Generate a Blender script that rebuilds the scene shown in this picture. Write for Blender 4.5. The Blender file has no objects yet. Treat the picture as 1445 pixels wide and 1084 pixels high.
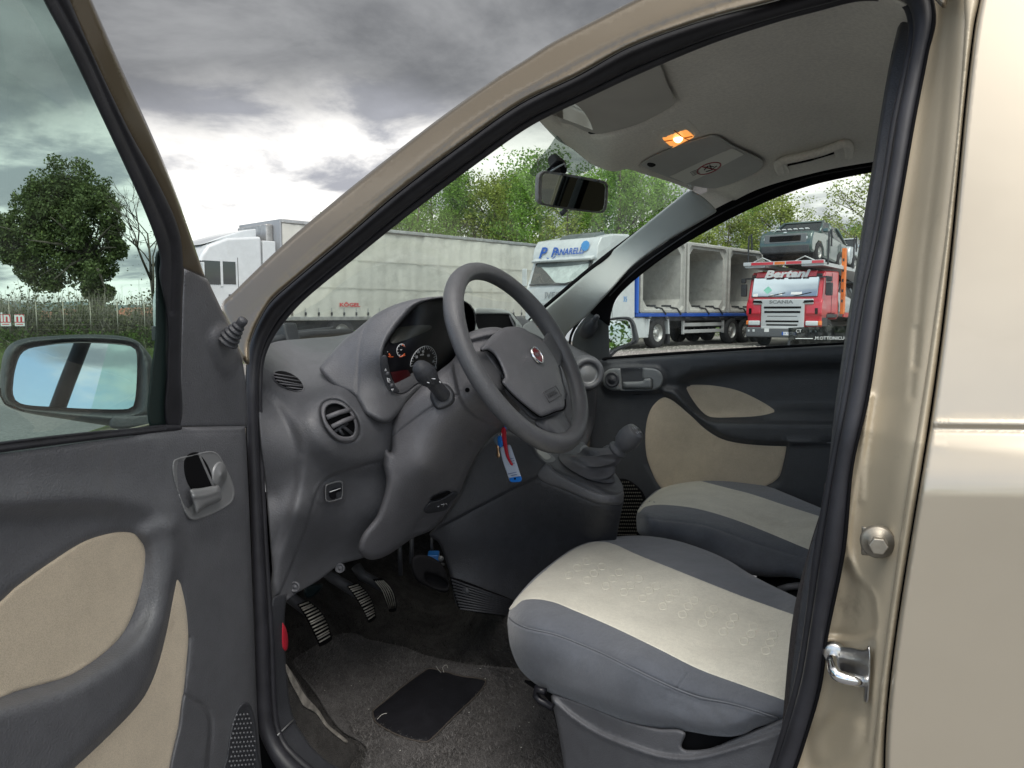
import bpy, bmesh, math, random
import numpy as np
from mathutils import Vector, Matrix, geometry
random.seed(7)
sc = bpy.context.scene
COL = sc.collection
R = math.radians
# ---------------------------------------------------------------- camera
CX, CY, FP = 722.5, 542.0, 1086.0
CAM = np.array([0, 0, 1.15])
PITCH, YAW = R(5.3), R(29)
FW = np.array([-math.sin(YAW)*math.cos(PITCH), math.cos(YAW)*math.cos(PITCH), -math.sin(PITCH)])
RT = np.array([math.cos(YAW), math.sin(YAW), 0])
UP = np.cross(RT, FW)
cd = bpy.data.cameras.new('camera'); cam = bpy.data.objects.new('camera', cd); COL.objects.link(cam)
cd.sensor_width = 36; cd.lens = 36*FP/1445; cd.clip_start = .02; cd.clip_end = 4000
cam.location = CAM
cam.matrix_world = Matrix(((RT[0], UP[0], -FW[0], CAM[0]), (RT[1], UP[1], -FW[1], CAM[1]), (RT[2], UP[2], -FW[2], CAM[2]), (0, 0, 0, 1)))
sc.camera = cam
# ---------------------------------------------------------------- view, sun, sky
sc.view_settings.view_transform = 'Standard'; sc.view_settings.look = 'None'
sc.view_settings.gamma = 1; sc.view_settings.use_curve_mapping = False
sc.view_settings.exposure = 1.22
sc.cycles.max_bounces = 10; sc.cycles.diffuse_bounces = 5; sc.cycles.transparent_max_bounces = 24
sc.cycles.use_denoising = True
SUN_EL, SUN_DIR = 60, Vector((0.75, -1.0, 0))          # veiled sun behind the photographer's right shoulder
sd = bpy.data.lights.new('sun', 'SUN'); sun = bpy.data.objects.new('sun', sd); COL.objects.link(sun)
sd.energy = 1.1; sd.angle = R(30); sd.color = (1, .96, .9)
sv = SUN_DIR.normalized()*math.cos(R(SUN_EL)) + Vector((0, 0, math.sin(R(SUN_EL))))
sun.rotation_euler = sv.to_track_quat('Z', 'Y').to_euler()
world = bpy.data.worlds.new('World'); sc.world = world; world.use_nodes = True

class NT:
    """small node-tree helper"""
    def __init__(s, nt): s.nt = nt
    def n(s, typ, ins=None, **kw):
        nd = s.nt.nodes.new(typ)
        for k, v in kw.items(): setattr(nd, k, v)
        for k, v in (ins or {}).items():
            sock = nd.inputs[k]
            if hasattr(v, 'is_linked') or isinstance(v, bpy.types.NodeSocket): s.nt.links.new(v, sock)
            else: sock.default_value = v
        return nd
    def math(s, op, a, b=0.0, c=None, clamp=False):
        d = {0: a, 1: b}
        if c is not None: d[2] = c
        return s.n('ShaderNodeMath', d, operation=op, use_clamp=clamp).outputs[0]
    def mapr(s, v, a, b, c=0.0, d=1.0, smooth=True):
        return s.n('ShaderNodeMapRange', {0: v, 1: a, 2: b, 3: c, 4: d}, interpolation_type='SMOOTHSTEP' if smooth else 'LINEAR').outputs[0]
    def mix(s, f, a, b, blend='MIX'):
        m = s.n('ShaderNodeMix', data_type='RGBA', blend_type=blend)
        for sock, v in ((m.inputs[0], f), (m.inputs[6], a), (m.inputs[7], b)):
            if isinstance(v, bpy.types.NodeSocket): s.nt.links.new(v, sock)
            else: sock.default_value = v if not isinstance(v, tuple) else (*v[:3], 1)
        return m.outputs[2]
    def noise(s, vec, scale, detail=4, rough=.5, dist=0.0):
        return s.n('ShaderNodeTexNoise', {'Vector': vec, 'Scale': scale, 'Detail': detail, 'Roughness': rough, 'Distortion': dist}).outputs[0]

def build_world():
    nt = world.node_tree; nt.nodes.clear(); T = NT(nt)
    out = nt.nodes.new('ShaderNodeOutputWorld')
    sky = T.n('ShaderNodeTexSky', sky_type='NISHITA', sun_disc=False, sun_elevation=R(SUN_EL), sun_rotation=math.atan2(SUN_DIR.x, SUN_DIR.y))
    g = T.n('ShaderNodeTexCoord').outputs['Generated']
    sp = T.n('ShaderNodeSeparateXYZ', {0: g})
    X, Y, Z = sp.outputs
    zz = T.math('MAXIMUM', Z, 0.0)
    den = T.math('ADD', zz, .20)
    pv = T.n('ShaderNodeCombineXYZ', {0: T.math('DIVIDE', X, den), 1: T.math('DIVIDE', Y, den), 2: T.math('MULTIPLY', zz, 1.2)}).outputs[0]
    pv2 = T.n('ShaderNodeVectorMath', {0: pv, 1: (3.1, 1.7, 5.2)}, operation='ADD').outputs[0]
    n1 = T.noise(pv, .75, 8, .55, .35)
    n2 = T.noise(pv2, 2.0, 8, .58, .3)
    n3 = T.noise(pv2, .5, 4, .5, .1)
    front = T.math('ADD', T.math('MULTIPLY', X, -.42), T.math('MULTIPLY', Y, .91))      # towards the dark front
    front = T.math('ADD', front, T.math('MULTIPLY', T.math('SUBTRACT', n1, .5), 1.1))
    # the dark cloud deck: over the car and on to the front above ~12 degrees
    e = T.math('ADD', Z, T.math('MULTIPLY', T.math('SUBTRACT', n1, .5), .30))
    e = T.math('ADD', e, T.math('MULTIPLY', T.math('SUBTRACT', n2, .5), .16))
    deck = T.mapr(e, .165, .30)
    deck = T.math('MULTIPLY', deck, T.mapr(front, -.1, .45))
    deckcol = T.mix(T.mapr(n2, .30, .70), (.066, .069, .075), (.165, .168, .173))
    bf = T.mapr(n2, .40, .62)
    bright = T.mix(T.mapr(front, .0, .5), T.mix(bf, (.32, .325, .345), (.88, .86, .83)), T.mix(bf, (.20, .205, .225), (.62, .605, .58)))
    cloud = T.mix(deck, bright, deckcol)
    # blue gaps open behind the photographer
    cover = T.mapr(n1, .50, .57)
    cover = T.math('MAXIMUM', cover, T.mapr(front, .15, .45))
    cover = T.math('MAXIMUM', cover, T.mapr(T.math('ADD', Z, T.math('MULTIPLY', T.math('SUBTRACT', n2, .5), .5)), .40, .60))   # a veil of cloud overhead hides the sun
    bg1 = T.n('ShaderNodeBackground', {'Color': sky.outputs[0], 'Strength': .10}).outputs[0]
    bg2 = T.n('ShaderNodeBackground', {'Color': cloud, 'Strength': 1.0}).outputs[0]
    m = T.n('ShaderNodeMixShader', {0: cover, 1: bg1, 2: bg2}).outputs[0]
    nt.links.new(m, out.inputs[0])
build_world()

# ---------------------------------------------------------------- picture <-> place
def rays(px, py):
    px = np.asarray(px, float); py = np.asarray(py, float)
    u = (px-CX)/FP; v = (CY-py)/FP
    return FW + u[..., None]*RT + v[..., None]*UP
def at(px, py, ax, val):
    d = rays(px, py); i = 'XYZ'.index(ax)
    return CAM + d*((val-CAM[i])/d[..., i])[..., None]
def P(px, py, Y): return at(px, py, 'Y', Y)
def ground(px, py): return Vector(at(px, py, 'Z', 0.0))
CR = {'C1': (0, 0, .4058), 'C2': (0, 400, .3137), 'C3': (0, 720, .3599), 'C4': (360, 380, .2582), 'W': (560, 340, .3322), 'C6': (360, 620, .2907),
      'D1': (380, 780, .346), 'D2': (700, 640, .4094), 'D3': (740, 60, .3875), 'D4': (860, 220, .2768), 'D5': (560, 200, .2766), 'D6': (820, 480, .2907),
      'D7': (1100, 560, .4832), 'D8': (1100, 0, .5165), 'E1': (600, 360, .18453), 'E2': (600, 520, .22145), 'E3': (520, 430, .12912), 'E4': (740, 300, .18456), 'E5': (1040, 300, .1845)}
def T(crop, *pts):
    """tracing coordinates of one enlarged detail -> picture coordinates"""
    x0, y0, s = CR[crop]
    return [(x0+s*x, y0+s*y) for x, y in pts]
def cr(pts, closed=True, seg=8):
    """Catmull-Rom curve; a repeated point is a corner"""
    pts = [np.array(p, float) for p in pts]; n = len(pts); out = []
    rng = range(n) if closed else range(n-1)
    for i in rng:
        p1, p2 = pts[i], pts[(i+1) % n]
        if np.allclose(p1, p2): continue
        p0 = pts[(i-1) % n] if (closed or i > 0) else p1
        p3 = pts[(i+2) % n] if (closed or i < n-2) else p2
        if np.allclose(p0, p1): p0 = p1-(p2-p1)*.3
        if np.allclose(p3, p2): p3 = p2+(p2-p1)*.3
        L = np.linalg.norm(p2-p1)
        m1 = (p2-p0); m2 = (p3-p1)
        m1 = m1/max(np.linalg.norm(m1), 1e-9)*L*.95; m2 = m2/max(np.linalg.norm(m2), 1e-9)*L*.95
        for k in range(seg):
            t = k/seg; t2 = t*t; t3 = t2*t
            out.append((2*t3-3*t2+1)*p1+(t3-2*t2+t)*m1+(-2*t3+3*t2)*p2+(t3-t2)*m2)
    if not closed: out.append(pts[-1])
    return np.array(out)
def resample(pl, step, closed=True):
    if closed: pl = np.vstack([pl, pl[:1]])
    seg = np.linalg.norm(np.diff(pl, axis=0), axis=1); L = np.concatenate([[0], np.cumsum(seg)])
    n = max(3, int(L[-1]/step)); t = np.linspace(0, L[-1], n+1)
    if closed: t = t[:-1]
    return np.stack([np.interp(t, L, pl[:, k]) for k in range(pl.shape[1])], 1)
def dist_poly(pts, pl, closed=True):
    """distance to a polyline; with closed, signed (+ inside)"""
    pts = np.asarray(pts, float)
    a = pl; b = np.roll(pl, -1, 0)
    if not closed: a = pl[:-1]; b = pl[1:]
    best = np.full(len(pts), 1e18); ins = np.zeros(len(pts), bool)
    for (ax, ay), (bx, by) in zip(a, b):
        dx, dy = bx-ax, by-ay; l2 = dx*dx+dy*dy+1e-12
        t = np.clip(((pts[:, 0]-ax)*dx+(pts[:, 1]-ay)*dy)/l2, 0, 1)
        d = (pts[:, 0]-ax-t*dx)**2+(pts[:, 1]-ay-t*dy)**2
        best = np.minimum(best, d)
        if closed:
            c = (ay > pts[:, 1]) != (by > pts[:, 1])
            ins ^= c & (pts[:, 0] < dx*(pts[:, 1]-ay)/(dy if dy else 1e-12)+ax)
    best = np.sqrt(best)
    return np.where(ins, best, -best) if closed else best
def sm(x):
    x = np.clip(x, 0, 1); return x*x*(3-2*x)
# base surfaces: px,py -> ray parameter
def plane(o, n):
    o = np.array(o, float); n = np.array(n, float)
    def f(px, py): return ((o-CAM)@n)/(rays(px, py)@n)
    return f
def tps(anch):
    """smooth surface through known points of the place: (px, py, Y) or (px, py, axis, value)"""
    A = []; w = []
    for a in anch:
        if len(a) == 3: a = (a[0], a[1], 'Y', a[2])
        d = rays(a[0], a[1]); i = 'XYZ'.index(a[2])
        A.append((a[0]/1000, a[1]/1000)); w.append(d[i]/(a[3]-CAM[i]))
    A = np.array(A); w = np.array(w); n = len(A)
    def K(r): return np.where(r > 1e-9, r*r*np.log(r+1e-12), 0)
    M = np.zeros((n+3, n+3)); M[:n, :n] = K(np.linalg.norm(A[:, None]-A[None], axis=2))+np.eye(n)*1e-5
    M[:n, n] = 1; M[:n, n+1:] = A; M[n, :n] = 1; M[n+1:, :n] = A.T
    c = np.linalg.lstsq(M, np.concatenate([w, [0, 0, 0]]), rcond=None)[0]
    def f(px, py):
        q = np.stack([np.asarray(px, float), np.asarray(py, float)], -1)/1000
        r = np.linalg.norm(q[..., None, :]-A, axis=-1)
        return 1/(K(r)@c[:n]+c[n]+q@c[n+1:])
    return f
def body(off=0.0, knee=1.03, y0=.80, lean=.30):
    a = plane((0, y0+off, 0), (0, 1, 0)); b = plane((0, y0+off, knee), (0, 1, -lean))
    def f(px, py):
        ta, tb = a(px, py), b(px, py)
        z = CAM[2]+rays(px, py)[..., 2]*ta
        return np.where(z < knee, ta, tb)
    return f
# ---------------------------------------------------------------- objects
def mk(name, verts, faces, mat=None, parent=None, smooth=True, kind=None):
    me = bpy.data.meshes.new(name)
    me.from_pydata([tuple(map(float, v)) for v in verts], [], [tuple(map(int, f)) for f in faces]); me.validate(); me.update()
    if smooth: me.shade_smooth()
    if mat: me.materials.append(mat)
    o = bpy.data.objects.new(name, me); COL.objects.link(o)
    if parent is not None: adopt(o, parent)
    if kind: o['kind'] = kind
    return o
def wloc(o):
    v = Vector((0, 0, 0))
    m = Matrix.Identity(4)
    while o is not None:
        m = o.matrix_parent_inverse @ Matrix.LocRotScale(o.location, o.rotation_euler, o.scale) @ m if o.parent else Matrix.LocRotScale(o.location, o.rotation_euler, o.scale) @ m
        o = o.parent
    return m
def adopt(o, parent):
    o.parent = parent; o.matrix_parent_inverse = wloc(parent).inverted()
def thing(name, loc, label, cat, group=None, rz=0):
    o = bpy.data.objects.new(name, None); COL.objects.link(o); o.empty_display_size = .1
    o.location = loc; o.rotation_euler = (0, 0, rz)
    return tag(o, label, cat, group)
def tag(o, label, cat, group=None):
    o['label'] = label; o['category'] = cat
    if group: o['group'] = group
    return o
def part(name, parent, label=None):
    o = bpy.data.objects.new(name, None); COL.objects.link(o); o.empty_display_size = .05; adopt(o, parent)
    if label: o['label'] = label
    return o
def skin(name, out, base, mat, parent=None, feats=(), step=7, roll=(8, .012), holes=(), h0=0, thick=0, seg=8, straight=False, fine=None, rings=()):
    """a moulded panel: outline + real surface 'base' (+ relief feats, metres towards the viewer), rolled edges"""
    pl = np.array(out, float) if straight else cr(out, True, seg)
    fine = fine or step*.5
    pl = resample(pl, fine)
    hl = [resample(cr(h, True, seg), fine) for h in holes]
    loops = [pl]+hl
    def sdf(q):
        d = dist_poly(q, pl)
        for h in hl: d = np.minimum(d, -dist_poly(q, h))
        return d
    x0, y0 = pl.min(0); x1, y1 = pl.max(0)
    gx, gy = np.meshgrid(np.arange(x0, x1, step), np.arange(y0, y1, step))
    gx = gx+(np.arange(gx.shape[0]) % 2)[:, None]*step*.5
    pts = [np.stack([gx.ravel(), gy.ravel()], 1)]
    rw, rd = roll
    for lp in loops:
        tn = np.roll(lp, -1, 0)-np.roll(lp, 1, 0); nn = np.stack([tn[:, 1], -tn[:, 0]], 1)
        nn /= np.linalg.norm(nn, axis=1)[:, None]+1e-9
        for k in (.12, .35, .7, 1.1)+tuple(rings):
            for sg in (1, -1):
                q = lp+nn*rw*k*sg; dd = sdf(q)
                pts.append(q[dd > rw*k*.93])
    ff = []
    for f in feats:
        if f[0] == 'm':
            c = cr(f[1], True, 6); ff.append(('m', c, f[2], f[3])); rr = resample(c, max(step*.6, f[2]*.4)); offs = (-.5, -.25, 0, .25, .5)
            w = f[2]; cl = True
        elif f[0] == 'g':
            c = cr(f[1], False, 6) if len(f[1]) > 2 else np.array(f[1], float); ff.append(('g', c, f[2], f[3])); rr = resample(c, max(step*.6, 1.5), False); offs = (-1.6, -.8, 0, .8, 1.6); w = f[2]
        else: ff.append(f); continue
        tn = np.gradient(rr, axis=0); nn = np.stack([tn[:, 1], -tn[:, 0]], 1); nn /= np.linalg.norm(nn, axis=1)[:, None]+1e-9
        if w < step*2.2:
            for k in offs: pts.append(rr+nn*w*k)
    q = np.vstack(pts); q = q[sdf(q) > max(.25, fine*.3)]
    key = np.round(q/(min(step, 3)*.33)).astype(int); _, idx = np.unique(key, axis=0, return_index=True); q = q[idx]
    nb = [len(l) for l in loops]; V = np.vstack(loops+[q])
    E = []; s = 0
    for n in nb:
        E += [(s+i, s+(i+1) % n) for i in range(n)]; s += n
    vo, _, fo, _, _, _ = geometry.delaunay_2d_cdt([Vector(v) for v in V], E, [], 0, 1e-5)
    V2 = np.array([tuple(v) for v in vo]); F = np.array([f for f in fo if len(f) == 3])
    cen = V2[F].mean(1); keep = sdf(cen) > 0; F = F[keep]
    d = sdf(V2); h = np.full(len(V2), float(h0))
    s = np.clip(d/rw, 0, 1) if rw > 0 else np.ones(len(V2))
    h -= rd*(1-np.sqrt(np.clip(1-(1-s)**2, 0, 1)))
    for f in ff:
        if f[0] == 'm': h += f[3]*sm(dist_poly(V2, f[1])/f[2]+.5)
        elif f[0] == 'g': h -= f[3]*np.exp(-(dist_poly(V2, f[1], False)/f[2])**2)
        elif f[0] == 'f': h += f[1](V2[:, 0], V2[:, 1])
    dr = rays(V2[:, 0], V2[:, 1]); t = base(V2[:, 0], V2[:, 1])-h/np.linalg.norm(dr, axis=1)
    W3 = CAM+dr*t[:, None]
    # winding towards the camera
    a, b, c = V2[F[:, 0]], V2[F[:, 1]], V2[F[:, 2]]
    cr_ = (b[:, 0]-a[:, 0])*(c[:, 1]-a[:, 1])-(b[:, 1]-a[:, 1])*(c[:, 0]-a[:, 0])
    F[cr_ > 0] = F[cr_ > 0][:, ::-1]
    used = np.unique(F); mp = -np.ones(len(V2), int); mp[used] = np.arange(len(used))
    o = mk(name, W3[used], mp[F], mat, parent)
    if thick:
        m = o.modifiers.new('s', 'SOLIDIFY'); m.thickness = thick; m.offset = -1
    return o
def tube(name, pts, r, mat, parent=None, seg=10, closed=False, raw=False, caps=True, flat=None):
    """swept tube; r number or list; flat=(vector, factor) squashes the section along a vector"""
    pts = np.array([tuple(p) for p in pts], float); n = len(pts)
    r = np.full(n, r, float) if np.isscalar(r) else np.array(r, float)
    tn = (np.roll(pts, -1, 0)-np.roll(pts, 1, 0)) if closed else np.gradient(pts, axis=0)
    tn /= np.linalg.norm(tn, axis=1)[:, None]+1e-12
    a = np.array([0, 0, 1.]) if abs(tn[0][2]) < .9 else np.array([1., 0, 0])
    u = a-(a@tn[0])*tn[0]; u /= np.linalg.norm(u); V = []; 
    for i in range(n):
        u = u-(u@tn[i])*tn[i]; u /= np.linalg.norm(u)+1e-12; w = np.cross(tn[i], u)
        for k in range(seg):
            th = 2*math.pi*k/seg; o = r[i]*(math.cos(th)*u+math.sin(th)*w)
            if flat is not None:
                fv = np.array(flat[0]); o = o-(1-flat[1])*(o@fv)*fv
            V.append(pts[i]+o)
    F = []
    for i in range(n if closed else n-1):
        for k in range(seg):
            a_, b_ = i*seg+k, i*seg+(k+1) % seg; c_, d_ = ((i+1) % n)*seg+(k+1) % seg, ((i+1) % n)*seg+k
            F.append((a_, b_, c_, d_))
    if not closed and caps: F += [tuple(range(seg))[::-1], tuple((n-1)*seg+k for k in range(seg))]
    if raw: return V, F
    return mk(name, V, F, mat, parent)
def frame(o, n, up=(0, 0, 1)):
    """4x4 with +Z along n, +Y towards up"""
    z = Vector(n).normalized(); x = Vector(up).cross(z).normalized(); y = z.cross(x)
    m = Matrix((x, y, z)).transposed().to_4x4(); m.translation = Vector(o); return m
I4 = Matrix.Identity(4)
class MB:
    """mesh builder collecting simple solids"""
    def __init__(s): s.v = []; s.f = []
    def add(s, V, F, m=I4):
        b = len(s.v); s.v += [tuple(m @ Vector(v)) for v in V]; s.f += [tuple(b+i for i in f) for f in F]; return s
    def box(s, x0, x1, y0, y1, z0, z1, m=I4):
        V = [(x, y, z) for z in (z0, z1) for y in (y0, y1) for x in (x0, x1)]
        return s.add(V, [(0, 2, 3, 1), (4, 5, 7, 6), (0, 1, 5, 4), (2, 6, 7, 3), (0, 4, 6, 2), (1, 3, 7, 5)], m)
    def lathe(s, prof, m=I4, seg=24, a0=0, a1=2*math.pi, sx=1, sy=1):
        full = abs(a1-a0-2*math.pi) < 1e-6; n = seg if full else seg+1; V = []
        for r, z in prof:
            for k in range(n):
                th = a0+(a1-a0)*k/seg; V.append((r*math.cos(th)*sx, r*math.sin(th)*sy, z))
        F = []
        for i in range(len(prof)-1):
            for k in range(seg):
                a, b = i*n+k, i*n+(k+1) % n; F.append((a, b, b+n, a+n))
        return s.add(V, F, m)
    def tube(s, pts, r, seg=8, closed=False, m=I4):
        V, F = tube('', pts, r, None, seg=seg, closed=closed, raw=True); return s.add(V, F, m)
    def prism(s, poly, z0, z1, m=I4):
        n = len(poly); V = [(x, y, z0) for x, y in poly]+[(x, y, z1) for x, y in poly]
        return s.add(V, [tuple(range(n))[::-1], tuple(range(n, 2*n))]+[(i, (i+1) % n, (i+1) % n+n, i+n) for i in range(n)], m)
    def build(s, name, mat, parent=None, smooth=False, bevel=0, segs=2, local=False, kind=None):
        me_o = mk(name, s.v, s.f, mat, None, smooth, kind)
        if parent is not None:
            if local: me_o.parent = parent
            else: adopt(me_o, parent)
        if bevel:
            b = me_o.modifiers.new('b', 'BEVEL'); b.width = bevel; b.segments = segs; b.limit_method = 'ANGLE'; b.angle_limit = R(35)
            me_o.data.shade_smooth(); 
            w = me_o.modifiers.new('w', 'WEIGHTED_NORMAL'); w.keep_sharp = True
        return me_o
def copy_tree(o, parent=None):
    c = o.copy(); COL.objects.link(c)
    if parent is not None: c.parent = parent
    for ch in o.children: copy_tree(ch, c)
    return c
def text(name, s, m, size, mat, parent=None, local=False, shear=0, align='CENTER', ext=.001, sx=1, bold=0):
    cu = bpy.data.curves.new(name, 'FONT'); cu.body = s; cu.size = size; cu.extrude = ext; cu.shear = shear; cu.align_x = align; cu.align_y = 'CENTER'; cu.offset = bold; cu.resolution_u = 2
    t = bpy.data.objects.new(name, cu); COL.objects.link(t); bpy.context.view_layer.update()
    me = bpy.data.meshes.new_from_object(t.evaluated_get(bpy.context.evaluated_depsgraph_get()))
    bpy.data.objects.remove(t); bpy.data.curves.remove(cu)
    me.materials.clear(); me.materials.append(mat)
    me.transform(m @ Matrix.Diagonal((sx, 1, 1, 1)))
    o = bpy.data.objects.new(name, me); COL.objects.link(o)
    if parent is not None:
        if local: o.parent = parent
        else: adopt(o, parent)
    return o
# ---------------------------------------------------------------- materials
MATS = {}
def mat(name, col, rough=.6, metal=0, bump=None, var=None, coat=0, sheen=0, spec=.5, emit=0, coatr=.05, weave=None, rvar=0, dirt=None):
    if name in MATS: return MATS[name]
    m = bpy.data.materials.new(name); m.use_nodes = True; MATS[name] = m
    nt = m.node_tree; N = NT(nt); b = nt.nodes['Principled BSDF']
    b.inputs['Base Color'].default_value = (*col, 1); b.inputs['Roughness'].default_value = rough; b.inputs['Metallic'].default_value = metal
    b.inputs['Coat Weight'].default_value = coat; b.inputs['Coat Roughness'].default_value = coatr
    b.inputs['Sheen Weight'].default_value = sheen; b.inputs['Specular IOR Level'].default_value = spec
    if emit: b.inputs['Emission Color'].default_value = (*col, 1); b.inputs['Emission Strength'].default_value = emit
    oc = N.n('ShaderNodeTexCoord').outputs['Object']
    c = None
    if var:
        c = (*col, 1)
        for sc_, am in var:
            nz = N.noise(oc, sc_, 5, .6)
            k = N.mapr(nz, .3, .7, 1-am, 1+am)
            cc = N.n('ShaderNodeCombineColor', {0: k, 1: k, 2: k}).outputs[0]
            c = N.mix(1.0, c, cc, 'MULTIPLY')
    if dirt:
        nz = N.noise(oc, dirt[1], 6, .65, .4)
        c = N.mix(N.math('MULTIPLY', N.mapr(nz, dirt[3], dirt[3]+.15), dirt[2]), c if c is not None else (*col, 1), dirt[0])
    if weave:
        sw, am, sl = weave
        rot = N.n('ShaderNodeMapping', {0: oc, 2: (sl, sl*.7, sl), 3: (sw, sw, sw)}).outputs[0]
        vr = N.n('ShaderNodeTexVoronoi', {'Vector': rot, 'Scale': 1.0}).outputs[0]
        k = N.mapr(vr, .1, .8, 1+am, 1-am)
        c = N.mix(1.0, c if c is not None else (*col, 1), N.n('ShaderNodeCombineColor', {0: k, 1: k, 2: k}).outputs[0], 'MULTIPLY')
        bp = N.n('ShaderNodeBump', {'Height': vr, 'Strength': .5, 'Distance': .0006}); nt.links.new(bp.outputs[0], b.inputs['Normal'])
    if c is not None: nt.links.new(c, b.inputs['Base Color'])
    if rvar:
        nt.links.new(N.mapr(N.noise(oc, 6, 5, .6), .3, .7, rough-rvar, rough+rvar), b.inputs['Roughness'])
    if bump:
        hh = N.noise(oc, bump[0], 3, .6)
        ins_ = {'Height': hh, 'Strength': bump[1], 'Distance': bump[2] if len(bump) > 2 else .001}
        if weave: ins_['Normal'] = bp.outputs[0]
        bp = N.n('ShaderNodeBump', ins_); nt.links.new(bp.outputs[0], b.inputs['Normal'])
    return m
def glass(name, tint=(.8, .9, .85), refl=1.0, rough=0.0):
    m = bpy.data.materials.new(name); m.use_nodes = True; nt = m.node_tree; nt.nodes.clear(); N = NT(nt)
    tr = N.n('ShaderNodeBsdfTransparent', {0: (*tint, 1)}).outputs[0]
    gl = N.n('ShaderNodeBsdfGlossy', {'Color': (1, 1, 1, 1), 'Roughness': rough}).outputs[0]
    lw = N.n('ShaderNodeLayerWeight', {0: .5}).outputs['Facing']
    p = N.math('POWER', lw, 5.0)
    f = N.math('ADD', N.math('MULTIPLY', p, .8), .045*refl)
    mx = N.n('ShaderNodeMixShader', {0: f, 1: tr, 2: gl}).outputs[0]
    oc = N.n('ShaderNodeTexCoord').outputs['Object']       # film of dust, thickened to stand for veiling reflection in the glass
    dust_veil = N.math('MULTIPLY', N.mapr(N.noise(oc, 5, 8, .7, .5), .42, .75), .14)
    mx = N.n('ShaderNodeMixShader', {0: dust_veil, 1: mx, 2: N.n('ShaderNodeBsdfDiffuse', {0: (.5, .5, .48, 1)}).outputs[0]}).outputs[0]
    out = nt.nodes.new('ShaderNodeOutputMaterial'); nt.links.new(mx, out.inputs[0])
    MATS[name] = m; return m
grain = (420, .8, .0012)
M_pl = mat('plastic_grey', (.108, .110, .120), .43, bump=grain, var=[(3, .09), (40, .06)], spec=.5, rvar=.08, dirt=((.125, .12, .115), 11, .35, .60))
M_pl2 = mat('plastic_shroud', (.130, .129, .140), .41, bump=grain, var=[(3, .08), (40, .05)], spec=.5, rvar=.08, dirt=((.14, .135, .13), 12, .3, .61))
M_dk = mat('plastic_dark', (.044, .046, .053), .48, bump=grain, var=[(3, .12), (40, .08)], spec=.45, rvar=.08, dirt=((.07, .066, .062), 13, .35, .60))
M_blk = mat('black_gloss', (.008, .008, .011), .35, spec=.3)
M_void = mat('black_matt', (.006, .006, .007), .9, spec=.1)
M_silver = mat('plastic_silver', (.25, .253, .26), .38, bump=(1200, .2, .0004), metal=.25)
M_rub = mat('rubber_seal', (.022, .022, .027), .48, bump=(500, .25, .0006), var=[(25, .2)], spec=.45)
M_paint = mat('paint_champagne', (.49, .43, .337), .34, metal=.42, coat=1.0, coatr=.03, var=[(2.5, .03)], bump=(3.2, .05, .012), rvar=.05, dirt=((.40, .33, .24), 5, .25, .60))
M_paintd = mat('paint_jamb', (.46, .39, .28), .50, metal=.15, coat=.35, coatr=.22, var=[(5, .07), (3000, .08)], bump=(30, .03, .004), dirt=((.20, .165, .12), 9, .5, .58))
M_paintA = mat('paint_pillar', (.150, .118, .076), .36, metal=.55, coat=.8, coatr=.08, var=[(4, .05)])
M_cream = mat('cloth_cream', (.58, .56, .48), .9, weave=(900, .07, .8), bump=(22, .35, .004), var=[(4, .07), (18, .05), (160, .05)], sheen=.25, dirt=((.42, .38, .30), 7, .45, .58))
M_cloth = mat('cloth_beige_door', (.53, .45, .34), .9, weave=(800, .12, .75), var=[(5, .06), (30, .05)], sheen=.2, dirt=((.33, .26, .19), 9, .4, .60))
M_grey = mat('cloth_slate', (.084, .092, .110), .88, weave=(1100, .08, .5), bump=(20, .45, .005), var=[(4, .08), (30, .07), (220, .05)], sheen=.35)
M_head = mat('headliner_felt', (.74, .72, .65), .95, bump=(700, .6, .001), var=[(3, .05), (200, .08)])
M_trimlt = mat('pillar_trim_light', (.38, .405, .40), .6, bump=grain, var=[(3, .05)])
M_carpet = mat('carpet_pile', (.048, .045, .043), .97, bump=(420, 1.0, .004), var=[(5, .22), (28, .28), (500, .45)], sheen=.03, spec=.1, dirt=((.09, .075, .06), 12, .5, .62))
M_mat = mat('mat_pile', (.095, .090, .089), .97, bump=(420, 1.0, .004), var=[(6, .15), (28, .2), (500, .45)], sheen=.04, spec=.1, dirt=((.10, .09, .08), 24, .35, .62))
M_steel = mat('steel', (.55, .55, .54), .28, metal=1, var=[(60, .1)])
M_dsteel = mat('steel_dull', (.32, .29, .24), .45, metal=.8, var=[(60, .15)])
M_chrome = mat('chrome', (.8, .8, .8), .08, metal=1)
M_mirror = mat('mirror_silver', (.44, .48, .52), .01, metal=1)
M_mirrord = mat('mirror_dim', (.20, .22, .19), .02, metal=1)
M_red = mat('signal_red', (.55, .03, .04), .4)
M_blue = mat('tag_blue', (.01, .17, .62), .4)
M_white = mat('white_print', (.78, .8, .82), .5)
M_lcd = mat('display_red', (.075, .007, .010), .35)
M_belt = mat('belt_webbing', (.035, .030, .030), .8, weave=(700, .3, .4))
M_glass = glass('glass_green', (.83, .905, .855), 1.0)
M_glassd = glass('glass_door', (.62, .80, .72), 1.3)
M_gclear = glass('lens_clear', (.9, .9, .9), 1.0)
M_frit = glass('windscreen_dots', (.30, .34, .32), .6)

def fibres(name, c1, c2):
    m = mat(name, c1, .95, spec=.1); nt = m.node_tree; N = NT(nt); b = nt.nodes['Principled BSDF']
    g = N.n('ShaderNodeNewGeometry').outputs['Random Per Island']
    nt.links.new(N.mix(g, c1, c2), b.inputs['Base Color']); return m
M_fib = fibres('fibre_grey', (.045, .042, .040), (.20, .19, .185)); M_fibd = fibres('fibre_dark', (.014, .014, .015), (.09, .085, .08))
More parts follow.
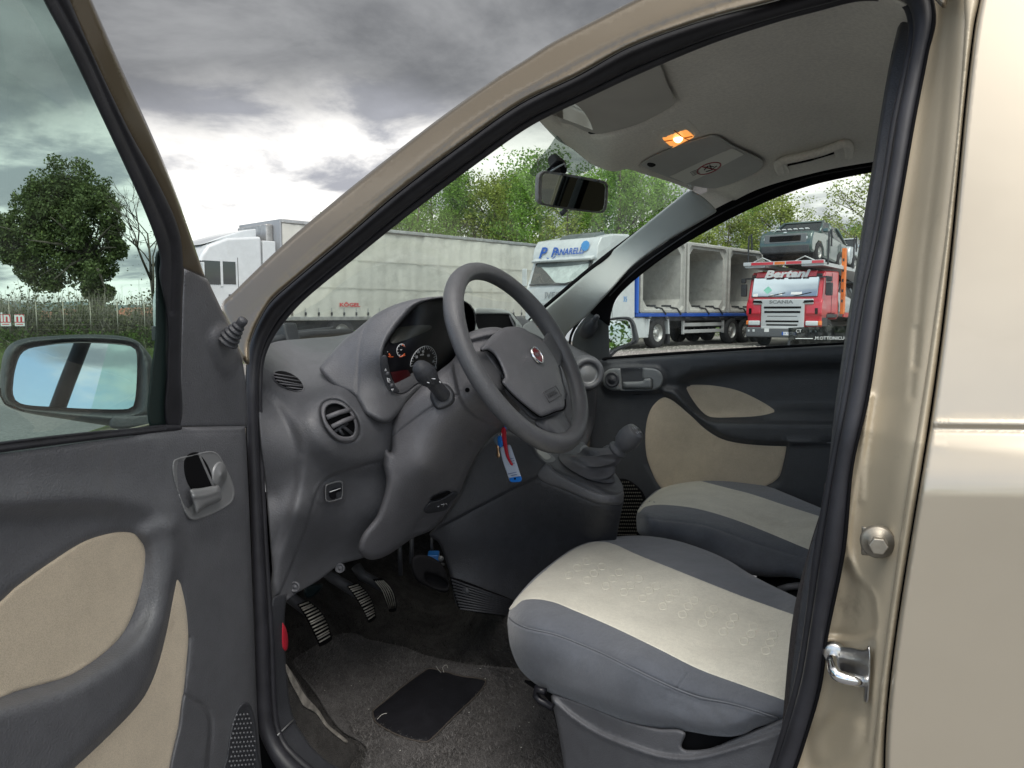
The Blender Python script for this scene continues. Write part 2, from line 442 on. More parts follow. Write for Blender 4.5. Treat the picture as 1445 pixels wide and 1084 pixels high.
# ================================================================ THE CAR
car = thing('hatchback_car', (-.7, 1.6, 0), 'champagne coloured small car with its driver door open, seen from just outside that door', 'car')
TH = R(70); HX, HY = -.90, .80
DU = np.array([math.cos(TH), -math.sin(TH), 0]); DN = np.array([math.sin(TH), math.cos(TH), 0])
HP = np.array([HX, HY, 1.01])
door_low = plane(HP, DN)
def dleaned(off=0.0, lean=.30): return plane(HP+DN*off, DN-np.array([0, 0, lean]))
# ---- body shell
B0 = body(0)
SEALP = [((1117, 1100), (1082, 1100)), ((1131, 1062), (1098, 1050)), ((1158, 971), (1122, 965)), ((1168, 898), (1135, 892)), ((1192, 777), (1151, 771)), ((1204, 657), (1172, 652)), ((1226, 560), (1190, 556)),
         ((1247, 423), (1213, 419)), ((1260, 351), (1229, 347)), ((1276, 258), (1246, 254)), ((1291, 170), (1260, 166)), ((1309, 77), (1280, 72)), ((1318, 22), (1284, 34)), ((1300, -22), (1275, 8)), ((1250, -32), (1245, 0)),
         ((1205, -26), (1208, 1)), ((1150, -14), (1152, 15)), ((1095, 2), (1100, 29)), ((990, 30), (1000, 62)), ((888, 67), (900, 104)), ((817, 106), (832, 136)), ((735, 146), (752, 175)), ((657, 200), (677, 227)),
         ((560, 273), (580, 300)), ((478, 343), (498, 366)), ((409, 401), (431, 421)), ((381, 427), (403, 451)), ((363, 458), (385, 477)), ((353, 485), (374, 502)), ((348, 515), (370, 527)), ((347, 601), (370, 601)),
         ((353, 740), (376, 740)), ((358, 900), (386, 900)), ((363, 1022), (391, 1010)), ((378, 1062), (402, 1046)), ((402, 1098), (428, 1074)), ((430, 1120), (460, 1098))]
seal_base = body(.055)
def band(name, pairs, base, mt, parent, k0=0.0, k1=1.0, rscale=1.0, seg=10, step=10, off=0):
    o = cr([p[0] for p in pairs], False, 6); i = cr([p[1] for p in pairs], False, 6)
    a = o+(i-o)*k0; b = o+(i-o)*k1
    mid = (a+b)/2; hw = np.linalg.norm(a-b, axis=1)/2
    t = base(mid[:, 0], mid[:, 1])-off; d = rays(mid[:, 0], mid[:, 1]); p3 = CAM+d*t[:, None]
    return tube(name, p3, hw/FP*t*np.linalg.norm(d, axis=1)*rscale, mt, parent, seg=seg)
seal = band('door_seal', SEALP, seal_base, M_rub, car, .06, .72)
band('seal_lip', SEALP, body(.075), M_rub, seal, .70, 1.02)
band('seal_lip', SEALP, body(.048), M_void, seal, -.02, .10)
# pillar and roof rail (outside of the aperture)
rail_up = [(322, 462), (312, 432), (330, 412), (400, 345), (480, 277), (540, 229), (620, 167), (700, 110), (740, 85), (779, 60), (850, 23), (895, 0), (960, -30), (1080, -62), (1250, -90), (1330, -80)]
rail_dn = [p[0] for p in SEALP[12:30]]
rail_dn = [(1335, 10), (1312, -8)] + [(x, y) for x, y in rail_dn[1:]]
out = rail_up+rail_dn[::1]
mid1 = [(345, 452), (420, 380), (500, 312), (580, 250), (680, 172), (790, 108), (900, 52), (1000, 14), (1100, -14), (1250, -40)]
mid2 = [(352, 462), (430, 392), (510, 324), (590, 262), (690, 183), (800, 118), (905, 62), (1000, 24), (1100, -6)]
skin('roof_rail', out, body(-.012), M_paintA, car, roll=(7, .02), step=8, feats=[('g', mid1, 6, .003),
     ('f', lambda x, y: .006*np.sin((x*.64+y*.77)*0.0))])
# rear quarter panel
PL = T('D8', (545, -20), (520, 200), (490, 450), (465, 700), (440, 900), (428, 1080))+T('D7', (432, 130), (400, 300), (360, 520), (330, 800), (305, 1084))
_f = np.polyfit([p[1] for p in PL], [p[0] for p in PL], 4); PL = [(float(np.polyval(_f, y)), float(y)) for y in range(-20, 1101, 56)]
PLx = cr(PL, False, 6)
gr = [(x+0, y) for x, y in PL]
qp = [(PL[0][0]+1, -10), (PL[0][0]+1, -10)]+[(x+1, y) for x, y in PL[1:]]+[(PL[-1][0]+1, 1084), (PL[-1][0]-6, 1180), (PL[-1][0]-6, 1180), (2200, 1300), (2200, 1300), (2200, -150), (2200, -150), (1395, -112), (1385, -105)]
def crease(x, y):
    k = (x-1310)*.012
    y = y-k
    h = np.zeros_like(y)
    h += .0165*sm((y-601)/102)*1.0
    h -= .0022*np.exp(-((y-605)/5.0)**2)
    h += .0016*np.exp(-((y-597)/5)**2)
    h += .004*np.sin(x*.004+1)*np.sin(y*.0042)
    return h
skin('rear_quarter_panel', qp, body(-.012), M_paint, car, roll=(7, .018), step=10, rings=(1.5, 2.0, 2.7, 3.6), feats=[('f', crease), *[('g', [(1300, 601+q), (1700, 606+q), (2200, 612+q)], 1.5, .0) for q in (-9, -5, -2, 1, 4, 7, 11, 100, 104)]])
FL = T('D8', (512, -20), (500, 130), (470, 480), (452, 640), (430, 860), (400, 1084))+T('D7', (388, 150), (360, 300), (340, 480), (318, 700), (290, 950), (268, 1090))
_f = np.polyfit([p[1] for p in FL], [p[0] for p in FL], 4); FL = [(float(np.polyval(_f, y)), float(y)) for y in range(-20, 1101, 56)]
strip = [(x, y) for x, y in FL]+[(PL[-1][0]-1.2, 1095)]+[(x-1.2, y) for x, y in PL[::-1]]
skin('shut_line_flange', strip, body(-.006), M_paintd, car, roll=(9, .010), step=4, rings=(.5, .9), feats=[('f', lambda x, y: .010*sm((y-601)/102))])
skin('shut_line_gap', [(x-8, y) for x, y in PL]+[(x+8, y) for x, y in PL[::-1]], body(.014), M_void, car, roll=(1, 0), step=9)
# B pillar jamb between flange and seal
jo = [p[0] for p in SEALP[0:14]]
jamb = [(1100, 1110)]+[(x-6, y) for x, y in jo[1:12]]+[(1308, 22), (1318, -30), (1318, -30), (1372, -30), (1372, -30)]+[(x+4, y) for x, y in FL[1:]]+[(1236, 1150), (1236, 1150), (1120, 1150)]
def jb(px, py):
    fl = np.interp(py, [y for x, y in FL], [x for x, y in FL]); s = np.interp(py, [p[1] for p in jo[:13]][::-1], [p[0] for p in jo[:13]][::-1])
    k = np.clip((fl-px)/np.maximum(fl-s, 5), 0, 1)
    a, b = body(.004)(px, py), body(.060)(px, py)
    k = sm(k*1.15)
    return a*(1-k)+b*k
J = T('D7', (170, 455), (200, 505), (245, 545), (268, 600), (262, 700), (255, 720))
Jlow = T('D7', (140, 705), (170, 690), (262, 695), (275, 600), (290, 1000), (280, 1090), (60, 1090), (110, 900))
skin('pillar_jamb', jamb, jb, M_paintd, car, roll=(4, .004), step=6, feats=[
    ('m', T('D7', (185, 480), (215, 520), (255, 560), (274, 610), (268, 690), (150, 700), (130, 700), (150, 560)), 12, -.012),
    ('m', T('D7', (130, 720), (262, 705), (268, 850), (258, 1000), (215, 1055), (120, 1090), (60, 1090)), 16, -.007),
    ('m', T('D7', (120, 960), (230, 940), (238, 1000), (200, 1050), (110, 1070)), 22, .009),
    ('g', T('D8', (470, 0), (430, 420), (390, 760), (372, 1000)), 5, .004), ('g', T('D8', (372, 900), (360, 1084)), 5, .003),
    ('g', T('D7', (262, 0), (245, 180), (240, 300)), 5, -.003), ('g', T('D7', (265, 0), (215, 300), (200, 430), (230, 520), (280, 590), (278, 800), (262, 1000)), 4, -.003),
    ('f', lambda x, y: .0012*np.sin(y*.03+x*.02)*np.sin(y*.011))])
# striker, hinge check bolt
bolt = part('door_check_bolt', car)
skin('bolt_plate', T('D7', (240, 378), (240, 378), (345, 392), (345, 392), (340, 472), (340, 472), (238, 462), (238, 462)), plane((0, .813, 0), (0, 1, 0)), M_dsteel, bolt, roll=(2, .003), step=6)
bp_ = at(*T('D7', (287, 424))[0], 'Y', .808)
d_ = Vector((.1, -1, .02))
MB().lathe([(0, .0125), (.006, .0125), (.0085, .0115), (.009, .004), (.0140, .0035), (.0158, .0015), (.016, -.004)], frame(bp_, d_), 28).build('bolt_flange', M_dsteel, bolt, True)
MB().lathe([(0, .0185), (.0078, .0185), (.0088, .0175), (.0088, .004)], frame(bp_, d_), 6).build('bolt_head', M_dsteel, bolt, False, .0008)
st = part('door_striker', car)
skin('striker_plate', T('D7', (133, 745), (150, 732), (200, 730), (250, 738), (262, 725), (266, 800), (262, 860), (258, 892), (246, 890), (244, 845), (215, 830), (160, 785), (134, 765)), lambda x, y: jb(x, y)-.010, M_steel, st, roll=(3, .004), step=5)
sp = T('D7', (160, 752), (156, 775), (160, 800), (172, 815), (200, 824), (235, 830), (248, 832))
s3 = cr([P(sp[0][0], sp[0][1], .868), P(sp[1][0], sp[1][1], .820), P(sp[2][0], sp[2][1], .806), P(sp[3][0], sp[3][1], .802), P(sp[4][0], sp[4][1], .802), P(sp[5][0], sp[5][1], .808), P(sp[6][0], sp[6][1], .845)], False, 6)
tube('striker_loop', s3, .0062, M_chrome, st, 14)
MB().lathe([(0, .004), (.009, .004), (.0115, .002), (.0125, -.003)], frame(P(sp[0][0], sp[0][1]-1, .850), (.1, -1, 0)), 20).build('striker_collar', M_steel, st, True)
# seat belt hanging on the pillar
skin('seat_belt', [(1166, 680), (1163, 705), (1148, 753), (1129, 821), (1119, 869), (1112, 927), (1107, 985), (1103, 1030), (1098, 1070), (1128, 1070), (1160, 920), (1190, 780), (1205, 690)], body(.13), M_belt, car, roll=(3, .004), step=9)
skin('pillar_trim', [(1106, 1100), (1106, 1100), (1112, 980), (1128, 850), (1140, 780), (1163, 700), (1180, 560), (1230, 240), (1275, 10), (1300, 20), (1240, 420), (1200, 700), (1150, 960), (1125, 1100), (1125, 1100)], body(.12), M_dk, car, roll=(6, .03), step=12)
# roof and rear body, mostly out of view: closes the cabin
def loftgrid(name, rows, mt, parent, sub=5, thick=0, closed_u=False):
    rows = [cr(r, False, sub) for r in rows]; rows = np.array(rows)
    g = np.array([cr(rows[:, j], False, sub) for j in range(rows.shape[1])]).transpose(1, 0, 2)
    n, m_ = g.shape[:2]; V = g.reshape(-1, 3); F = [(i*m_+j, i*m_+j+1, (i+1)*m_+j+1, (i+1)*m_+j) for i in range(n-1) for j in range(m_-1)]
    o = mk(name, V, F, mt, parent)
    if thick: m = o.modifiers.new('s', 'SOLIDIFY'); m.thickness = thick; m.offset = 0
    return o
loftgrid('roof', [[(x, 1.60+s*w, z-dz*abs(s)**2) for s in (-1, -.7, -.3, 0, .3, .7, 1)] for x, w, z, dz in ((-.60, .54, 1.505, .03), (-.4, .585, 1.57, .04), (-.1, .64, 1.60, .045), (.6, .64, 1.605, .045), (1.3, .62, 1.58, .04))], M_paint, car, 4, .004)
for y_, nm in ((2.36, 'rear_side_wall'),):
    MB().box(-.12, 1.45, y_-.02, y_, .25, 1.0).box(-.12, .02, y_-.06, y_-.035, 1.0, 1.5).build(nm, M_dk, car)
MB().box(1.35, 1.38, .86, 2.32, .3, 1.06).build('tailgate', M_dk, car)
MB().box(-1.5, 1.38, .86, 2.34, .20, .235).build('floor_pan', M_void, car)
MB().box(.0, 1.38, .865, .88, .25, 1.02).build('rear_inner_panel', M_dk, car)
# bonnet and front wings
loftgrid('bonnet', [[(x, 1.60+s*w, z-dz*abs(s)**2.5) for s in (-1, -.93, -.7, -.3, 0, .3, .7, .93, 1)] for x, w, z, dz in ((-1.02, .775, .985, .055), (-1.25, .775, .985, .06), (-1.45, .77, .965, .075), (-1.7, .755, .915, .09), (-1.9, .72, .84, .12), (-1.96, .69, .70, .10))], M_paint, car, 4, .004)
for sgn in (-1, 1):
    w_ = 1.6+sgn*.775
    loftgrid('front_wing', [[(x, 1.6+sgn*a, z) for a, z in ((.775*k, zt), (.785*k, zt-.05), (.79*k, zt-.14), (.79*k, .55), (.77*k, .34))] for x, k, zt in ((-.93, 1, .95), (-1.25, 1, .925), (-1.5, .995, .893), (-1.7, .975, .828), (-1.9, .93, .72))], M_paint, car, 4, .004)
# ---- windscreen
WS = [P(372, 492, .92), P(760, 437, 2.18)]
wbase = tps([(385, 486, 'X', -1.30), (470, 476, 'X', -1.42), (600, 440, 'X', -1.42), (760, 440, 'X', -1.12), (985, 270, 'X', -.74), (760, 170, 'X', -.72), (430, 430, 'X', -1.12), (560, 300, 'X', -.92)])
skin('windscreen', [(352, 498), (352, 498), (400, 492), (500, 486), (640, 478), (755, 470), (768, 448), (768, 448), (860, 362), (990, 272), (990, 272), (900, 225), (760, 160), (740, 150), (740, 150), (600, 250), (450, 380)], wbase, M_glass, car, roll=(2, 0), step=40)
# black edge of the glass beside the light pillar trim
band('windscreen_edge', [((982, 266), (986, 272)), ((860, 354), (863, 360)), ((766, 432), (769, 438)), ((735, 460), (741, 466))], lambda x, y: wbase(x, y)*.99, M_void, car)
skin('windscreen_frit', T('D3', (40, 440), (90, 380), (130, 335), (175, 375), (230, 420), (265, 445), (180, 485), (150, 470), (60, 488), (20, 478)), lambda x, y: wbase(x, y)-.006, M_frit, car, roll=(1, 0), step=9)
# wiper lying at the foot of the glass
wp = part('wiper', car)
tube('wiper_arm', [P(360, 489, 1.10), P(398, 478, 1.2), P(440, 472, 1.33), P(492, 469, 1.5)], .010, M_dk, wp, 8)
tube('wiper_blade', [P(368, 478, 1.25), P(420, 470, 1.35), P(470, 464, 1.5)], .006, M_dk, wp, 8)
MB().box(-.02, .02, -.03, .03, -.02, .02, frame(P(405, 477, 1.22), (1, 0, .3))).build('wiper_cap', M_dk, wp, bevel=.006)
MB().box(-1.62, -1.38, .95, 2.25, .955, .985).build('scuttle', M_dk, car, bevel=.01)

# ================================================================ DRIVER DOOR, swung open
dr = part('front_door', car, 'open driver door with dark grey trim and beige cloth inserts')
scoopA = T('C3', (-400, 60), (-100, 20), (100, 12), (300, 2), (440, -5), (560, 12), (625, 60), (645, 140), (640, 280), (615, 400), (540, 500), (470, 560), (380, 620), (250, 690), (100, 740), (-100, 790), (-400, 900))
insA = T('C3', (-420, 640), (-200, 490), (0, 355), (60, 300), (200, 200), (330, 120), (440, 87), (520, 86), (560, 118), (575, 165), (565, 260), (530, 390), (480, 490), (400, 570), (280, 650), (150, 690), (60, 715), (0, 740), (-200, 800), (-420, 860))
bandO = T('C3', (700, 60), (690, 240), (668, 360), (640, 500), (600, 640), (550, 740), (450, 850), (280, 1010), (100, 1160), (-400, 1400), (-400, 900), (-100, 790), (100, 735), (250, 688), (380, 618), (470, 558), (535, 495), (575, 400), (590, 250), (585, 140), (555, 85), (620, 40))
clB = T('C3', (688, 240), (688, 240), (670, 350), (640, 500), (600, 640), (550, 738), (450, 850), (280, 1010), (60, 1190), (60, 1190), (650, 1190), (650, 1190), (665, 1010), (700, 850), (720, 710), (731, 600), (738, 500), (730, 390), (708, 290))
dtop = [(-200, 655), (0, 636), (120, 620), (220, 607), (257, 603), (300, 602), (346, 601), (346, 601), (351, 700), (355, 800), (359, 900), (364, 1022), (372, 1110), (372, 1110), (200, 1300), (-400, 1500), (-400, 1500), (-400, 690)]
edgeB = T('C3', (738, 500), (731, 600), (720, 700), (740, 738), (790, 765), (820, 800), (828, 860), (822, 940), (815, 1030), (800, 1150))
hb_out = T('C2', (778, 800), (800, 785), (880, 765), (950, 753), (985, 770), (1015, 825), (1045, 890), (1057, 945), (1045, 985), (1000, 1018), (930, 1050), (870, 1066), (845, 1052), (825, 1015), (795, 930), (775, 850))
doorbase = lambda x, y: door_low(x, y)
dp = skin('trim_panel', dtop, doorbase, M_pl, dr, roll=(7, .03), step=7, feats=[
    ('m', scoopA, 38, -.022), ('m', insA, 16, -.010), ('m', bandO, 26, .020),
    ('m', T('C3', (-500, -60), (0, -70), (300, -80), (500, -60), (640, 10), (600, 60), (400, -20), (100, 0), (-500, 60)), 60, .012),
    ('m', clB, 10, -.004), ('g', edgeB, 3, .006),
    ('m', T('C3', (740, 738), (790, 765), (820, 800), (828, 860), (822, 940), (800, 1150), (650, 1190), (665, 1010), (700, 850), (718, 712)), 8, .006),
    ('g', T('C3', (975, -120), (978, 100), (985, 400), (990, 800)), 5, .004),
    ('g', T('C3', (700, 100), (715, 60), (760, 20), (830, -10)), 10, .004),
    ('m', T('C2', (640, 690), (720, 670), (900, 665), (1000, 700), (1080, 850), (1090, 1000), (1000, 1084), (850, 1120), (760, 1084), (740, 900), (680, 760)), 50, .010),
    ('g', [(-100, 655), (0, 643), (120, 627), (215, 614), (258, 611), (346, 609)], 3, .002)])
skin('cloth_insert', insA, lambda x, y: door_low(x, y), M_cloth, dr, roll=(7, .006), step=8, feats=[('m', scoopA, 38, -.022)], h0=-.0015)
skin('cloth_insert', clB, lambda x, y: door_low(x, y), M_cloth, dr, roll=(5, .004), step=8, h0=.0035)
skin('door_pocket', T('C3', (722, 722), (745, 745), (788, 770), (815, 803), (822, 860), (815, 940), (790, 1180), (790, 1180), (650, 1190), (650, 1190), (668, 1000), (702, 850)), door_low, M_pl, dr, roll=(5, .008), step=7, h0=.012)
hd = part('door_handle', dr)
hbx = door_low
def surf3(px, py, base, h=0):
    d = rays(px, py); return CAM+d*(base(px, py)-h/np.linalg.norm(d))
hi = []
c_ = np.mean(hb_out, 0)
for p in hb_out: hi.append(tuple(c_+(np.array(p)-c_)*.955))
hole = T('C2', (838, 800), (838, 800), (890, 776), (890, 776), (948, 912), (948, 912), (875, 925), (875, 925))
skin('handle_bezel', hb_out, door_low, M_silver, hd, roll=(4, .008), step=4, h0=.016, holes=[hole], feats=[('m', hi, 3, -.004), ('g', T('C2', (893, 775), (955, 910)), 2.2, -.003), ('m', T('C2', (800, 800), (835, 803), (880, 920), (860, 1030), (840, 1020), (800, 930)), 6, -.003)])
skin('handle_recess', T('C2', (830, 790), (900, 765), (960, 918), (868, 935)), door_low, M_void, hd, roll=(2, .002), step=5, h0=.0125)
skin('handle_lever', T('C2', (853, 935), (858, 926), (900, 921), (960, 911), (983, 910), (992, 925), (997, 965), (990, 978), (930, 1005), (890, 1035), (882, 1034), (872, 1000)), door_low, M_silver, hd, roll=(7, .014), step=3.5, h0=.036, feats=[('g', T('C2', (868, 960), (920, 955), (985, 935)), 3, -.003)])
tc = T('C2', (990, 860))[0]
tw = part('tweeter', dr)
fr = frame(surf3(*tc, door_low, .0165), DN)
MB().lathe([(.0005, .0016), (.003, .0016), (.0034, .0008), (.0055, .0014), (.006, .0006), (.0082, .0012), (.0087, .0004), (.011, .001), (.0115, .0003), (.0135, .0008), (.014, 0), (.0165, .001), (.0175, -.001), (.018, -.003)], fr, 40).build('tweeter_grille', M_silver, tw, True)
# speaker grille, low down at the front of the door
skin('speaker_surround', T('C3', (878, 1080), (890, 960), (905, 860), (930, 782), (960, 752), (985, 770), (1003, 840), (1012, 950), (1016, 1080)), door_low, M_dk, dr, roll=(3, .006), step=5, h0=.006, feats=[('m', T('C3', (890, 1084), (900, 960), (915, 870), (937, 795), (960, 768), (980, 785), (996, 850), (1003, 950), (1006, 1084)), 4, -.004)])
mb = MB()
for i in range(17):
    for j in range(9):
        cx_, cy_ = 892+j*14+(i % 2)*7-i*.0, 1075-i*18+j*(-1)
        ex = ((cx_-950)/(52-(max(0, 1000-cy_)/240)**2*32)); 
        if abs(ex) > 1 or cy_ < 785: continue
        q = T('C3', (cx_, cy_))[0]; o3 = surf3(*q, door_low, .006)
        mb.lathe([(0, .0022), (.0012, .0018), (.0019, 0)], frame(o3, DN), 6)
mb.build('speaker_grille', M_pl, dr, True, kind='stuff')
# corner trim with the mirror adjuster
tri = T('C1', (636, 935), (636, 935), (672, 938), (722, 972), (722, 972))+[(323, 460), (342, 510), (348, 560), (349, 604), (349, 604), (250, 604), (250, 604), (253, 500)]
tbase = dleaned(-.012, .16)
skin('corner_trim', tri, tbase, M_pl, dr, roll=(5, .012), step=6, feats=[
    ('m', T('C2', (950, 250), (1000, 195), (1085, 290), (1075, 330), (1040, 405), (1010, 410)), 14, .014)])
kn = part('mirror_adjuster', dr)
kp = T('C2', (1018, 262))[0]; k2 = T('C2', (1095, 165))[0]
a3 = surf3(*kp, tbase, .020); b3 = surf3(*k2, tbase, .070)
ax = b3-a3; L = np.linalg.norm(ax); fk = frame(a3, ax)
mbk = MB(); r0 = .0155
prof = []
for i in range(5):
    z = L*(.02+i*.16); r = .0165-.0019*i
    prof += [(r*.8, z), (r, z+L*.02), (r*1.0, z+L*.07), (r*.74, z+L*.11)]
prof += [(.0065, L*.80), (.0066, L*.83)]
mbk.lathe(prof, fk, 24).build('adjuster_bellows', M_dk, kn, True)
MB().lathe([(.0055, L*.74), (.0066, L*.8), (.0070, L*.97), (.0060, L*1.04), (0, L*1.06)], fk, 24).build('adjuster_knob', M_dk, kn, True)
# window frame of the door
blk_in = T('C1', (60, -200), (150, 0), (220, 130), (350, 400), (480, 680), (540, 830), (556, 900), (553, 960))+T('C2', (750, 150), (750, 400), (748, 638))
blk_out = [p for p in T('C2', (812, 638), (814, 400), (822, 60))]+T('C1', (640, 935), (625, 800), (560, 650), (450, 450), (330, 200), (245, 0), (160, -200))
fbase = dleaned(0)
skin('window_seal', blk_in+blk_out, fbase, M_rub, dr, roll=(5, .008), step=6, feats=[('g', T('C1', (170, -60), (290, 160), (400, 400), (520, 660), (590, 830), (600, 920), (596, 1084)), 3, .004)])
gold = T('C1', (150, -200), (232, 0), (317, 200), (437, 450), (547, 650), (612, 800), (628, 930), (628, 930), (715, 968), (715, 968), (600, 640), (520, 450), (420, 230), (320, 0), (235, -200))
skin('window_frame', gold, lambda x, y: fbase(x, y)+.004, M_paintA, dr, roll=(4, .010), step=6)
skin('glass_run', T('C2', (703, -140), (700, 0), (697, 250), (676, 420), (672, 640), (752, 640), (752, 300), (752, 0), (745, -140))[0:9], lambda x, y: fbase(x, y)+.012, mat('rubber_and_reflection', (.018, .032, .030), .4), dr, roll=(3, .004), step=7)  # glass run and a dark pillar reflection in one, put into the colour
skin('waist_seal', T('C2', (-600, 790), (0, 712), (350, 672), (600, 650), (752, 634), (815, 640), (815, 660), (700, 672), (350, 715), (0, 762), (-600, 845)), lambda x, y: door_low(x, y)-.004, M_rub, dr, roll=(4, .008), step=6, feats=[('g', T('C2', (-600, 808), (0, 730), (350, 688), (740, 646)), 2.5, .004)])
skin('window_glass', [(-320, 700), (-320, 700), (0, 640), (240, 612), (240, 612), (250, 430), (240, 370), (206, 285), (156, 170), (102, 55), (74, -6), (36, -90), (36, -90), (-320, -200), (-320, -200)], lambda x, y: fbase(x, y)+.016, M_glassd, dr, roll=(2, 0), step=50)
tube('window_frame', [surf3(40, -105, fbase, -.01)]+[HP+DU*s_+np.array([0, 0, z_])+DN*(.3*z_) for s_, z_ in ((.47, .43), (.6, .46), (.80, .45), (.90, .38), (.93, .2), (.945, .02))], .018, M_rub, dr, 10)
# outer skin of the door
mbd = MB()
def dpt(s, z, n): q = np.array([HX, HY, 0])+DU*s-DN*n; return (q[0], q[1], z)
loftgrid('door_outer_skin', [[dpt(s, z, n) for z, n in ((.33, .07), (.5, .105), (.8, .12), (.97, .115), (1.0, .07))] for s in (-.005, .1, .4, .75, .93)], M_paint, dr, 3, .003)
# door mirror
mi = part('wing_mirror', dr)
mN = np.array([.745, -.655, .13]); mN /= np.linalg.norm(mN)
mo = np.array([HX, HY, 1.0])+DU*.06-DN*.16
mb_ = plane(np.array([-1.0, .70, .99]), mN)
mh = T('C2', (0, 470), (2, 400), (15, 320), (45, 275), (100, 250), (200, 238), (400, 230), (540, 236), (610, 255), (650, 290), (690, 350), (700, 420), (700, 600), (600, 622), (500, 642), (480, 640), (300, 612), (110, 580), (25, 548), (3, 510))
mg = T('C2', (60, 450), (66, 400), (90, 325), (120, 298), (180, 284), (300, 270), (450, 270), (580, 282), (608, 296), (616, 330), (614, 450), (606, 530), (595, 556), (560, 566), (400, 564), (250, 556), (110, 545), (70, 525), (58, 490))
skin('mirror_housing', mh, mb_, mat('mirror_plastic', (.03, .034, .038), .45, bump=grain), mi, roll=(16, .035), step=6, h0=.012, holes=[[tuple(np.mean(mg, 0)+(np.array(p)-np.mean(mg, 0))*1.03) for p in mg]], feats=[('m', T('C2', (20, 300), (180, 258), (560, 255), (625, 290), (630, 480), (615, 575), (400, 585), (100, 565), (20, 500)), 8, -.005)])
skin('mirror_back', [tuple(np.mean(mh, 0)+(np.array(p)-np.mean(mh, 0))*.93) for p in mh], lambda x, y: mb_(x, y)+.05, M_blk, mi, roll=(10, .01), step=14)
skin('mirror_glass', mg, mb_, M_mirror, mi, roll=(1, 0), step=16)
skin('mirror_foot', T('C2', (500, 600), (560, 596), (740, 590), (748, 640), (640, 648), (500, 650)), lambda x, y: mb_(x, y)-.01, M_dk, mi, roll=(4, .01), step=6)
tube('mirror_seam', [surf3(*q, mb_, .016) for q in T('C2', (0, 470), (3, 505), (25, 543), (110, 575))], .001, M_void, mi, 6)
# ================================================================ CABIN
HL = tps([(740, 150, 1.14), (810, 120, 1.12), (900, 98, 1.09), (1000, 58, 1.07), (1100, 25, 1.05), (1200, 0, 1.04), (1282, 20, 1.03), (1240, 235, 'Z', 1.500), (1050, 280, 2.12), (985, 270, 2.12), (990, 265, 2.10), (860, 240, 'X', -.66), (765, 172, 'X', -.70),
          (1150, 130, 'Z', 1.52), (1000, 120, 'Z', 1.505), (860, 235, 1.62)])
hl_out = [(735, 150), (735, 150)]+T('D3', (30, 262), (120, 355), (175, 388), (240, 440), (290, 462), (330, 470), (375, 461), (430, 478), (520, 505), (600, 535), (650, 565), (690, 618), (690, 618), (850, 535), (1100, 465), (1330, 425), (1330, 425))+[(1262, 200), (1285, 60), (1292, 20), (1270, 0), (1200, -12), (1100, 12), (900, 88), (810, 120)]
vis1 = T('D3', (118, 268), (250, 170), (400, 95), (482, 72), (498, 90), (520, 150), (550, 212), (545, 226), (500, 255), (420, 295), (330, 322), (262, 334), (225, 325), (170, 300), (130, 290))
vis2 = T('D3', (425, 440), (550, 378), (650, 345), (695, 338), (760, 375), (860, 425), (870, 440), (855, 465), (800, 495), (700, 530), (640, 527), (560, 505), (450, 460))
def M3(c, pts, *r): return ('m', T(c, *pts), *r)
head = skin('headliner', hl_out, HL, M_head, car, roll=(9, .012), step=7, feats=[('g', T('D3', (95, 262), (140, 300), (225, 340), (262, 346), (330, 334), (425, 305), (510, 262), (562, 226)), 4, .004), ('g', T('D3', (488, 66), (512, 92), (535, 150), (562, 212)), 5, .006),
    M3('D3', [(60, 240), (250, 150), (480, 60), (515, 90), (560, 215), (620, 200), (720, 230), (840, 205), (780, 270), (690, 335), (520, 400), (420, 455), (300, 440), (150, 340)], 60, .016),
    ('m', vis1, 14, -.020), ('g', vis1+[vis1[0]], 4, .012), ('g', vis2+[vis2[0]], 4, .008), M3('D3', [(505, 85), (540, 120), (600, 130), (720, 80), (640, 160), (590, 230), (555, 240), (530, 170)], 40, -.016),
    M3('D3', [(700, 325), (780, 280), (850, 270), (830, 340), (860, 400), (880, 425), (870, 440), (780, 375)], 30, -.022),
    ('m', vis2, 14, -.012), M3('D3', [(900, 420), (1190, 350), (1220, 400), (960, 500)], 40, -.008),
    ('g', T('D3', (700, 328), (780, 268), (840, 212)), 7, -.004), ('g', T('D3', (560, 216), (640, 130), (720, 75)), 12, .004),
    M3('D3', [(455, 325), (590, 275), (650, 330), (530, 395)], 14, .004)])
sv1 = skin('sun_visor', vis1, lambda x, y: HL(x, y)-.004, mat('visor_felt', (.50, .49, .445), .95, bump=(700, .5, .001), var=[(5, .06)]), car, roll=(4, .008), step=6, h0=.026)
skin('visor_clip', T('D3', (232, 326), (262, 321), (268, 328), (240, 334)), lambda x, y: HL(x, y)-.026, M_void, sv1, roll=(1, .002), step=3)
M_visor = mat('visor_vinyl', (.44, .445, .42), .7, bump=grain, var=[(4, .06)])
sv2 = skin('sun_visor', vis2, lambda x, y: HL(x, y)-.008, M_visor, car, roll=(8, .012), step=6, h0=.012)
sv2['label'] = 'smooth grey sun visor with a white airbag warning strip'
skin('warning_label', T('D3', (528, 488), (528, 488), (750, 388), (770, 392), (800, 408), (800, 408), (592, 514), (570, 505)), lambda x, y: HL(x, y)-.011, mat('label_white', (.70, .70, .63), .6), sv2, roll=(1, .0005), step=6, h0=.012)
skin('visor_clip', T('D3', (446, 441), (470, 438), (480, 448), (458, 454)), lambda x, y: HL(x, y)-.02, M_void, sv2, roll=(1, .002), step=3)
M_wred = mat('warning_red', (.30, .03, .035), .6)
def on(px, py, base, h=0): d = rays(px, py); return CAM+d*(float(base(px, py))-h/np.linalg.norm(d))
HLv = lambda x, y: HL(x, y)-.011
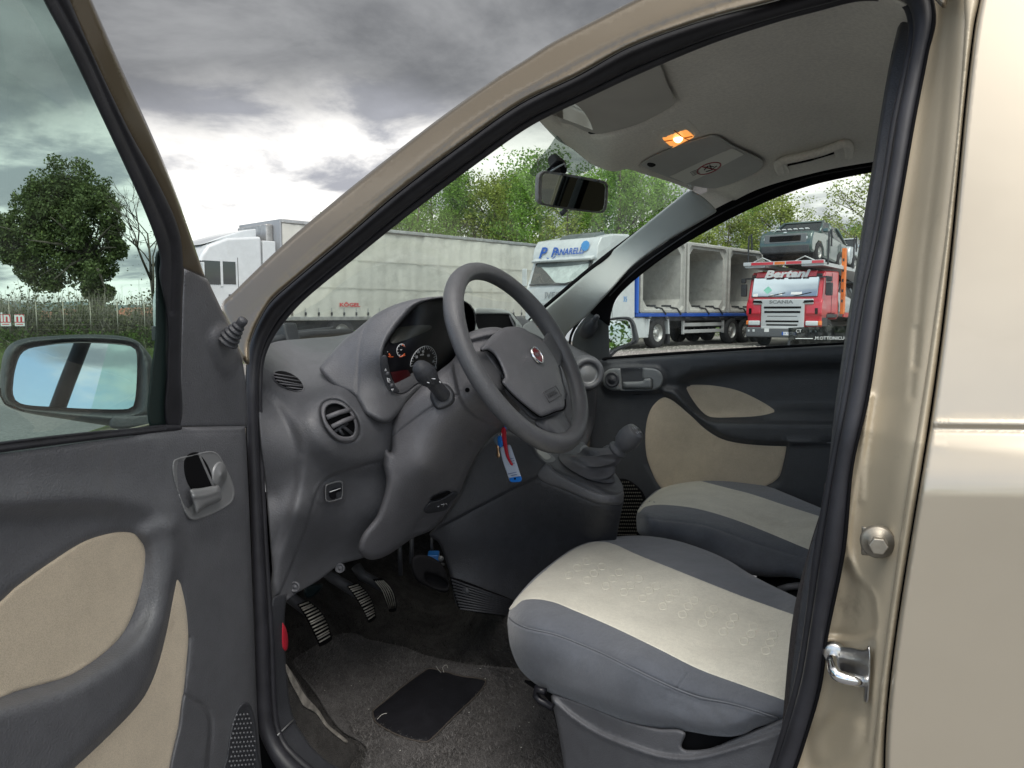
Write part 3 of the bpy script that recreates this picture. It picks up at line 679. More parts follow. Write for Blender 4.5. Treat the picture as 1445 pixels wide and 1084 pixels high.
ring = [T('D3', (672+42*math.cos(a)+8*math.sin(a), 458-16*math.cos(a)+15*math.sin(a)))[0] for a in np.linspace(0, 2*math.pi, 28, endpoint=False)]
tube('prohibition_ring', [on(*q, HLv, .0135) for q in ring], .0017, M_wred, sv2, 6, True)
tube('prohibition_bar', [on(*q, HLv, .0135) for q in T('D3', (645, 452), (700, 464))], .0015, M_wred, sv2, 6)
for a in (((655, 464), (668, 450), (690, 452)), ((662, 470), (690, 461)), ((675, 445), (682, 462), (700, 450))):
    tube('child_seat_symbol', [on(*q, HLv, .0132) for q in T('D3', *a)], .0013, M_void, sv2, 5)
for i in range(4): tube('label_line', [on(*q, HLv, .0132) for q in T('D3', (603+i*3, 474+i*4), (632+i*2, 462+i*4))], .0006, M_void, sv2, 4)
lamp = part('courtesy_lamp', car, 'lit courtesy lamp in the roof')
lo = T('D3', (462, 328), (470, 318), (585, 283), (600, 283), (640, 325), (638, 336), (545, 380), (528, 382))
li = T('D3', (492, 346), (492, 346), (580, 309), (580, 309), (618, 345), (618, 345), (540, 381), (540, 381))
skin('lamp_bezel', lo, HL, M_head, lamp, roll=(3, .008), step=4, h0=.024, holes=[T('D3', (490, 343), (578, 305), (616, 342), (540, 376))])
M_amb = mat('lamp_amber', (.95, .36, .07), .4, emit=.42)
skin('lamp_lens', T('D3', (488, 342), (488, 342), (580, 303), (580, 303), (620, 344), (620, 344), (540, 384), (540, 384)), HL, M_amb, lamp, roll=(2, .002), step=4, h0=.019)
lp = on(*T('D3', (560, 348))[0], HL, .0195)
MB().lathe([(0, .010), (.006, .008), (.009, .003), (.0095, 0)], frame(lp, (.3, -.6, -.7)), 14).build('lamp_bulb', mat('lamp_hot', (1, .72, .30), .4, emit=2.2), lamp, True)
tube('lens_rib', [on(*q, HL, .022) for q in T('D3', (510, 360), (560, 352), (612, 342))], .0012, mat('lamp_rib', (.6, .2, .05), .4), lamp, 6)
tube('lens_rib', [on(*q, HL, .022) for q in T('D3', (545, 320), (575, 345), (600, 356))], .0010, MATS['lamp_rib'], lamp, 6)
gh = part('grab_handle', car)
g0 = T('D3', (935, 470), (925, 448), (945, 430), (1000, 418), (1080, 398), (1130, 380), (1165, 368), (1182, 385), (1180, 412))
gz = cr([on(*g0[0], HL, .0), on(*g0[1], HL, .02), on(*g0[2], HL, .035), on(*g0[3], HL, .04), on(*g0[4], HL, .04), on(*g0[5], HL, .035), on(*g0[6], HL, .03), on(*g0[7], HL, .018), on(*g0[8], HL, 0)], False, 6)
tube('handle_bar', gz, .0095, M_head, gh, 12)
skin('handle_end', T('D3', (908, 438), (930, 425), (945, 428), (955, 450), (965, 472), (950, 484), (925, 486), (912, 465)), HL, M_head, gh, roll=(5, .014), step=4, h0=.028)
skin('handle_end', T('D3', (1126, 372), (1150, 362), (1180, 362), (1190, 378), (1190, 412), (1165, 425), (1140, 428), (1130, 405)), HL, M_head, gh, roll=(5, .014), step=4, h0=.028)
tube('handle_gap', [on(*q, HL, .03) for q in T('D3', (958, 446), (1040, 428), (1126, 402))], .003, M_void, gh, 6)
# ---- interior mirror
rm = part('interior_mirror', car)
rmb = plane(at(807, 270, 'X', -.66), (.62, -.76, -.12))
mo_ = T('D5', (706, 200), (712, 170), (735, 152), (770, 150), (900, 170), (1050, 198), (1072, 210), (1078, 240), (1070, 340), (1055, 360), (1030, 365), (900, 350), (735, 322), (708, 300))
mi_ = T('D5', (742, 185), (750, 166), (775, 163), (900, 183), (1045, 212), (1062, 222), (1062, 250), (1055, 335), (1045, 352), (1020, 355), (900, 340), (760, 317), (742, 305))
M_mh = mat('mirror_case_grey', (.20, .20, .20), .55, bump=grain)
skin('mirror_case', mo_, rmb, M_mh, rm, roll=(6, .03), step=5, h0=.006, holes=[mi_])
skin('mirror_glass', mi_, rmb, M_mirrord, rm, roll=(1, 0), step=12)
tube('mirror_arm', [on(*q, rmb, h) for q, h in zip(T('D5', (800, 170), (810, 140), (830, 118), (800, 95)), (-.04, -.05, -.07, -.1))], .014, M_blk, rm, 10)
skin('mirror_mount', T('D5', (765, 148), (780, 128), (820, 96), (850, 105), (866, 125), (862, 162), (830, 158)), lambda x, y: rmb(x, y)+.035, M_void, rm, roll=(3, .01), step=5)
tube('mount_edge', [on(*q, rmb, -.02) for q in T('D5', (785, 152), (830, 125), (855, 112), (862, 130))], .0018, M_trimlt, rm, 6)
tube('dip_lever', [on(*q, rmb, 0) for q in T('D5', (862, 345), (850, 360), (835, 370))], .005, M_dk, rm, 8)
# ---- passenger side windscreen pillar trim
pil = T('D4', (402, 172), (402, 172), (470, 205), (545, 275), (540, 290), (300, 432), (120, 562), (0, 692))+T('W', (800, 325), (745, 372), (715, 410), (720, 460), (760, 500), (760, 520), (700, 500), (620, 440), (540, 380))+[(748, 452), (768, 437), (768, 437), (800, 410), (860, 358)]
skin('pillar_trim', pil, tps([(975, 273, 2.10), (1004, 297, 2.14), (860, 358, 'X', -.90), (860, 411, 2.17), (768, 437, 2.10), (800, 473, 2.24), (745, 455, 2.05)]), M_trimlt, car, h0=.012, roll=(3, .008), step=6, feats=[('g', T('D4', (430, 195), (480, 240), (515, 280)), 2, .002)])

# ---- passenger door
pd = part('front_door', car, 'closed passenger door with dark trim and beige inserts')
PDY = plane((0, 2.27, 0), (0.02, -1, 0)); pdb = lambda x, y: PDY(x, y)
pt_out = T('D6', (40, 100), (40, 100), (125, 92), (700, 52), (1315, 18), (1600, 0), (1600, 0), (1600, 1000), (1600, 1000), (40, 1000), (40, 1000))
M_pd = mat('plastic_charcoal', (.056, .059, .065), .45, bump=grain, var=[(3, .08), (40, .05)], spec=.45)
scp = T('D6', (495, 215), (520, 192), (580, 170), (700, 152), (900, 135), (1320, 118), (1600, 110), (1600, 345), (1240, 342), (940, 340), (870, 372), (740, 380), (620, 376), (575, 345), (530, 285))
pin = T('D6', (512, 235), (520, 222), (560, 217), (650, 222), (760, 245), (860, 290), (937, 338), (937, 350), (860, 368), (740, 375), (630, 373), (590, 350), (545, 295))
pB = T('D6', (398, 279), (345, 325), (318, 400), (312, 500), (325, 590), (385, 715), (500, 800), (800, 800), (900, 712), (960, 665), (985, 590), (1000, 515), (1000, 515), (800, 503), (680, 478), (600, 430), (520, 355), (440, 290))
pband = T('D6', (395, 245), (450, 240), (495, 290), (545, 345), (620, 385), (740, 395), (900, 400), (1250, 402), (1600, 400), (1600, 490), (1240, 495), (1000, 502), (800, 492), (690, 468), (610, 415), (530, 345), (450, 280))
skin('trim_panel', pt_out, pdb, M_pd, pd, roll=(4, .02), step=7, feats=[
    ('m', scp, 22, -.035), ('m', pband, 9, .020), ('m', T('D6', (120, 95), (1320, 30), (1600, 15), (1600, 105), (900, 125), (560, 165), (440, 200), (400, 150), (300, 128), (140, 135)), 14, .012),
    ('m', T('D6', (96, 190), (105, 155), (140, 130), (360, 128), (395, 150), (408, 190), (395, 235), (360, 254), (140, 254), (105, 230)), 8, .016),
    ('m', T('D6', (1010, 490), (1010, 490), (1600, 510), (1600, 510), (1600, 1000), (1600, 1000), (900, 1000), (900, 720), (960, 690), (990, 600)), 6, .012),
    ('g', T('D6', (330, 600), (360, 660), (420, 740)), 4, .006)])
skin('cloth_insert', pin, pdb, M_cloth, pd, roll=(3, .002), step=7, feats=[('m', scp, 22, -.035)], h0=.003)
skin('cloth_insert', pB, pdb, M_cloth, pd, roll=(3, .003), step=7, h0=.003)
skin('storage_edge', T('D6', (1012, 488), (1240, 495), (1600, 500), (1600, 508), (1240, 504), (1012, 496)), pdb, mat('plastic_edge', (.10, .105, .115), .4), pd, roll=(1, .001), step=5, h0=.016)
ph = part('door_handle', pd)
bz = T('D6', (104, 192), (112, 160), (145, 138), (200, 136), (350, 137), (385, 155), (398, 192), (385, 228), (350, 244), (200, 245), (145, 243), (112, 222))
M_sil2 = mat('plastic_silver_b', (.19, .20, .205), .45, metal=.2, bump=grain)
skin('handle_bezel', bz, pdb, M_sil2, ph, roll=(3, .006), step=4, h0=.024, holes=[T('D6', (193, 142), (193, 142), (298, 138), (298, 138), (302, 190), (340, 192), (344, 238), (344, 238), (200, 240), (200, 240))])
skin('handle_recess', T('D6', (185, 135), (350, 135), (350, 245), (185, 245)), pdb, M_void, ph, roll=(1, .001), step=8, h0=.004)
skin('handle_lever', T('D6', (203, 203), (203, 203), (300, 198), (305, 188), (335, 186), (343, 198), (342, 236), (330, 238), (205, 236), (205, 236)), pdb, M_sil2, ph, roll=(4, .010), step=3.5, h0=.036)
skin('handle_socket', T('D6', (205, 150), (298, 145), (298, 190), (208, 192)), pdb, M_dk, ph, roll=(2, .002), step=5, h0=.012)
q = T('D6', (150, 192))[0]
MB().lathe([(0, .003), (.007, .003), (.008, .001), (.012, .002), (.0125, 0), (.018, .002), (.022, .004), (.024, 0), (.024, -.004)], frame(on(*q, pdb, .025), (0, -1, 0)), 32).build('tweeter_grille', M_dk, ph, True)
# speaker mesh low on the passenger side
skin('speaker_surround', T('D6', (150, 690), (200, 672), (250, 690), (300, 740), (325, 820), (320, 900), (200, 1000), (120, 1000), (100, 800)), pdb, M_void, pd, roll=(2, .003), step=6, h0=.012)
mb = MB()
for i in range(22):
    for j in range(16):
        x_, y_ = 130+i*10+(j % 2)*5, 690+j*17
        if (x_-200)**2/110**2+(y_-830)**2/150**2 < 1:
            mb.lathe([(0, .0016), (.0022, .001), (.0028, 0)], frame(on(*T('D6', (x_, y_))[0], pdb, .014), (0, -1, 0)), 6)
mb.build('speaker_grille', mat('mesh_bronze', (.09, .085, .07), .5), pd, True, kind='stuff')
# window surround, corner trim, adjuster, glass, mirror
PF = [((1430, -40), (1425, 75)), ((1415, 5), (1405, 72)), ((1100, 58), (1090, 136)), ((900, 110), (925, 185)), ((700, 192), (740, 262)), ((520, 282), (560, 350)), ((300, 432), (340, 476)), ((120, 560), (150, 616)), ((-12, 688), (40, 722)), ((-90, 770), (10, 800)), ((-100, 800), (2, 870))]
pf = [(T('D4', a)[0], T('D4', b)[0]) for a, b in PF]
pfb = plane((0, 2.27, 1.03), (0, -1, -.22))
o_ = cr([p[0] for p in pf], False, 6); i_ = cr([p[1] for p in pf], False, 6)
skin('window_seal', list(o_)+list(i_[::-1]), pfb, M_void, pd, roll=(4, .006), step=6, seg=2, straight=True, h0=.01)
tube('seal_highlight', [on(x, y, pfb, .014) for x, y in (o_*.55+i_*.45)[:50]], .0022, M_rub, pd, 6)
skin('waist_seal', T('D6', (100, 96), (125, 82), (700, 42), (1320, 8), (1600, -8), (1600, 4), (1320, 20), (700, 56), (130, 95)), pdb, M_void, pd, roll=(1, .003), step=5, h0=.008)
pct = T('W', (905, 505), (905, 505), (810, 515), (775, 495), (752, 465), (745, 430), (760, 380), (800, 325), (850, 275), (895, 232), (895, 232))
skin('corner_trim', pct, pfb, mat('plastic_corner', (.055, .06, .062), .5, bump=grain), pd, roll=(3, .004), step=6, h0=.004, feats=[('m', T('W', (790, 350), (830, 330), (840, 350), (830, 390), (800, 415), (780, 400)), 12, .010), ('g', T('W', (872, 500), (872, 250)), 2, -.002)])
skin('corner_gasket', T('W', (730, 455), (735, 400), (760, 350), (800, 300), (850, 250), (890, 215), (897, 222), (855, 262), (808, 312), (768, 362), (745, 405), (740, 455), (760, 500), (745, 490)), pfb, M_void, pd, roll=(1, .003), step=4, h0=.008)
ma = part('mirror_adjuster', pd)
a3 = on(*T('W', (806, 385))[0], pfb, .012); b3 = on(*T('W', (850, 322))[0], pfb, .085); ax = b3-a3; L = np.linalg.norm(ax)
MB().lathe([(.022, -.01), (.023, L*.2), (.021, L*.45), (.016, L*.5), (.017, L*.56), (.012, L*.6), (.013, L*.68), (.009, L*.72), (.006, L*.75), (.0085, L*.85), (.0085, L*1.0), (0, L*1.05)], frame(a3, ax), 20).build('adjuster_knob', M_dk, ma, True)
skin('window_glass', T('D4', (10, 1000), (10, 1000), (5, 800), (100, 650), (300, 500), (500, 380), (750, 260), (1100, 140), (1430, 70), (1430, 70), (1430, 945), (1430, 945)), lambda x, y: pfb(x, y)+.03, glass('glass_side', (.86, .93, .89), 1.0), pd, roll=(1, 0), step=60)
pm = part('wing_mirror', pd)
pmN = (.80, -.55, .05)
pmb = plane(at(880, 472, 'Y', 2.50), pmN)
pmo = T('W', (898, 495), (898, 340), (910, 328), (960, 322), (990, 325), (1010, 345), (1022, 385), (1028, 420), (1018, 436), (985, 447), (940, 468))
pmi = T('W', (885, 475), (885, 345), (905, 340), (965, 337), (985, 345), (996, 385), (997, 420), (985, 432), (940, 448), (910, 462))
skin('mirror_housing', pmo, pmb, M_dk, pm, roll=(5, .04), step=4, h0=.01, holes=[T('W', (888, 478), (888, 342), (905, 338), (965, 335), (987, 343), (998, 385), (999, 420), (987, 434), (940, 450), (910, 465))])
skin('mirror_glass', pmi, pmb, M_mirror, pm, roll=(1, 0), step=9)
# ================================================================ DASHBOARD
da = part('dashboard', car)
dbase = tps([(371, 500, .92), (384, 486, 1.05), (430, 480, 1.18), (478, 476, 1.28), (450, 505, 1.12), (408, 537, .985), (455, 530, 1.03), (371, 550, .885), (395, 600, .885), (385, 700, .89), (421, 640, .905), (415, 720, .905), (388, 845, .90),
             (485, 600, .985), (470, 690, 1.00), (450, 780, 1.02), (530, 640, 1.06), (540, 720, 1.10), (505, 790, 1.12), (560, 520, 1.12), (600, 600, 1.18)])
dout = [(368, 500), (384, 484), (430, 478), (478, 474), (540, 462), (575, 470), (600, 500), (600, 600), (580, 700), (540, 775), (510, 788), (480, 797), (448, 820), (420, 836), (388, 852), (384, 800), (376, 700), (366, 600)]
endc = T('C4', (48, 655), (90, 700), (130, 742), (170, 800), (205, 860), (230, 930), (243, 1010), (246, 1084))+T('C6', (216, 60), (210, 180), (180, 330), (140, 460), (100, 570), (88, 690), (90, 790))
endface = [(350, 540), (366, 545)]+endc+[(360, 850), (350, 700)]
podo = T('C4', (250, 830), (262, 740), (300, 690), (390, 652), (490, 648), (530, 690), (570, 750), (640, 800), (700, 850), (745, 880), (745, 1020), (690, 1060), (560, 1090), (430, 1075), (370, 1030), (310, 960))
knee = T('C6', (95, 785), (125, 740), (180, 610), (235, 470), (272, 350), (300, 260), (325, 215), (375, 180), (460, 148), (615, 108), (700, 200), (700, 560), (470, 620), (300, 700), (150, 770))
db = skin('dash_shell', dout, dbase, M_pl, da, roll=(3, .004), step=5, feats=[
    ('m', endface, 16, -.020), ('m', podo, 34, .026), ('m', knee, 7, -.005),
    ('m', T('C4', (280, 560), (340, 540), (440, 640), (400, 660), (330, 640)), 14, -.010),
    ('g', T('C6', (95, 785), (125, 740), (180, 610), (235, 470), (272, 350), (300, 260), (325, 215), (375, 180), (460, 148), (615, 108)), 2, .003),
    ('m', T('C4', (355, 800), (362, 740), (400, 712), (450, 712), (500, 740), (550, 800), (570, 870), (560, 920), (520, 945), (470, 945), (410, 910), (370, 860)), 6, -.010),
    ('m', T('C6', (300, 300), (300, 230), (345, 205), (415, 205), (425, 300), (350, 315)), 10, .006)])
# demister slot
dvo = T('C4', (96, 590), (100, 560), (130, 550), (180, 558), (235, 590), (270, 635), (268, 660), (235, 668), (180, 655), (125, 628))
dv = part('demister_vent', da)
skin('vent_rim', dvo, lambda x, y: dbase(x, y), M_pl, dv, roll=(2, .002), step=3.5, h0=.005, feats=[('m', [tuple(np.mean(dvo, 0)+(np.array(p)-np.mean(dvo, 0))*.93) for p in dvo], 2, -.002)])
dvi = [tuple(np.mean(dvo, 0)+(np.array(p)-np.mean(dvo, 0))*.90) for p in dvo]
skin('vent_cavity', dvi, dbase, M_void, dv, roll=(1, .001), step=6, h0=.0052)
for i in range(5):
    a = T('C4', (102+i*6, 572+i*17), (262-i*3 if i > 2 else 222+i*18, 592+i*21 if i < 3 else 640+(i-3)*14))
    pl_ = np.array(dvi); pl2 = resample(cr(dvi), 1)
    A0, A1 = np.array(a[0]), np.array(a[1]); tt = np.linspace(-.3, 1.3, 80)[:, None]; ln = A0+(A1-A0)*tt; ins = ln[dist_poly(ln, pl2) > .2]
    if len(ins) > 2: tube('vent_slat', [on(*ins[0], dbase, .007), on(*ins[-1], dbase, .007)], .0013, M_pl2, dv, 6)
# round vent
rv = part('round_vent', da)
ro = T('C4', (360, 790), (365, 745), (395, 720), (440, 716), (490, 735), (535, 785), (562, 850), (562, 900), (545, 935), (510, 946), (460, 940), (415, 905), (380, 855))
co = np.mean(ro, 0)
ri = T('C4', (384, 800), (388, 760), (412, 740), (450, 738), (490, 758), (525, 800), (542, 850), (540, 890), (525, 910), (495, 915), (455, 905), (420, 870), (395, 835))
vb = dbase
skin('vent_ring', ro, vb, M_pl2, rv, feats=[('m', podo, 34, .026)], roll=(2.5, .006), step=3.5, h0=.007, holes=[ri])
skin('vent_cavity', T('C4', (375, 800), (388, 745), (450, 728), (545, 800), (552, 900), (495, 925), (420, 885)), vb, M_void, rv, feats=[('m', podo, 34, .026)], roll=(1, .001), step=6, h0=-.004)
for a, b in (((392, 810), (518, 768)), ((420, 862), (540, 808))):
    q1, q2 = T('C4', a, b)
    tube('vent_vane', [on(*q1, vb, .030), on((q1[0]+q2[0])/2, (q1[1]+q2[1])/2-1, vb, .032), on(*q2, vb, .030)], .0042, M_pl2, rv, 8)
for a, b in (((430, 890), (505, 840)), ((455, 870), (480, 905)), ((470, 850), (530, 900))):
    q1, q2 = T('C4', a, b); tube('vent_linkage', [on(*q1, vb, .026), on(*q2, vb, .026)], .003, M_dk, rv, 6)
# headlamp level switch
sw = part('dash_switch', da)
so = T('C6', (340, 232), (348, 218), (400, 202), (420, 203), (427, 215), (425, 285), (415, 292), (360, 306), (345, 302), (340, 290))
skin('switch_bezel', so, dbase, M_silver, sw, roll=(2, .006), step=3, h0=.016, holes=[[tuple(np.mean(so, 0)+(np.array(p)-np.mean(so, 0))*.84) for p in so]])
skin('switch_face', [tuple(np.mean(so, 0)+(np.array(p)-np.mean(so, 0))*.87) for p in so], dbase, M_dk, sw, roll=(1, .001), step=3, h0=.012)
skin('switch_rocker', T('C6', (360, 255), (415, 235), (418, 250), (395, 262), (395, 285), (370, 290)), dbase, M_blk, sw, roll=(2, .003), step=3, h0=.016)
tube('switch_mark', [on(*q, dbase, .018) for q in T('C6', (362, 256), (415, 238))], .0007, M_white, sw, 5)
for c in ((193, 716), (412, 625)):
    q = T('C6', c)[0]
    MB().lathe([(0, .002), (.003, .0022), (.0035, .0012), (.0065, .0012), (.0068, .0035), (.009, .003), (.0095, -.001)], frame(on(*q, dbase, .001), (.5, -1, .1)), 20).build('trim_screw', M_pl, da, True)
# instrument binnacle
bb = tps([(452, 520, 1.03), (470, 490, 1.06), (505, 460, 1.08), (560, 435, 1.10), (620, 420, 1.16), (660, 422, 1.30), (672, 450, 1.44), (665, 480, 1.46), (540, 500, 1.05), (500, 540, 1.03), (545, 590, 1.04), (540, 540, 1.06), (575, 560, 1.12), (600, 540, 1.18), (640, 440, 1.22)])
bo = T('C4', (352, 545), (378, 505), (420, 455), (480, 390), (560, 325), (660, 245), (760, 195), (880, 162), (1035, 148), (1110, 158), (1165, 185), (1198, 230), (1207, 290), (1195, 360), (1150, 450), (1000, 640), (880, 700), (760, 815), (730, 835), (690, 838), (640, 815), (600, 790), (570, 740), (530, 690), (440, 648), (390, 600))
bh = T('C4', (1100, 170), (1040, 160), (965, 170), (890, 200), (815, 275), (755, 350), (712, 420), (700, 480), (708, 560), (735, 630), (760, 665), (790, 678), (830, 665), (880, 625), (950, 600), (1080, 520), (1160, 420), (1196, 330), (1196, 240), (1160, 190))
bi = part('instrument_binnacle', car)
skin('binnacle_hood', bo, bb, M_pl, bi, roll=(7, .022), step=4.5, holes=[bh], h0=.012, feats=[
    ('g', T('C4', (618, 285), (590, 350), (570, 450), (562, 560), (555, 700)), 2.2, .0025), ('g', T('C4', (1060, 152), (960, 158), (870, 185), (790, 260), (720, 350), (690, 430), (684, 500), (695, 590), (730, 660)), 3.5, -.004)])
cf = plane(at(600, 500, 'X', -.985), (1, -.05, .12))
cfb = lambda x, y: bb(x, y)+.016+.055*sm((np.asarray(x, float)-560)/100)+.02*sm((490-np.asarray(y, float))/60)
wall_o = resample(cr(bh), 4); n_ = len(wall_o)
Va = [on(x, y, bb, .006) for x, y in wall_o]; cc = np.mean(wall_o, 0)
Vb = [on(*(cc+(p-cc)*1.0), cfb, 0) for p in wall_o]
Vm = [tuple(np.array(a)*.5+np.array(b)*.5+np.array([0, 0, 0])) for a, b in zip(Va, Vb)]
mk('hood_lining', Va+Vm+Vb, [(r*n_+i, r*n_+(i+1) % n_, (r+1)*n_+(i+1) % n_, (r+1)*n_+i) for r in (0, 1) for i in range(n_)], mat('plastic_lining', (.02, .021, .026), .6), bi)
skin('cluster_face', [tuple(cc+(np.array(p)-cc)*1.03) for p in bh], cfb, M_blk, bi, roll=(1, 0), step=20)
# cluster print: gauges
def arc(c, rx, ry, a0, a1, n=24, tilt=0):
    out = []
    for a in np.linspace(R(a0), R(a1), n):
        x, y = rx*math.cos(a), -ry*math.sin(a)
        out.append((c[0]+x*math.cos(tilt)-y*math.sin(tilt), c[1]+x*math.sin(tilt)+y*math.cos(tilt)))
    return out
def wire(name, pts, r, mt, parent, h=.002, base=cfb): return tube(name, [on(*q, base, h) for q in pts], r, mt, parent, 5)
M_pr = mat('dial_print', (.62, .64, .66), .5); M_or = mat('dial_orange', (.75, .13, .03), .5)
dg = part('speedometer', bi)
dc = T('E3', (600, 640))[0]
wire('dial_arc', arc(dc, 17.5, 25, 205, 0, 40, .35), .0007, M_pr, dg)
for i in range(23):
    a = 205-i*9.2
    p0 = arc(dc, 17.5, 25, a, a, 1, .35)[0]; k = .87 if i % 2 else .80; p1 = (dc[0]+(p0[0]-dc[0])*k, dc[1]+(p0[1]-dc[1])*k)
    wire('dial_tick', [p0, p1], .0006, M_pr, dg)
def clock_text(s, cpt, size): 
    q = T('E3', cpt)[0]; m = frame(on(*q, cfb, .0025), (1, -.05, .12)); return m
for s, c in (('20', (525, 572)), ('30', (545, 517)), ('40', (597, 512)), ('60', (655, 555)), ('80', (708, 620)), ('100', (728, 690))):
    text('dial_number', s, clock_text(s, c, 1), .0075, M_pr, dg, ext=.0001)
text('dial_unit', 'km/h', clock_text('', (585, 545), 1), .0055, M_pr, dg, ext=.0001)
fg = part('fuel_gauge', bi)
fc = T('E3', (362, 500))[0]
wire('dial_arc', arc(fc, 6.8, 9, 60, 290, 26, .1), .0007, M_pr, fg)
wire('reserve_arc', arc(fc, 5.2, 8.2, 280, 330, 8, .1), .0009, M_or, fg)
wire('reserve_arc', T('E3', (368, 440), (400, 460)), .0009, M_or, fg)
wire('reserve_arc', T('E3', (340, 572), (400, 555)), .0010, M_or, fg)
for i in range(7):
    a = 60+i*38; p0 = arc(fc, 6.8, 9, a, a, 1, .1)[0]; wire('dial_tick', [p0, (fc[0]+(p0[0]-fc[0])*.75, fc[1]+(p0[1]-fc[1])*.75)], .0006, M_pr, fg)
wire('gauge_needle', T('E3', (348, 490), (356, 500), (366, 486)), .0006, M_pr, fg)
tg = part('temperature_gauge', bi)
wire('needle', T('E3', (222, 535), (245, 572)), .0014, M_or, tg); wire('reserve_arc', T('E3', (215, 565), (238, 574), (270, 570)), .0009, M_or, tg); wire('dial_tick', T('E3', (205, 512), (212, 520)), .0008, M_pr, tg)
skin('trip_display', T('E3', (240, 738), (240, 738), (430, 712), (430, 712), (470, 790), (480, 835), (430, 855), (290, 872), (290, 872)), cfb, M_lcd, bi, roll=(1, .0005), step=5, h0=.004)
skin('glass_reflection_band', T('E3', (240, 410), (300, 270), (420, 235), (620, 225), (695, 240), (640, 290), (500, 350), (380, 395)), cfb, mat('dial_reflection', (.035, .037, .033), .4), bi, roll=(1, .0005), step=6, h0=.002)  # reflection on the cluster glass, drawn as a paler grey band
# buttons on the left edge of the binnacle
M_icon = mat('icon_white', (.75, .76, .78), .5)
bt = part('trip_buttons', bi)
skin('button_panel', T('E3', (128, 640), (150, 560), (195, 560), (215, 650), (240, 760), (290, 880), (340, 950), (300, 965), (250, 950), (190, 880), (145, 760)), bb, M_dk, bt, roll=(2, .002), step=3, h0=.018)
for a in (((178, 722), (188, 702), (196, 724), (178, 722)), ((252, 925), (272, 922), (264, 944), (252, 925)), ((205, 800), (212, 845), (235, 855)), ((212, 812), (228, 812), (236, 830), (222, 838), (212, 828))):
    wire('button_symbol', T('E3', *a), .0008, M_icon, bt, .0205, bb)
for c in ((205, 752), (252, 880)):
    MB().lathe([(0, .003), (.0025, .0028), (.0035, .001)], frame(on(*T('E3', c)[0], bb, .018), (.7, -.7, 0)), 12).build('button', M_pl, bt, True)
# column shroud
sb = tps([(551, 604, 1.07), (590, 550, 1.09), (640, 505, 1.16), (700, 500, 1.22), (715, 590, 1.27), (690, 620, 1.31), (620, 600, 1.09), (600, 660, 1.08), (650, 690, 1.28), (610, 745, 1.26), (560, 735, 1.10), (520, 775, 1.06), (540, 650, 1.05), (670, 560, 1.14)])
sh = T('C4', (742, 1000), (742, 850), (800, 760), (900, 650), (1000, 560), (1085, 488))+[(660, 470), (720, 470), (740, 560), (722, 596), (690, 620), (668, 650), (655, 680), (646, 700), (613, 745), (582, 760), (546, 784), (522, 790), (507, 780), (506, 768), (513, 752), (531, 729), (541, 702), (545, 678), (541, 655), (543, 632)]
co_ = part('steering_column', car)
seam = T('C4', (745, 918), (860, 830), (975, 748))+T('C4', (1090, 692), (1115, 684))
skin('column_shroud', sh, sb, M_pl2, co_, roll=(9, .026), step=4.5, feats=[('g', seam, 1.5, .004), ('g', T('C4', (1085, 500), (1100, 600), (1130, 720), (1200, 800), (1290, 840), (1380, 850)), 3, .003),
    ('m', T('C4', (1085, 490), (1095, 600), (1130, 720), (1200, 800), (1290, 845), (1450, 860), (1450, 400), (1150, 400)), 6, -.010),
    ('f', lambda x, y: -.010*np.exp(-((x-T('C4', (1188, 928))[0][0])**2+(y-T('C4', (1188, 928))[0][1])**2)/26)-.006*np.exp(-((x-T('C4', (1160, 660))[0][0])**2+(y-T('C4', (1160, 660))[0][1])**2)/9)),
    ('m', T('C6', (830, 350), (860, 290), (960, 255), (985, 262), (960, 310), (900, 370), (840, 430), (770, 430)), 7, -.010), ('g', T('C4', (745, 920), (740, 1010), (715, 1084)), 3, -.002)])
MB().lathe([(0, -.001), (.0035, -.0008), (.0042, .001)], frame(on(*T('C4', (1160, 660))[0], sb, .002), (.6, -.8, 0)), 12).build('screw_hole', M_void, co_, True)
skin('release_lever', T('C6', (822, 352), (850, 303), (900, 290), (955, 255), (982, 255), (980, 275), (945, 310), (930, 340), (890, 352)), sb, M_dk, co_, roll=(3, .012), step=3.5, h0=.012, feats=[('m', T('C6', (852, 296), (890, 268), (950, 258), (930, 275), (890, 292)), 2, -.012)])
skin('lever_gap', T('C6', (850, 296), (865, 280), (905, 262), (948, 252), (930, 272), (895, 288)), sb, M_void, co_, roll=(1, .001), step=3, h0=.013)
for a in (((886, 328), (894, 324)), ((903, 318), (918, 314), (912, 328)), ((926, 312), (932, 318))): wire('lever_symbol', T('C6', *a), .0007, M_icon, co_, .0135, sb)
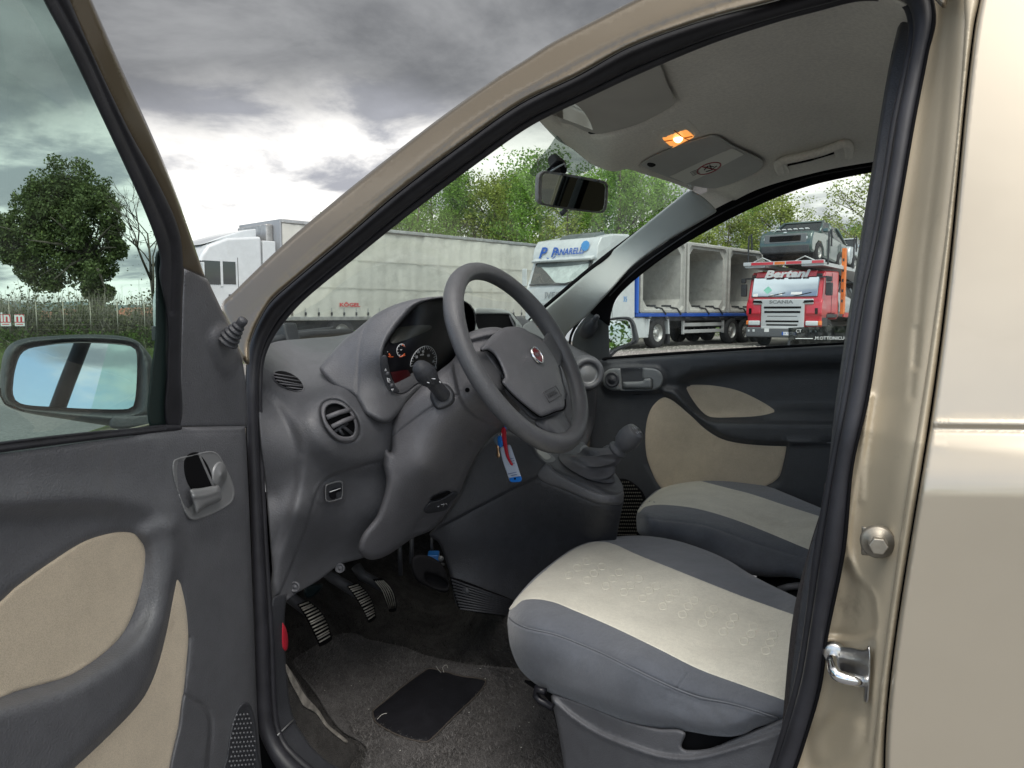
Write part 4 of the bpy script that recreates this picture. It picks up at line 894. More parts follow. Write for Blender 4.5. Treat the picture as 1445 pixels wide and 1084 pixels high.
# stalk
sk = part('column_stalk', co_)
skin('stalk_base', T('C4', (955, 690), (975, 640), (1040, 625), (1080, 660), (1092, 700), (1080, 735), (1040, 760), (1000, 768), (975, 745)), sb, M_dk, sk, roll=(4, .012), step=4, h0=.012)
s0 = on(*T('C4', (1030, 690))[0], sb, .01); tip = P(*T('C4', (888, 520))[0], 1.02)
ax = tip-s0; L = np.linalg.norm(ax); fs = frame(s0, ax)
MB().lathe([(.0125, 0), (.012, L*.25), (.0125, L*.45), (.0140, L*.52)], fs, 20).build('stalk_arm', M_dk, sk, True)
mb = MB(); prof = [(.0142, L*.50), (.0160, L*.56), (.0172, L*.68), (.0165, L*.82), (.0125, L*.95), (.0070, L*1.01), (0, L*1.03)]
pr2 = []
zs = np.linspace(L*.50, L*.86, 14); V = []; n = 48
for z in list(zs)+[L*.93, L*.98, L*1.02]:
    r = np.interp(z, [p[1] for p in prof], [p[0] for p in prof])
    fl = math.sin(min(1, max(0, (z-L*.52)/(L*.30)))*math.pi)
    for k in range(n): a = 2*math.pi*k/n; rr = r+.0013*fl*math.cos(a*16); V.append((rr*math.cos(a), rr*math.sin(a), z))
m_ = len(V)//n
mb.add(V, [(i*n+k, i*n+(k+1) % n, (i+1)*n+(k+1) % n, (i+1)*n+k) for i in range(m_-1) for k in range(n)]+[tuple((m_-1)*n+k for k in range(n))], fs)
mb.build('stalk_grip', M_dk, sk, True)
for a in (0.9, 1.6, 2.3): 
    pass
for c in (((940, 618), (952, 622)), ((1008, 612), (1014, 622)), ((965, 598), (985, 600))):
    q1, q2 = T('C4', *c); tube('stalk_symbol', [P(*q1, 1.025), P(*q2, 1.025)], .0007, M_icon, sk, 5)
# ---- steering wheel (30 degrees from upright, 37 cm across)
wh = part('steering_wheel', car)
wc = np.array([-.69, 1.28, 1.07]); wa = R(30); wn = np.array([math.cos(wa), 0, math.sin(wa)]); e1 = np.array([0, 1., 0]); e2 = np.cross(wn, e1)
if e2[2] < 0: e2 = -e2
def WP(r, a, h=0): return wc+r*(math.cos(a)*e1+math.sin(a)*e2)+wn*h
# angle measured from +Y (to the passenger) through the top; steering a little off centre
M_wh = mat('wheel_foam', (.100, .101, .108), .36, bump=(420, .7, .0012), var=[(5, .06), (60, .05)], spec=.5, rvar=.05)
tube('rim', [WP(.184, a) for a in np.linspace(0, 2*math.pi, 96, endpoint=False)], [.0168+.0018*(1 if False else max(0, math.cos((a-R(20))*3)) ) for a in np.linspace(0, 2*math.pi, 96, endpoint=False)], M_wh, wh, 20, True)
tube('rim_seam', [WP(.1852-.0155, a, .004) for a in np.linspace(0, 2*math.pi, 96, endpoint=False)], .0012, M_wh, wh, 6, True)
def wproj(p): d = np.asarray(p)-CAM; z = d@FW; return (CX+FP*(d@RT)/z, CY-FP*(d@UP)/z)
wpl = plane(wc, wn)
# spokes: blends from rim to hub, traced on the wheel's own plane
skin('spoke', T('E1', (905, 640), (960, 575), (1060, 640), (1085, 720), (1050, 800), (1020, 860), (960, 820), (880, 700)), wpl, M_wh, wh, roll=(6, .016), step=4, h0=.010)
skin('spoke', T('E1', (430, 735), (480, 733), (530, 765), (575, 830), (605, 920), (590, 960), (600, 1040), (520, 1000), (430, 880), (375, 790), (370, 745)), wpl, M_wh, wh, roll=(6, .014), step=4, h0=.002)
skin('spoke', T('E2', (740, 312), (800, 300), (880, 262), (900, 300), (930, 350), (990, 380), (1020, 400), (960, 455), (870, 450), (790, 420), (700, 350)), wpl, M_wh, wh, roll=(6, .016), step=4, h0=.002, feats=[('m', T('E2', (760, 330), (820, 310), (870, 350), (900, 420), (880, 440), (820, 410)), 8, .012)])
skin('hub_shell', T('E1', (420, 720), (440, 690), (600, 560), (900, 640), (1030, 850), (1060, 980), (1090, 1070))+T('E2', (900, 180), (895, 260), (780, 320), (690, 330), (600, 250), (510, 150), (490, 80)), wpl, M_pl, wh, roll=(6, .03), step=5, h0=.006)
pad = T('E1', (428, 730), (445, 690), (520, 610), (590, 560), (680, 547), (750, 560), (830, 610), (900, 660), (960, 740), (1010, 830), (1035, 920), (1050, 980))+T('E2', (885, 130), (890, 200), (885, 255), (830, 275), (745, 308), (720, 300), (640, 240), (560, 170), (505, 110), (490, 85), (505, 60))+T('E1', (608, 935), (600, 905), (570, 830), (530, 765), (480, 730))
skin('airbag_cover', pad, wpl, M_pl2, wh, roll=(8, .016), step=4.5, h0=.040, feats=[('f', lambda x, y: .010*np.exp(-((x-745)**2/60**2+(y-520)**2/70**2)))])
elg = T('E1', (853, 768))[0]
fe = frame(on(*elg, wpl, .055), wn, (0, 0, 1))
em = part('wheel_emblem', wh, 'round red emblem with a chrome ring')
# emblem seated on the cover
MB().lathe([(.0150, .000), (.0150, .003), (.0165, .0042), (.018, .003), (.0185, 0)], fe, 36).build('emblem_ring', M_chrome, wh, True)
MB().lathe([(0, .0025), (.0150, .0018)], fe, 36).build('emblem_disc', mat('emblem_red', (.22, .012, .02), .3, coat=1), wh, True)
bpy.data.objects.remove(em)
text('emblem_letters', 'FIAT', fe @ Matrix.Translation((0, 0, .0030)), .0125, M_silver, wh, ext=.0003, sx=.85)
la = [on(*q, wpl, .0475) for q in T('E1', (925, 1035), (1020, 1015), (1030, 1058), (1000, 1075), (930, 1090))]
qa = T('E2', (812, 163))[0]
fa = frame(on(*qa, wpl, .0505), wn, (0, -.12, 1))
text('airbag_lettering', 'AIRBAG', fa, .0125, mat('emboss_dark', (.07, .07, .075), .5), wh, ext=.0006)
W_, H_ = .030, .0105
tube('airbag_frame', [fa @ Vector(v) for v in ((-W_, -H_, 0), (W_, -H_, 0), (W_, H_, 0), (-W_, H_, 0))], .0007, MATS['emboss_dark'], wh, 5, True)
tube('pad_gap', [on(*q, wpl, .028) for q in cr(pad[13:]+pad[:1], False, 5)], .0022, M_void, wh, 6)
MB().lathe([(.05, -.09), (.055, -.03), (.06, 0)], frame(wc, wn), 24).build('column_boss', M_dk, wh, True)
# ---- centre of the dash: storage tray, stack, passenger side
st_b = tps([(673, 440, 1.50), (735, 455, 1.70), (675, 480, 1.48), (738, 485, 1.72), (700, 437, 1.62)])
cs = part('dash_tray', da)
tr_o = T('E1', (380, 412), (450, 405), (560, 410), (630, 425), (665, 445), (700, 490), (745, 552), (760, 640), (640, 640), (430, 700), (380, 640), (375, 480))
skin('tray_surround', tr_o, st_b, M_trimlt, cs, roll=(3, .012), step=4, holes=[T('E1', (388, 455), (400, 452), (640, 455), (650, 465), (690, 550), (640, 556), (520, 575), (425, 582), (385, 500))])
skin('tray_cavity', T('E1', (370, 440), (660, 440), (710, 560), (640, 600), (420, 600), (370, 540)), lambda x, y: st_b(x, y)+.010, M_void, cs, roll=(1, 0), step=9)
skin('tray_side', T('E1', (640, 460), (652, 465), (690, 550), (678, 553)), lambda x, y: st_b(x, y)-.001, M_pl, cs, roll=(1, .001), step=4)
skin('radio_face', T('E1', (430, 605), (520, 592), (545, 600), (470, 690), (440, 700)), st_b, M_blk, cs, roll=(1, .001), step=4, h0=.004)
skin('binnacle_side', T('E1', (385, 545), (372, 600), (370, 640), (400, 690), (425, 720), (440, 690), (400, 560)), lambda x, y: bb(x, y)*1.02, M_trimlt, da, roll=(2, .01), step=5)
pb = tps([(726, 452, 1.75), (770, 468, 2.0), (800, 482, 2.18), (838, 505, 2.24), (835, 600, 2.20), (780, 520, 1.95), (740, 500, 1.70), (790, 640, 1.9), (700, 620, 1.6), (700, 520, 1.62)])
M_dlt = mat('dash_top', (.22, .23, .235), .6, bump=grain)
skin('dash_passenger_side', [(728, 447), (745, 452), (770, 463), (795, 480), (815, 492), (832, 500), (841, 515), (842, 545), (838, 600), (815, 650), (780, 670), (730, 660), (690, 640), (650, 600), (670, 540), (700, 510), (736, 492), (732, 465)], pb, M_pl, da, roll=(5, .02), step=6, feats=[('g', [(738, 486), (790, 500), (818, 520), (822, 600)], 4, .006)])
skin('dash_top_passenger', T('E1', (745, 555), (800, 510), (840, 530), (900, 610), (960, 700), (880, 640), (800, 600)), lambda x, y: pb(x, y)-.02, M_dlt, da, roll=(3, .006), step=5)
# round passenger vent
pv_ = part('round_vent', da)
fv = frame(P(829, 527, 2.12), (.62, -.78, .05))
MB().lathe([(.030, .002), (.032, .010), (.040, .014), (.047, .010), (.052, 0), (.056, -.02), (.05, -.06)], fv, 36).build('vent_ring', M_pl, pv_, True)
MB().lathe([(0, .005), (.022, .004), (.026, .001), (.030, .004)], fv, 36).build('vent_disc', M_silver, pv_, True)
# ---- centre console
cn = part('centre_console', car)
cb = tps([(690, 620, 1.41), (760, 650, 1.44), (870, 700, 1.50), (640, 760, 1.36), (625, 800, 1.36), (700, 800, 1.43), (780, 760, 1.52), (860, 760, 1.56), (648, 860, 1.35), (720, 870, 1.44), (600, 760, 1.34), (880, 690, 1.56)])
side = [(668, 648), (690, 618), (720, 600), (745, 612), (758, 640), (770, 652), (800, 668), (835, 682), (858, 692), (879, 700), (877, 720), (870, 760), (866, 800), (830, 860), (760, 900), (716, 880), (716, 868), (680, 864), (648, 858), (640, 840), (636, 815), (626, 783), (618, 765), (606, 755), (613, 745), (646, 700)]
upl = T('E2', (20, 1045), (150, 985), (350, 880), (560, 770), (715, 695))
skin('console_side', side, cb, M_dk, cn, roll=(5, .012), step=5.5, feats=[('m', upl+T('E2', (770, 600), (640, 440), (430, 440), (200, 780), (0, 1000)), 5, .006), ('g', upl, 2, .003), ('g', T('E2', (720, 700), (900, 780), (1100, 862), (1245, 868)), 2, .003), ('g', T('E2', (712, 692), (770, 605), (828, 590)), 1.6, .003)])
ctb = tps([(758, 645, 1.47), (879, 690, 1.57), (800, 640, 1.60), (850, 650, 1.66), (745, 615, 1.50), (840, 690, 1.52), (868, 668, 1.64), (830, 632, 1.70), (780, 655, 1.47)])
top = T('E2', (650, 480), (700, 520), (770, 600), (830, 650), (950, 720), (1080, 780), (1180, 800), (1240, 800), (1262, 780), (1255, 740), (1220, 680), (1190, 640), (1100, 560), (1030, 495), (1010, 470), (800, 440), (660, 440))
skin('console_top', top, ctb, M_pl, cn, roll=(5, .008), step=4.5, h0=.006, feats=[('g', T('E2', (770, 605), (828, 590)), 1.5, .003), ('m', T('E2', (850, 560), (900, 540), (1100, 600), (1200, 680), (1240, 740), (1200, 778), (1100, 760), (980, 700), (880, 640)), 7, -.005)])
nose = T('E2', (712, 694), (770, 603), (830, 652), (950, 722), (1080, 782), (1180, 802), (1240, 800), (1263, 782), (1262, 830), (1245, 866), (1180, 870), (1080, 855), (900, 782))
skin('console_rim', nose, lambda x, y: cb(x, y)-.006, M_pl, cn, roll=(4, .01), step=4.5)
skin('button_plate', T('E2', (660, 488), (700, 520), (745, 580), (775, 602), (828, 585), (800, 545), (760, 520), (700, 490)), ctb, M_silver, cn, roll=(2, .003), step=3.5, h0=.010)
for q in (((715, 520), (760, 530), (800, 560), (795, 575), (770, 582), (740, 560)),): skin('console_button', T('E2', *q), ctb, mat('button_light', (.5, .5, .47), .4), cn, roll=(2, .003), step=3, h0=.015)
skin('console_edge', T('E2', (985, 520), (1020, 488), (1050, 520), (1060, 550), (1020, 530)), ctb, M_silver, cn, roll=(1, .003), step=3.5, h0=.010)
# gear lever and gaiter
gl = part('gear_lever', cn)
top3 = P(*T('E2', (1345, 395))[0], 1.58); bot3 = P(*T('E2', (1215, 530))[0], 1.585)
axg = top3-bot3; Lg = np.linalg.norm(axg); fg_ = frame(bot3, axg)
rows = []; nb_ = 30
ring0 = [np.array(on(*q, ctb, .010)) for q in resample(cr(T('E2', (850, 560), (890, 540), (980, 560), (1100, 590), (1180, 660), (1210, 720), (1150, 730), (1050, 710), (950, 660), (880, 610))), .8)]
ring0 = resample(np.array(ring0), .001); ring0 = ring0[np.linspace(0, len(ring0)-1, nb_+1).astype(int)[:-1]]
fgn = np.array(fg_)[:3, :3]; topring = []
for p in ring0:
    d = p-ring0.mean(0); d = d-(d@fgn[:, 2])*fgn[:, 2]; d /= np.linalg.norm(d); topring.append(np.array(bot3)+d*.0165+fgn[:, 2]*.004)
V = []; nr = 16
for i in range(nr+1):
    t = i/nr
    for k in range(nb_):
        p = ring0[k]*(1-t)+topring[k]*t; ctr = ring0.mean(0)*(1-t)+np.array(bot3)*t; d = p-ctr; 
        sag = 1+.14*math.sin(math.pi*t)*math.sin(k*1.25+t*9)+.20*math.sin(t*math.pi*4+k*.6)*math.sin(math.pi*t)-.22*math.sin(math.pi*t)
        V.append(ctr+d*sag+np.array([0, 0, .006*math.sin(k*1.3+t*9)*math.sin(math.pi*t)]))
go = mk('gaiter', V, [(i*nb_+k, i*nb_+(k+1) % nb_, (i+1)*nb_+(k+1) % nb_, (i+1)*nb_+k) for i in range(nr) for k in range(nb_)], mat('gaiter_leather', (.10, .10, .108), .5, bump=(300, .5, .001), var=[(20, .1)]), gl)
ss = go.modifiers.new('s', 'SUBSURF'); ss.render_levels = 1
MB().lathe([(.014, -.01), (.0165, .0), (.021, .002), (.0225, .006), (.0215, .010), (.016, .013), (.0165, .018), (.0235, .028), (.0262, .042), (.0255, .055), (.0225, .066), (.0205, .069)], fg_, 32).build('gear_knob', M_pl, gl, True)
MB().lathe([(.0205, .069), (.0198, .0705), (0, .0725)], fg_, 32).build('knob_cap', mat('knob_cap', (.16, .16, .165), .3), gl, True)
for i, (x, s) in enumerate(((-.009, '1'), (0, '3'), (.009, '5'), (-.009, '2'), (0, '4'), (.009, 'R'))):
    text('gear_number', s, fg_ @ Matrix.Translation((x, .006 if i < 3 else -.007, .0722)), .0075, M_pr, gl, ext=.0003)
wire('gear_pattern', [(0, 0), (0, 0)], .0001, M_pr, gl) if False else None
# ribbed kick plate at the console foot
kp_ = T('C6', (945, 668), (945, 668), (1000, 682), (1120, 728), (1245, 778), (1262, 800), (1225, 858), (1225, 858), (1100, 845), (990, 825), (990, 825), (965, 750))
skin('kick_plate', kp_, lambda x, y: cb(x, y)-.010, M_void, cn, roll=(2, .004), step=6)
kpo = resample(cr(kp_), 1)
for i in range(11):
    A0, A1 = [np.array(q) for q in T('C6', (930, 674+i*15.5), (1260, 790+i*7.5))]
    tt = np.linspace(0, 1, 160)[:, None]; ln = A0+(A1-A0)*tt; ins = ln[dist_poly(ln, kpo) > 1.0]
    if len(ins) > 3: tube('plate_rib', [on(*ins[0], cb, .022), on(*ins[len(ins)//2], cb, .022), on(*ins[-1], cb, .022)], .0021, M_dk, cn, 6)
MB().lathe([(0, .004), (.006, .004), (.009, 0)], frame(on(*T('C6', (1022, 738))[0], cb, .018), (0, -1, 0)), 16).build('plate_screw', M_dk, cn, True)
# ---- footwell
FLz = .335
fl = tps([(600, 990, 'Z', FLz), (450, 1000, 'Z', FLz), (760, 1080, 'Z', FLz), (420, 1080, 'Z', FLz), (500, 930, 'Z', FLz), (640, 900, 'Z', FLz+.01), (700, 950, 'Z', FLz), (560, 870, 'Z', FLz+.02), (470, 850, 'X', -1.35), (560, 800, 'X', -1.40), (640, 830, 'X', -1.25), (720, 880, 1.38), (430, 880, 'X', -1.25), (600, 760, 'X', -1.42), (400, 850, 'X', -1.3)])
cpt = part('footwell', car)
skin('carpet', [(380, 860), (385, 830), (420, 815), (480, 780), (560, 740), (620, 740), (660, 820), (740, 850), (800, 880), (900, 1100), (900, 1250), (500, 1250), (420, 1140), (392, 1050), (385, 950)], fl, M_carpet, cpt, roll=(4, .01), step=5, feats=[
    ('m', T('D1', (430, 90), (560, 120), (740, 200), (760, 230), (600, 190), (500, 170)), 20, .02), ('g', T('D1', (670, 215), (700, 195), (735, 180)), 2, .008), ('g', T('D1', (660, 218), (720, 188)), 2, -.006),
    ('m', T('D1', (280, 260), (330, 250), (350, 290), (330, 320), (290, 300)), 10, -.02),
    ('f', lambda x, y: .0035*np.sin(x*.11+y*.05)*np.sin(y*.13-x*.04)+.0014*np.sin(x*.9+y*1.7)*np.sin(y*1.1-x*.7))])
# strands of pile and lint
fuz = random.Random(5)
def pile(name, poly, base, n, h, mt, parent, w=.0007, skip=None):
    pl_ = resample(cr(poly), 4); x0, y0 = pl_.min(0); x1, y1 = pl_.max(0)
    q = np.array([(fuz.uniform(x0, x1), fuz.uniform(y0, y1)) for _ in range(int(n*1.8))]); q = q[dist_poly(q, pl_) > 1][:n]
    if skip is not None: q = q[dist_poly(q, resample(cr(skip), 3)) < -1]
    d = rays(q[:, 0], q[:, 1]); p = CAM+d*base(q[:, 0], q[:, 1])[:, None]; V = []; F = []
    for i, c in enumerate(p):
        a = fuz.uniform(0, 6.28); b = fuz.uniform(.3, 1.0)*h; lx, ly = fuz.gauss(0, .7)*h, fuz.gauss(0, .7)*h
        u = np.array([math.cos(a)*w, math.sin(a)*w, 0]); c = c-np.array([0, 0, .001]); k = len(V)
        V += [c-u, c+u, c+np.array([lx, ly, b])]; F.append((k, k+1, k+2))
    return mk(name, V, F, mt, parent, False, 'stuff')
pile('pile_strands', [(400, 900), (470, 830), (600, 770), (640, 830), (730, 880), (730, 960), (800, 1084), (600, 1084), (430, 1084)], fl, 20000, .010, M_fibd, cpt, .0009)
# floor mat: a loose thing
matt = thing('floor_mat', (-.95, 1.28, FLz), 'grey pile floor mat with a black heel pad lying in the driver footwell', 'floor mat')
mt_o = T('D1', (92, 452), (100, 435), (140, 408), (200, 372), (270, 336), (320, 328), (360, 332), (400, 352), (450, 362), (520, 378), (560, 385), (600, 405), (640, 418), (700, 432), (800, 452), (900, 462), (1010, 472), (1060, 490), (1150, 580), (1200, 700), (1260, 1000), (800, 1050), (500, 1000), (380, 900), (390, 830), (395, 800), (370, 775), (300, 735), (240, 665), (195, 590), (140, 520))
flm = lambda x, y: fl(x, y)-.012
skin('mat_pile', mt_o, flm, M_mat, matt, roll=(4, .012), step=4.5, feats=[('f', lambda x, y: .0022*np.sin(x*.045+y*.03+1)+.0012*np.sin(x*1.0+y*1.9)*np.sin(y*1.3-x*.8))])
hp = T('D1', (425, 655), (425, 645), (480, 600), (560, 535), (645, 476), (655, 474), (700, 482), (780, 505), (878, 522), (872, 545), (840, 585), (760, 660), (655, 763), (635, 770), (560, 755), (490, 725), (437, 690))
hpad = skin('heel_pad', hp, flm, mat('heel_rubber', (.009, .009, .012), .6, bump=(60, .4, .002), var=[(30, .2)], spec=.3), matt, roll=(2.5, .004), step=5, h0=.005)
tube('pad_stitching', [on(x, y, flm, .004) for x, y in resample(cr([tuple(np.mean(hp, 0)+(np.array(p)-np.mean(hp, 0))*1.015) for p in hp]), 3)], .0018, mat('stitch_brown', (.06, .05, .042), .9), matt, 5, True)
pile('mat_strands', mt_o[:26], flm, 24000, .009, M_fib, matt, .0008, hp)
mb = MB()
for i in range(14):
    x, y = fuz.uniform(400, 780), fuz.uniform(900, 1080)
    if dist_poly(np.array([(x, y)]), resample(cr(mt_o), 3))[0] > 2: mb.box(-.0012, .0012, -.0008, .0008, 0, .001, Matrix.Translation(Vector(on(x, y, flm, .008))) @ Matrix.Rotation(i, 4, 'Z'))
mb.build('lint_specks', mat('lint', (.45, .44, .40), .9), matt, kind='stuff')
for pts in (((680, 462), (690, 478), (700, 488)), ((712, 488), (708, 468), (722, 458), (728, 470)), ((440, 680), (460, 660), (480, 655))):
    tube('loose_thread', [on(*q, flm, .008) for q in cr(T('D1', *pts), False, 4)], .0007, MATS['lint'], matt, 4)
# sill side
slb = tps([(390, 870, .90), (400, 960, .92), (395, 1060, .87), (420, 1084, .88), (440, 1000, 1.00), (480, 1060, 1.02), (500, 1080, 1.05), (420, 930, .97)])
skin('sill_carpet', T('D1', (60, 440), (70, 455), (110, 510), (160, 590), (220, 670), (290, 740), (360, 785), (392, 810), (375, 850), (330, 875), (290, 1000), (120, 1000), (90, 700), (65, 560)), slb, M_carpet, cpt, roll=(3, .006), step=5, feats=[('f', lambda x, y: .002*np.sin(x*.8+y*1.3)*np.sin(y*1.1))])
skin('frayed_carpet_edge', T('D1', (64, 452), (80, 470), (110, 520), (150, 585), (200, 640), (240, 700), (300, 750), (320, 775), (290, 760), (230, 710), (190, 655), (140, 625), (120, 590), (95, 545), (75, 500)), lambda x, y: slb(x, y)-.006, mat('felt_edge', (.19, .175, .155), .95, bump=(300, .8, .003), var=[(40, .25)]), cpt, roll=(2, .004), step=4, feats=[('f', lambda x, y: .003*np.sin(x*.5+y*.8)*np.sin(y*.7))])
skin('sill_trim', T('D1', (30, 750), (50, 725), (98, 682), (98, 682), (130, 730), (180, 800), (250, 860), (320, 900), (350, 1000), (350, 1000), (120, 1000), (60, 850)), lambda x, y: slb(x, y)-.014, M_dk, cpt, roll=(4, .01), step=5)
skin('kick_trim', [(384, 846), (405, 838), (405, 838), (402, 870), (402, 905), (404, 940), (408, 985), (414, 1012), (418, 1020), (395, 1042), (388, 1010), (384, 940)], lambda x, y: slb(x, y)-.010, M_dk, cpt, roll=(3, .008), step=5)
tube('trim_seam', [on(*q, slb, .022) for q in T('D1', (30, 748), (98, 682))], .0014, M_silver, cpt, 5)
skin('bonnet_release', T('D1', (52, 280), (60, 290), (72, 320), (77, 360), (74, 392), (62, 402), (50, 380)), lambda x, y: slb(x, y)-.004, mat('release_red', (.50, .02, .04), .45), cpt, roll=(3, .012), step=3, h0=.01)
# firewall bits
fb = plane((-1.42, 0, 0), (1, 0, .1))
skin('bulkhead', [(370, 700), (500, 690), (660, 690), (680, 860), (560, 850), (400, 950), (370, 950)], fb, M_void, cpt, roll=(1, 0), step=30)
tube('cable', [at(*q, 'X', -1.1) for q in T('C6', (858, 460), (856, 520), (862, 580))], .004, M_dk, cpt, 6)
MB().box(-.014, .014, -.01, .01, -.02, .02, frame(at(*T('C6', (866, 570))[0], 'X', -1.08), (.5, -.8, 0))).build('blue_connector', mat('connector_blue', (.01, .12, .4), .4), cpt, bevel=.003)
MB().lathe([(0, .004), (.005, .003), (.007, 0)], frame(at(*T('C6', (902, 580))[0], 'X', -1.03), (.5, -.8, 0)), 12).build('clip', M_silver, cpt, True)
for a, b in (((700, 470), (706, 660)), ((760, 470), (758, 600))): tube('harness', [at(*T('C6', a)[0], 'X', -1.12), at(*T('C6', b)[0], 'X', -1.12)], .006, M_dk, cpt, 6)
skin('duct_box', T('C6', (760, 580), (820, 560), (900, 600), (930, 660), (935, 740), (850, 720), (780, 680)), plane((-1.12, 0, 0), (1, -.3, 0)), M_void, cpt, roll=(4, .02), step=6, feats=[('m', T('C6', (832, 650), (930, 690), (930, 725), (835, 700)), 3, -.02)])
tube('duct_edge', [at(*q, 'X', -1.09) for q in T('C6', (825, 600), (850, 605), (915, 608))], .004, M_pl, cpt, 6)
skin('teal_pipe', T('C6', (240, 720), (300, 700), (330, 705), (300, 750), (250, 770)), plane((-1.25, 0, 0), (1, 0, 0)), mat('teal', (.010, .025, .03), .5), cpt, roll=(3, .02), step=5)
# pedals: arm + ribbed rubber pad
M_rib = mat('pedal_rib_worn', (.30, .285, .25), .45, var=[(60, .25)], metal=.3)
def pedal(name, L_, R_, Yc, nr_, arm, lbl, ribs_long=False):
    """L_, R_: left and right edge of the pad in the picture"""
    p = part(name, car, lbl)
    l = cr(L_, False, 8); r = cr(R_, False, 8); l = resample(l, 1, False); r = resample(r, 1, False)
    n = 40; li_ = l[np.linspace(0, len(l)-1, n).astype(int)]; ri_ = r[np.linspace(0, len(r)-1, n).astype(int)]
    xb = at(*((li_[n//2]+ri_[n//2])/2), 'Y', Yc)[0]
    pb_ = tps([(*li_[0], 'X', xb-.015), (*ri_[0], 'X', xb-.015), (*li_[n//2], 'X', xb), (*ri_[n//2], 'X', xb), (*li_[-1], 'X', xb-.025), (*ri_[-1], 'X', xb-.02)])
    c = (li_+ri_)/2
    ol = [tuple(li_[0]), tuple(ri_[0])]+[tuple(x) for x in ri_[5::6]]+[tuple(ri_[-1]), tuple(li_[-1])]+[tuple(x) for x in li_[::-1][3::6]]
    ol = [tuple(c.mean(0)+(np.array(q)-c.mean(0))*1.06) for q in ol]
    skin('pedal_rubber', ol, pb_, M_void, p, roll=(2.5, .012), step=4)
    if not ribs_long:
        for i in range(nr_):
            k = int((i+.5)/nr_*(n-1)); a, b = li_[k]*.92+ri_[k]*.08, ri_[k]*.95+li_[k]*.05
            tube('tread_rib', [on(*a, pb_, .004), on(*((a+b)/2), pb_, .0055), on(*b, pb_, .004)], .0017, M_rib, p, 6)
    else:
        for i in range(nr_):
            f = (i+.5)/nr_; tube('tread_rib', [on(*(li_[k]*(1-f)+ri_[k]*f), pb_, .005) for k in range(2, n-2, 5)], .0013, M_rib, p, 6)
    tube('pedal_arm', [np.array(at(*arm[0], 'Y', Yc))+np.array([-.02, 0, 0]), np.array(at(*arm[1], 'Y', Yc))+np.array([-.03, 0, 0]), at(*c[len(c)//3], 'X', xb-.03)], .012, M_dk, p, 8)
pedal('clutch_pedal', T('D1', (118, 215), (145, 255), (175, 315), (205, 378)), T('D1', (160, 200), (205, 235), (238, 290), (252, 350)), 1.10, 14, T('D1', (95, 120), (125, 190)), 'ribbed clutch pedal nearest the sill')
pedal('brake_pedal', T('D1', (320, 140), (350, 180), (380, 230), (405, 282)), T('D1', (362, 128), (400, 165), (425, 215), (432, 262)), 1.24, 14, T('D1', (230, 60), (300, 110)), 'ribbed brake pedal between the other two')
pedal('throttle_pedal', T('D1', (425, 112), (455, 150), (475, 200), (490, 238)), T('D1', (462, 108), (498, 145), (515, 190), (516, 232)), 1.33, 5, T('D1', (380, 60), (420, 100)), 'narrow throttle pedal with lengthwise ribs', True)
# ---- seats
def seat(nm, sil, cream, base, seam, base2, lever, hole_, lbl, ridges, dots):
    s = part(nm, car, lbl)
    skin('cushion', sil, base, M_grey, s, roll=(26, .045), step=6, feats=[('g', seam, 2.0, .0035), ('g', [(q[0], q[1]+3) for q in seam], 3, -.002)]+ridges)
    skin('cushion_panel', cream, base, M_cream, s, roll=(3, .0025), step=6, h0=.0018, feats=[('f', lambda x, y: -seat_roll(x, y, sil)), *[r for r in ridges if r[0] == 'f']])
    return s
_rc = {}
def seat_roll(x, y, sil):
    k = id(sil)
    if k not in _rc: _rc[k] = resample(cr(sil, True, 8), 3)
    d = dist_poly(np.stack([x, y], 1), _rc[k]); s = np.clip(d/26, 0, 1)
    return .045*(1-np.sqrt(np.clip(1-(1-s)**2, 0, 1)))
sil = T('D2', (40, 600), (40, 570), (48, 535), (68, 500), (130, 430), (200, 372), (270, 325), (340, 300), (420, 286), (520, 284), (620, 300), (720, 332), (800, 368), (870, 412), (940, 450), (1020, 488), (1080, 520), (1120, 540), (1120, 700), (1090, 860), (1060, 930), (985, 925), (900, 945), (860, 965), (810, 976), (740, 972), (660, 963), (560, 955), (450, 930), (300, 872), (200, 832), (130, 790), (80, 740), (50, 670))
cream = T('D2', (46, 540), (62, 512), (100, 468), (150, 420), (220, 362), (280, 324), (342, 304), (400, 310), (480, 345), (600, 393), (700, 433), (850, 492), (1015, 551), (1120, 590), (1120, 590), (1110, 900), (1110, 900), (985, 849), (850, 800), (700, 745), (560, 675), (400, 598), (260, 538), (200, 514), (140, 503), (90, 508))
sbase = tps([(718, 870, 1.06), (735, 845, 1.10), (760, 955, 1.03), (850, 1010, 1.00), (950, 1035, .985), (1090, 1010, .97), (760, 880, 1.03), (900, 930, 1.00), (1060, 990, .98), (1040, 960, 'Z', .655), (1100, 860, 'Z', .66), (900, 870, 'Z', .665), (800, 820, 'Z', .668), (840, 762, 'Z', .655), (930, 757, 'Z', .655), (1030, 800, 'Z', .675), (1120, 850, 'Z', .68), (1000, 900, 'Z', .655), (775, 800, 'Z', .665), (950, 800, 'Z', .67)])
seam_d = T('D2', (44, 565), (70, 585), (110, 602), (200, 622), (300, 660), (380, 695), (460, 735), (600, 802), (700, 840), (800, 860), (880, 882), (970, 912))
wr = [('f', lambda x, y: .0025*np.sin(x*.035-y*.02)*np.sin(y*.03)), ('g', T('D2', (625, 810), (645, 780), (660, 758)), 2, .003), ('g', T('D2', (600, 820), (700, 850), (820, 880)), 6, .003), ('g', T('D2', (820, 960), (890, 930), (960, 915)), 6, .004), ('g', T('D2', (560, 840), (640, 870), (700, 920)), 9, .002), ('g', T('D2', (700, 860), (760, 900), (800, 960)), 8, .0025)]
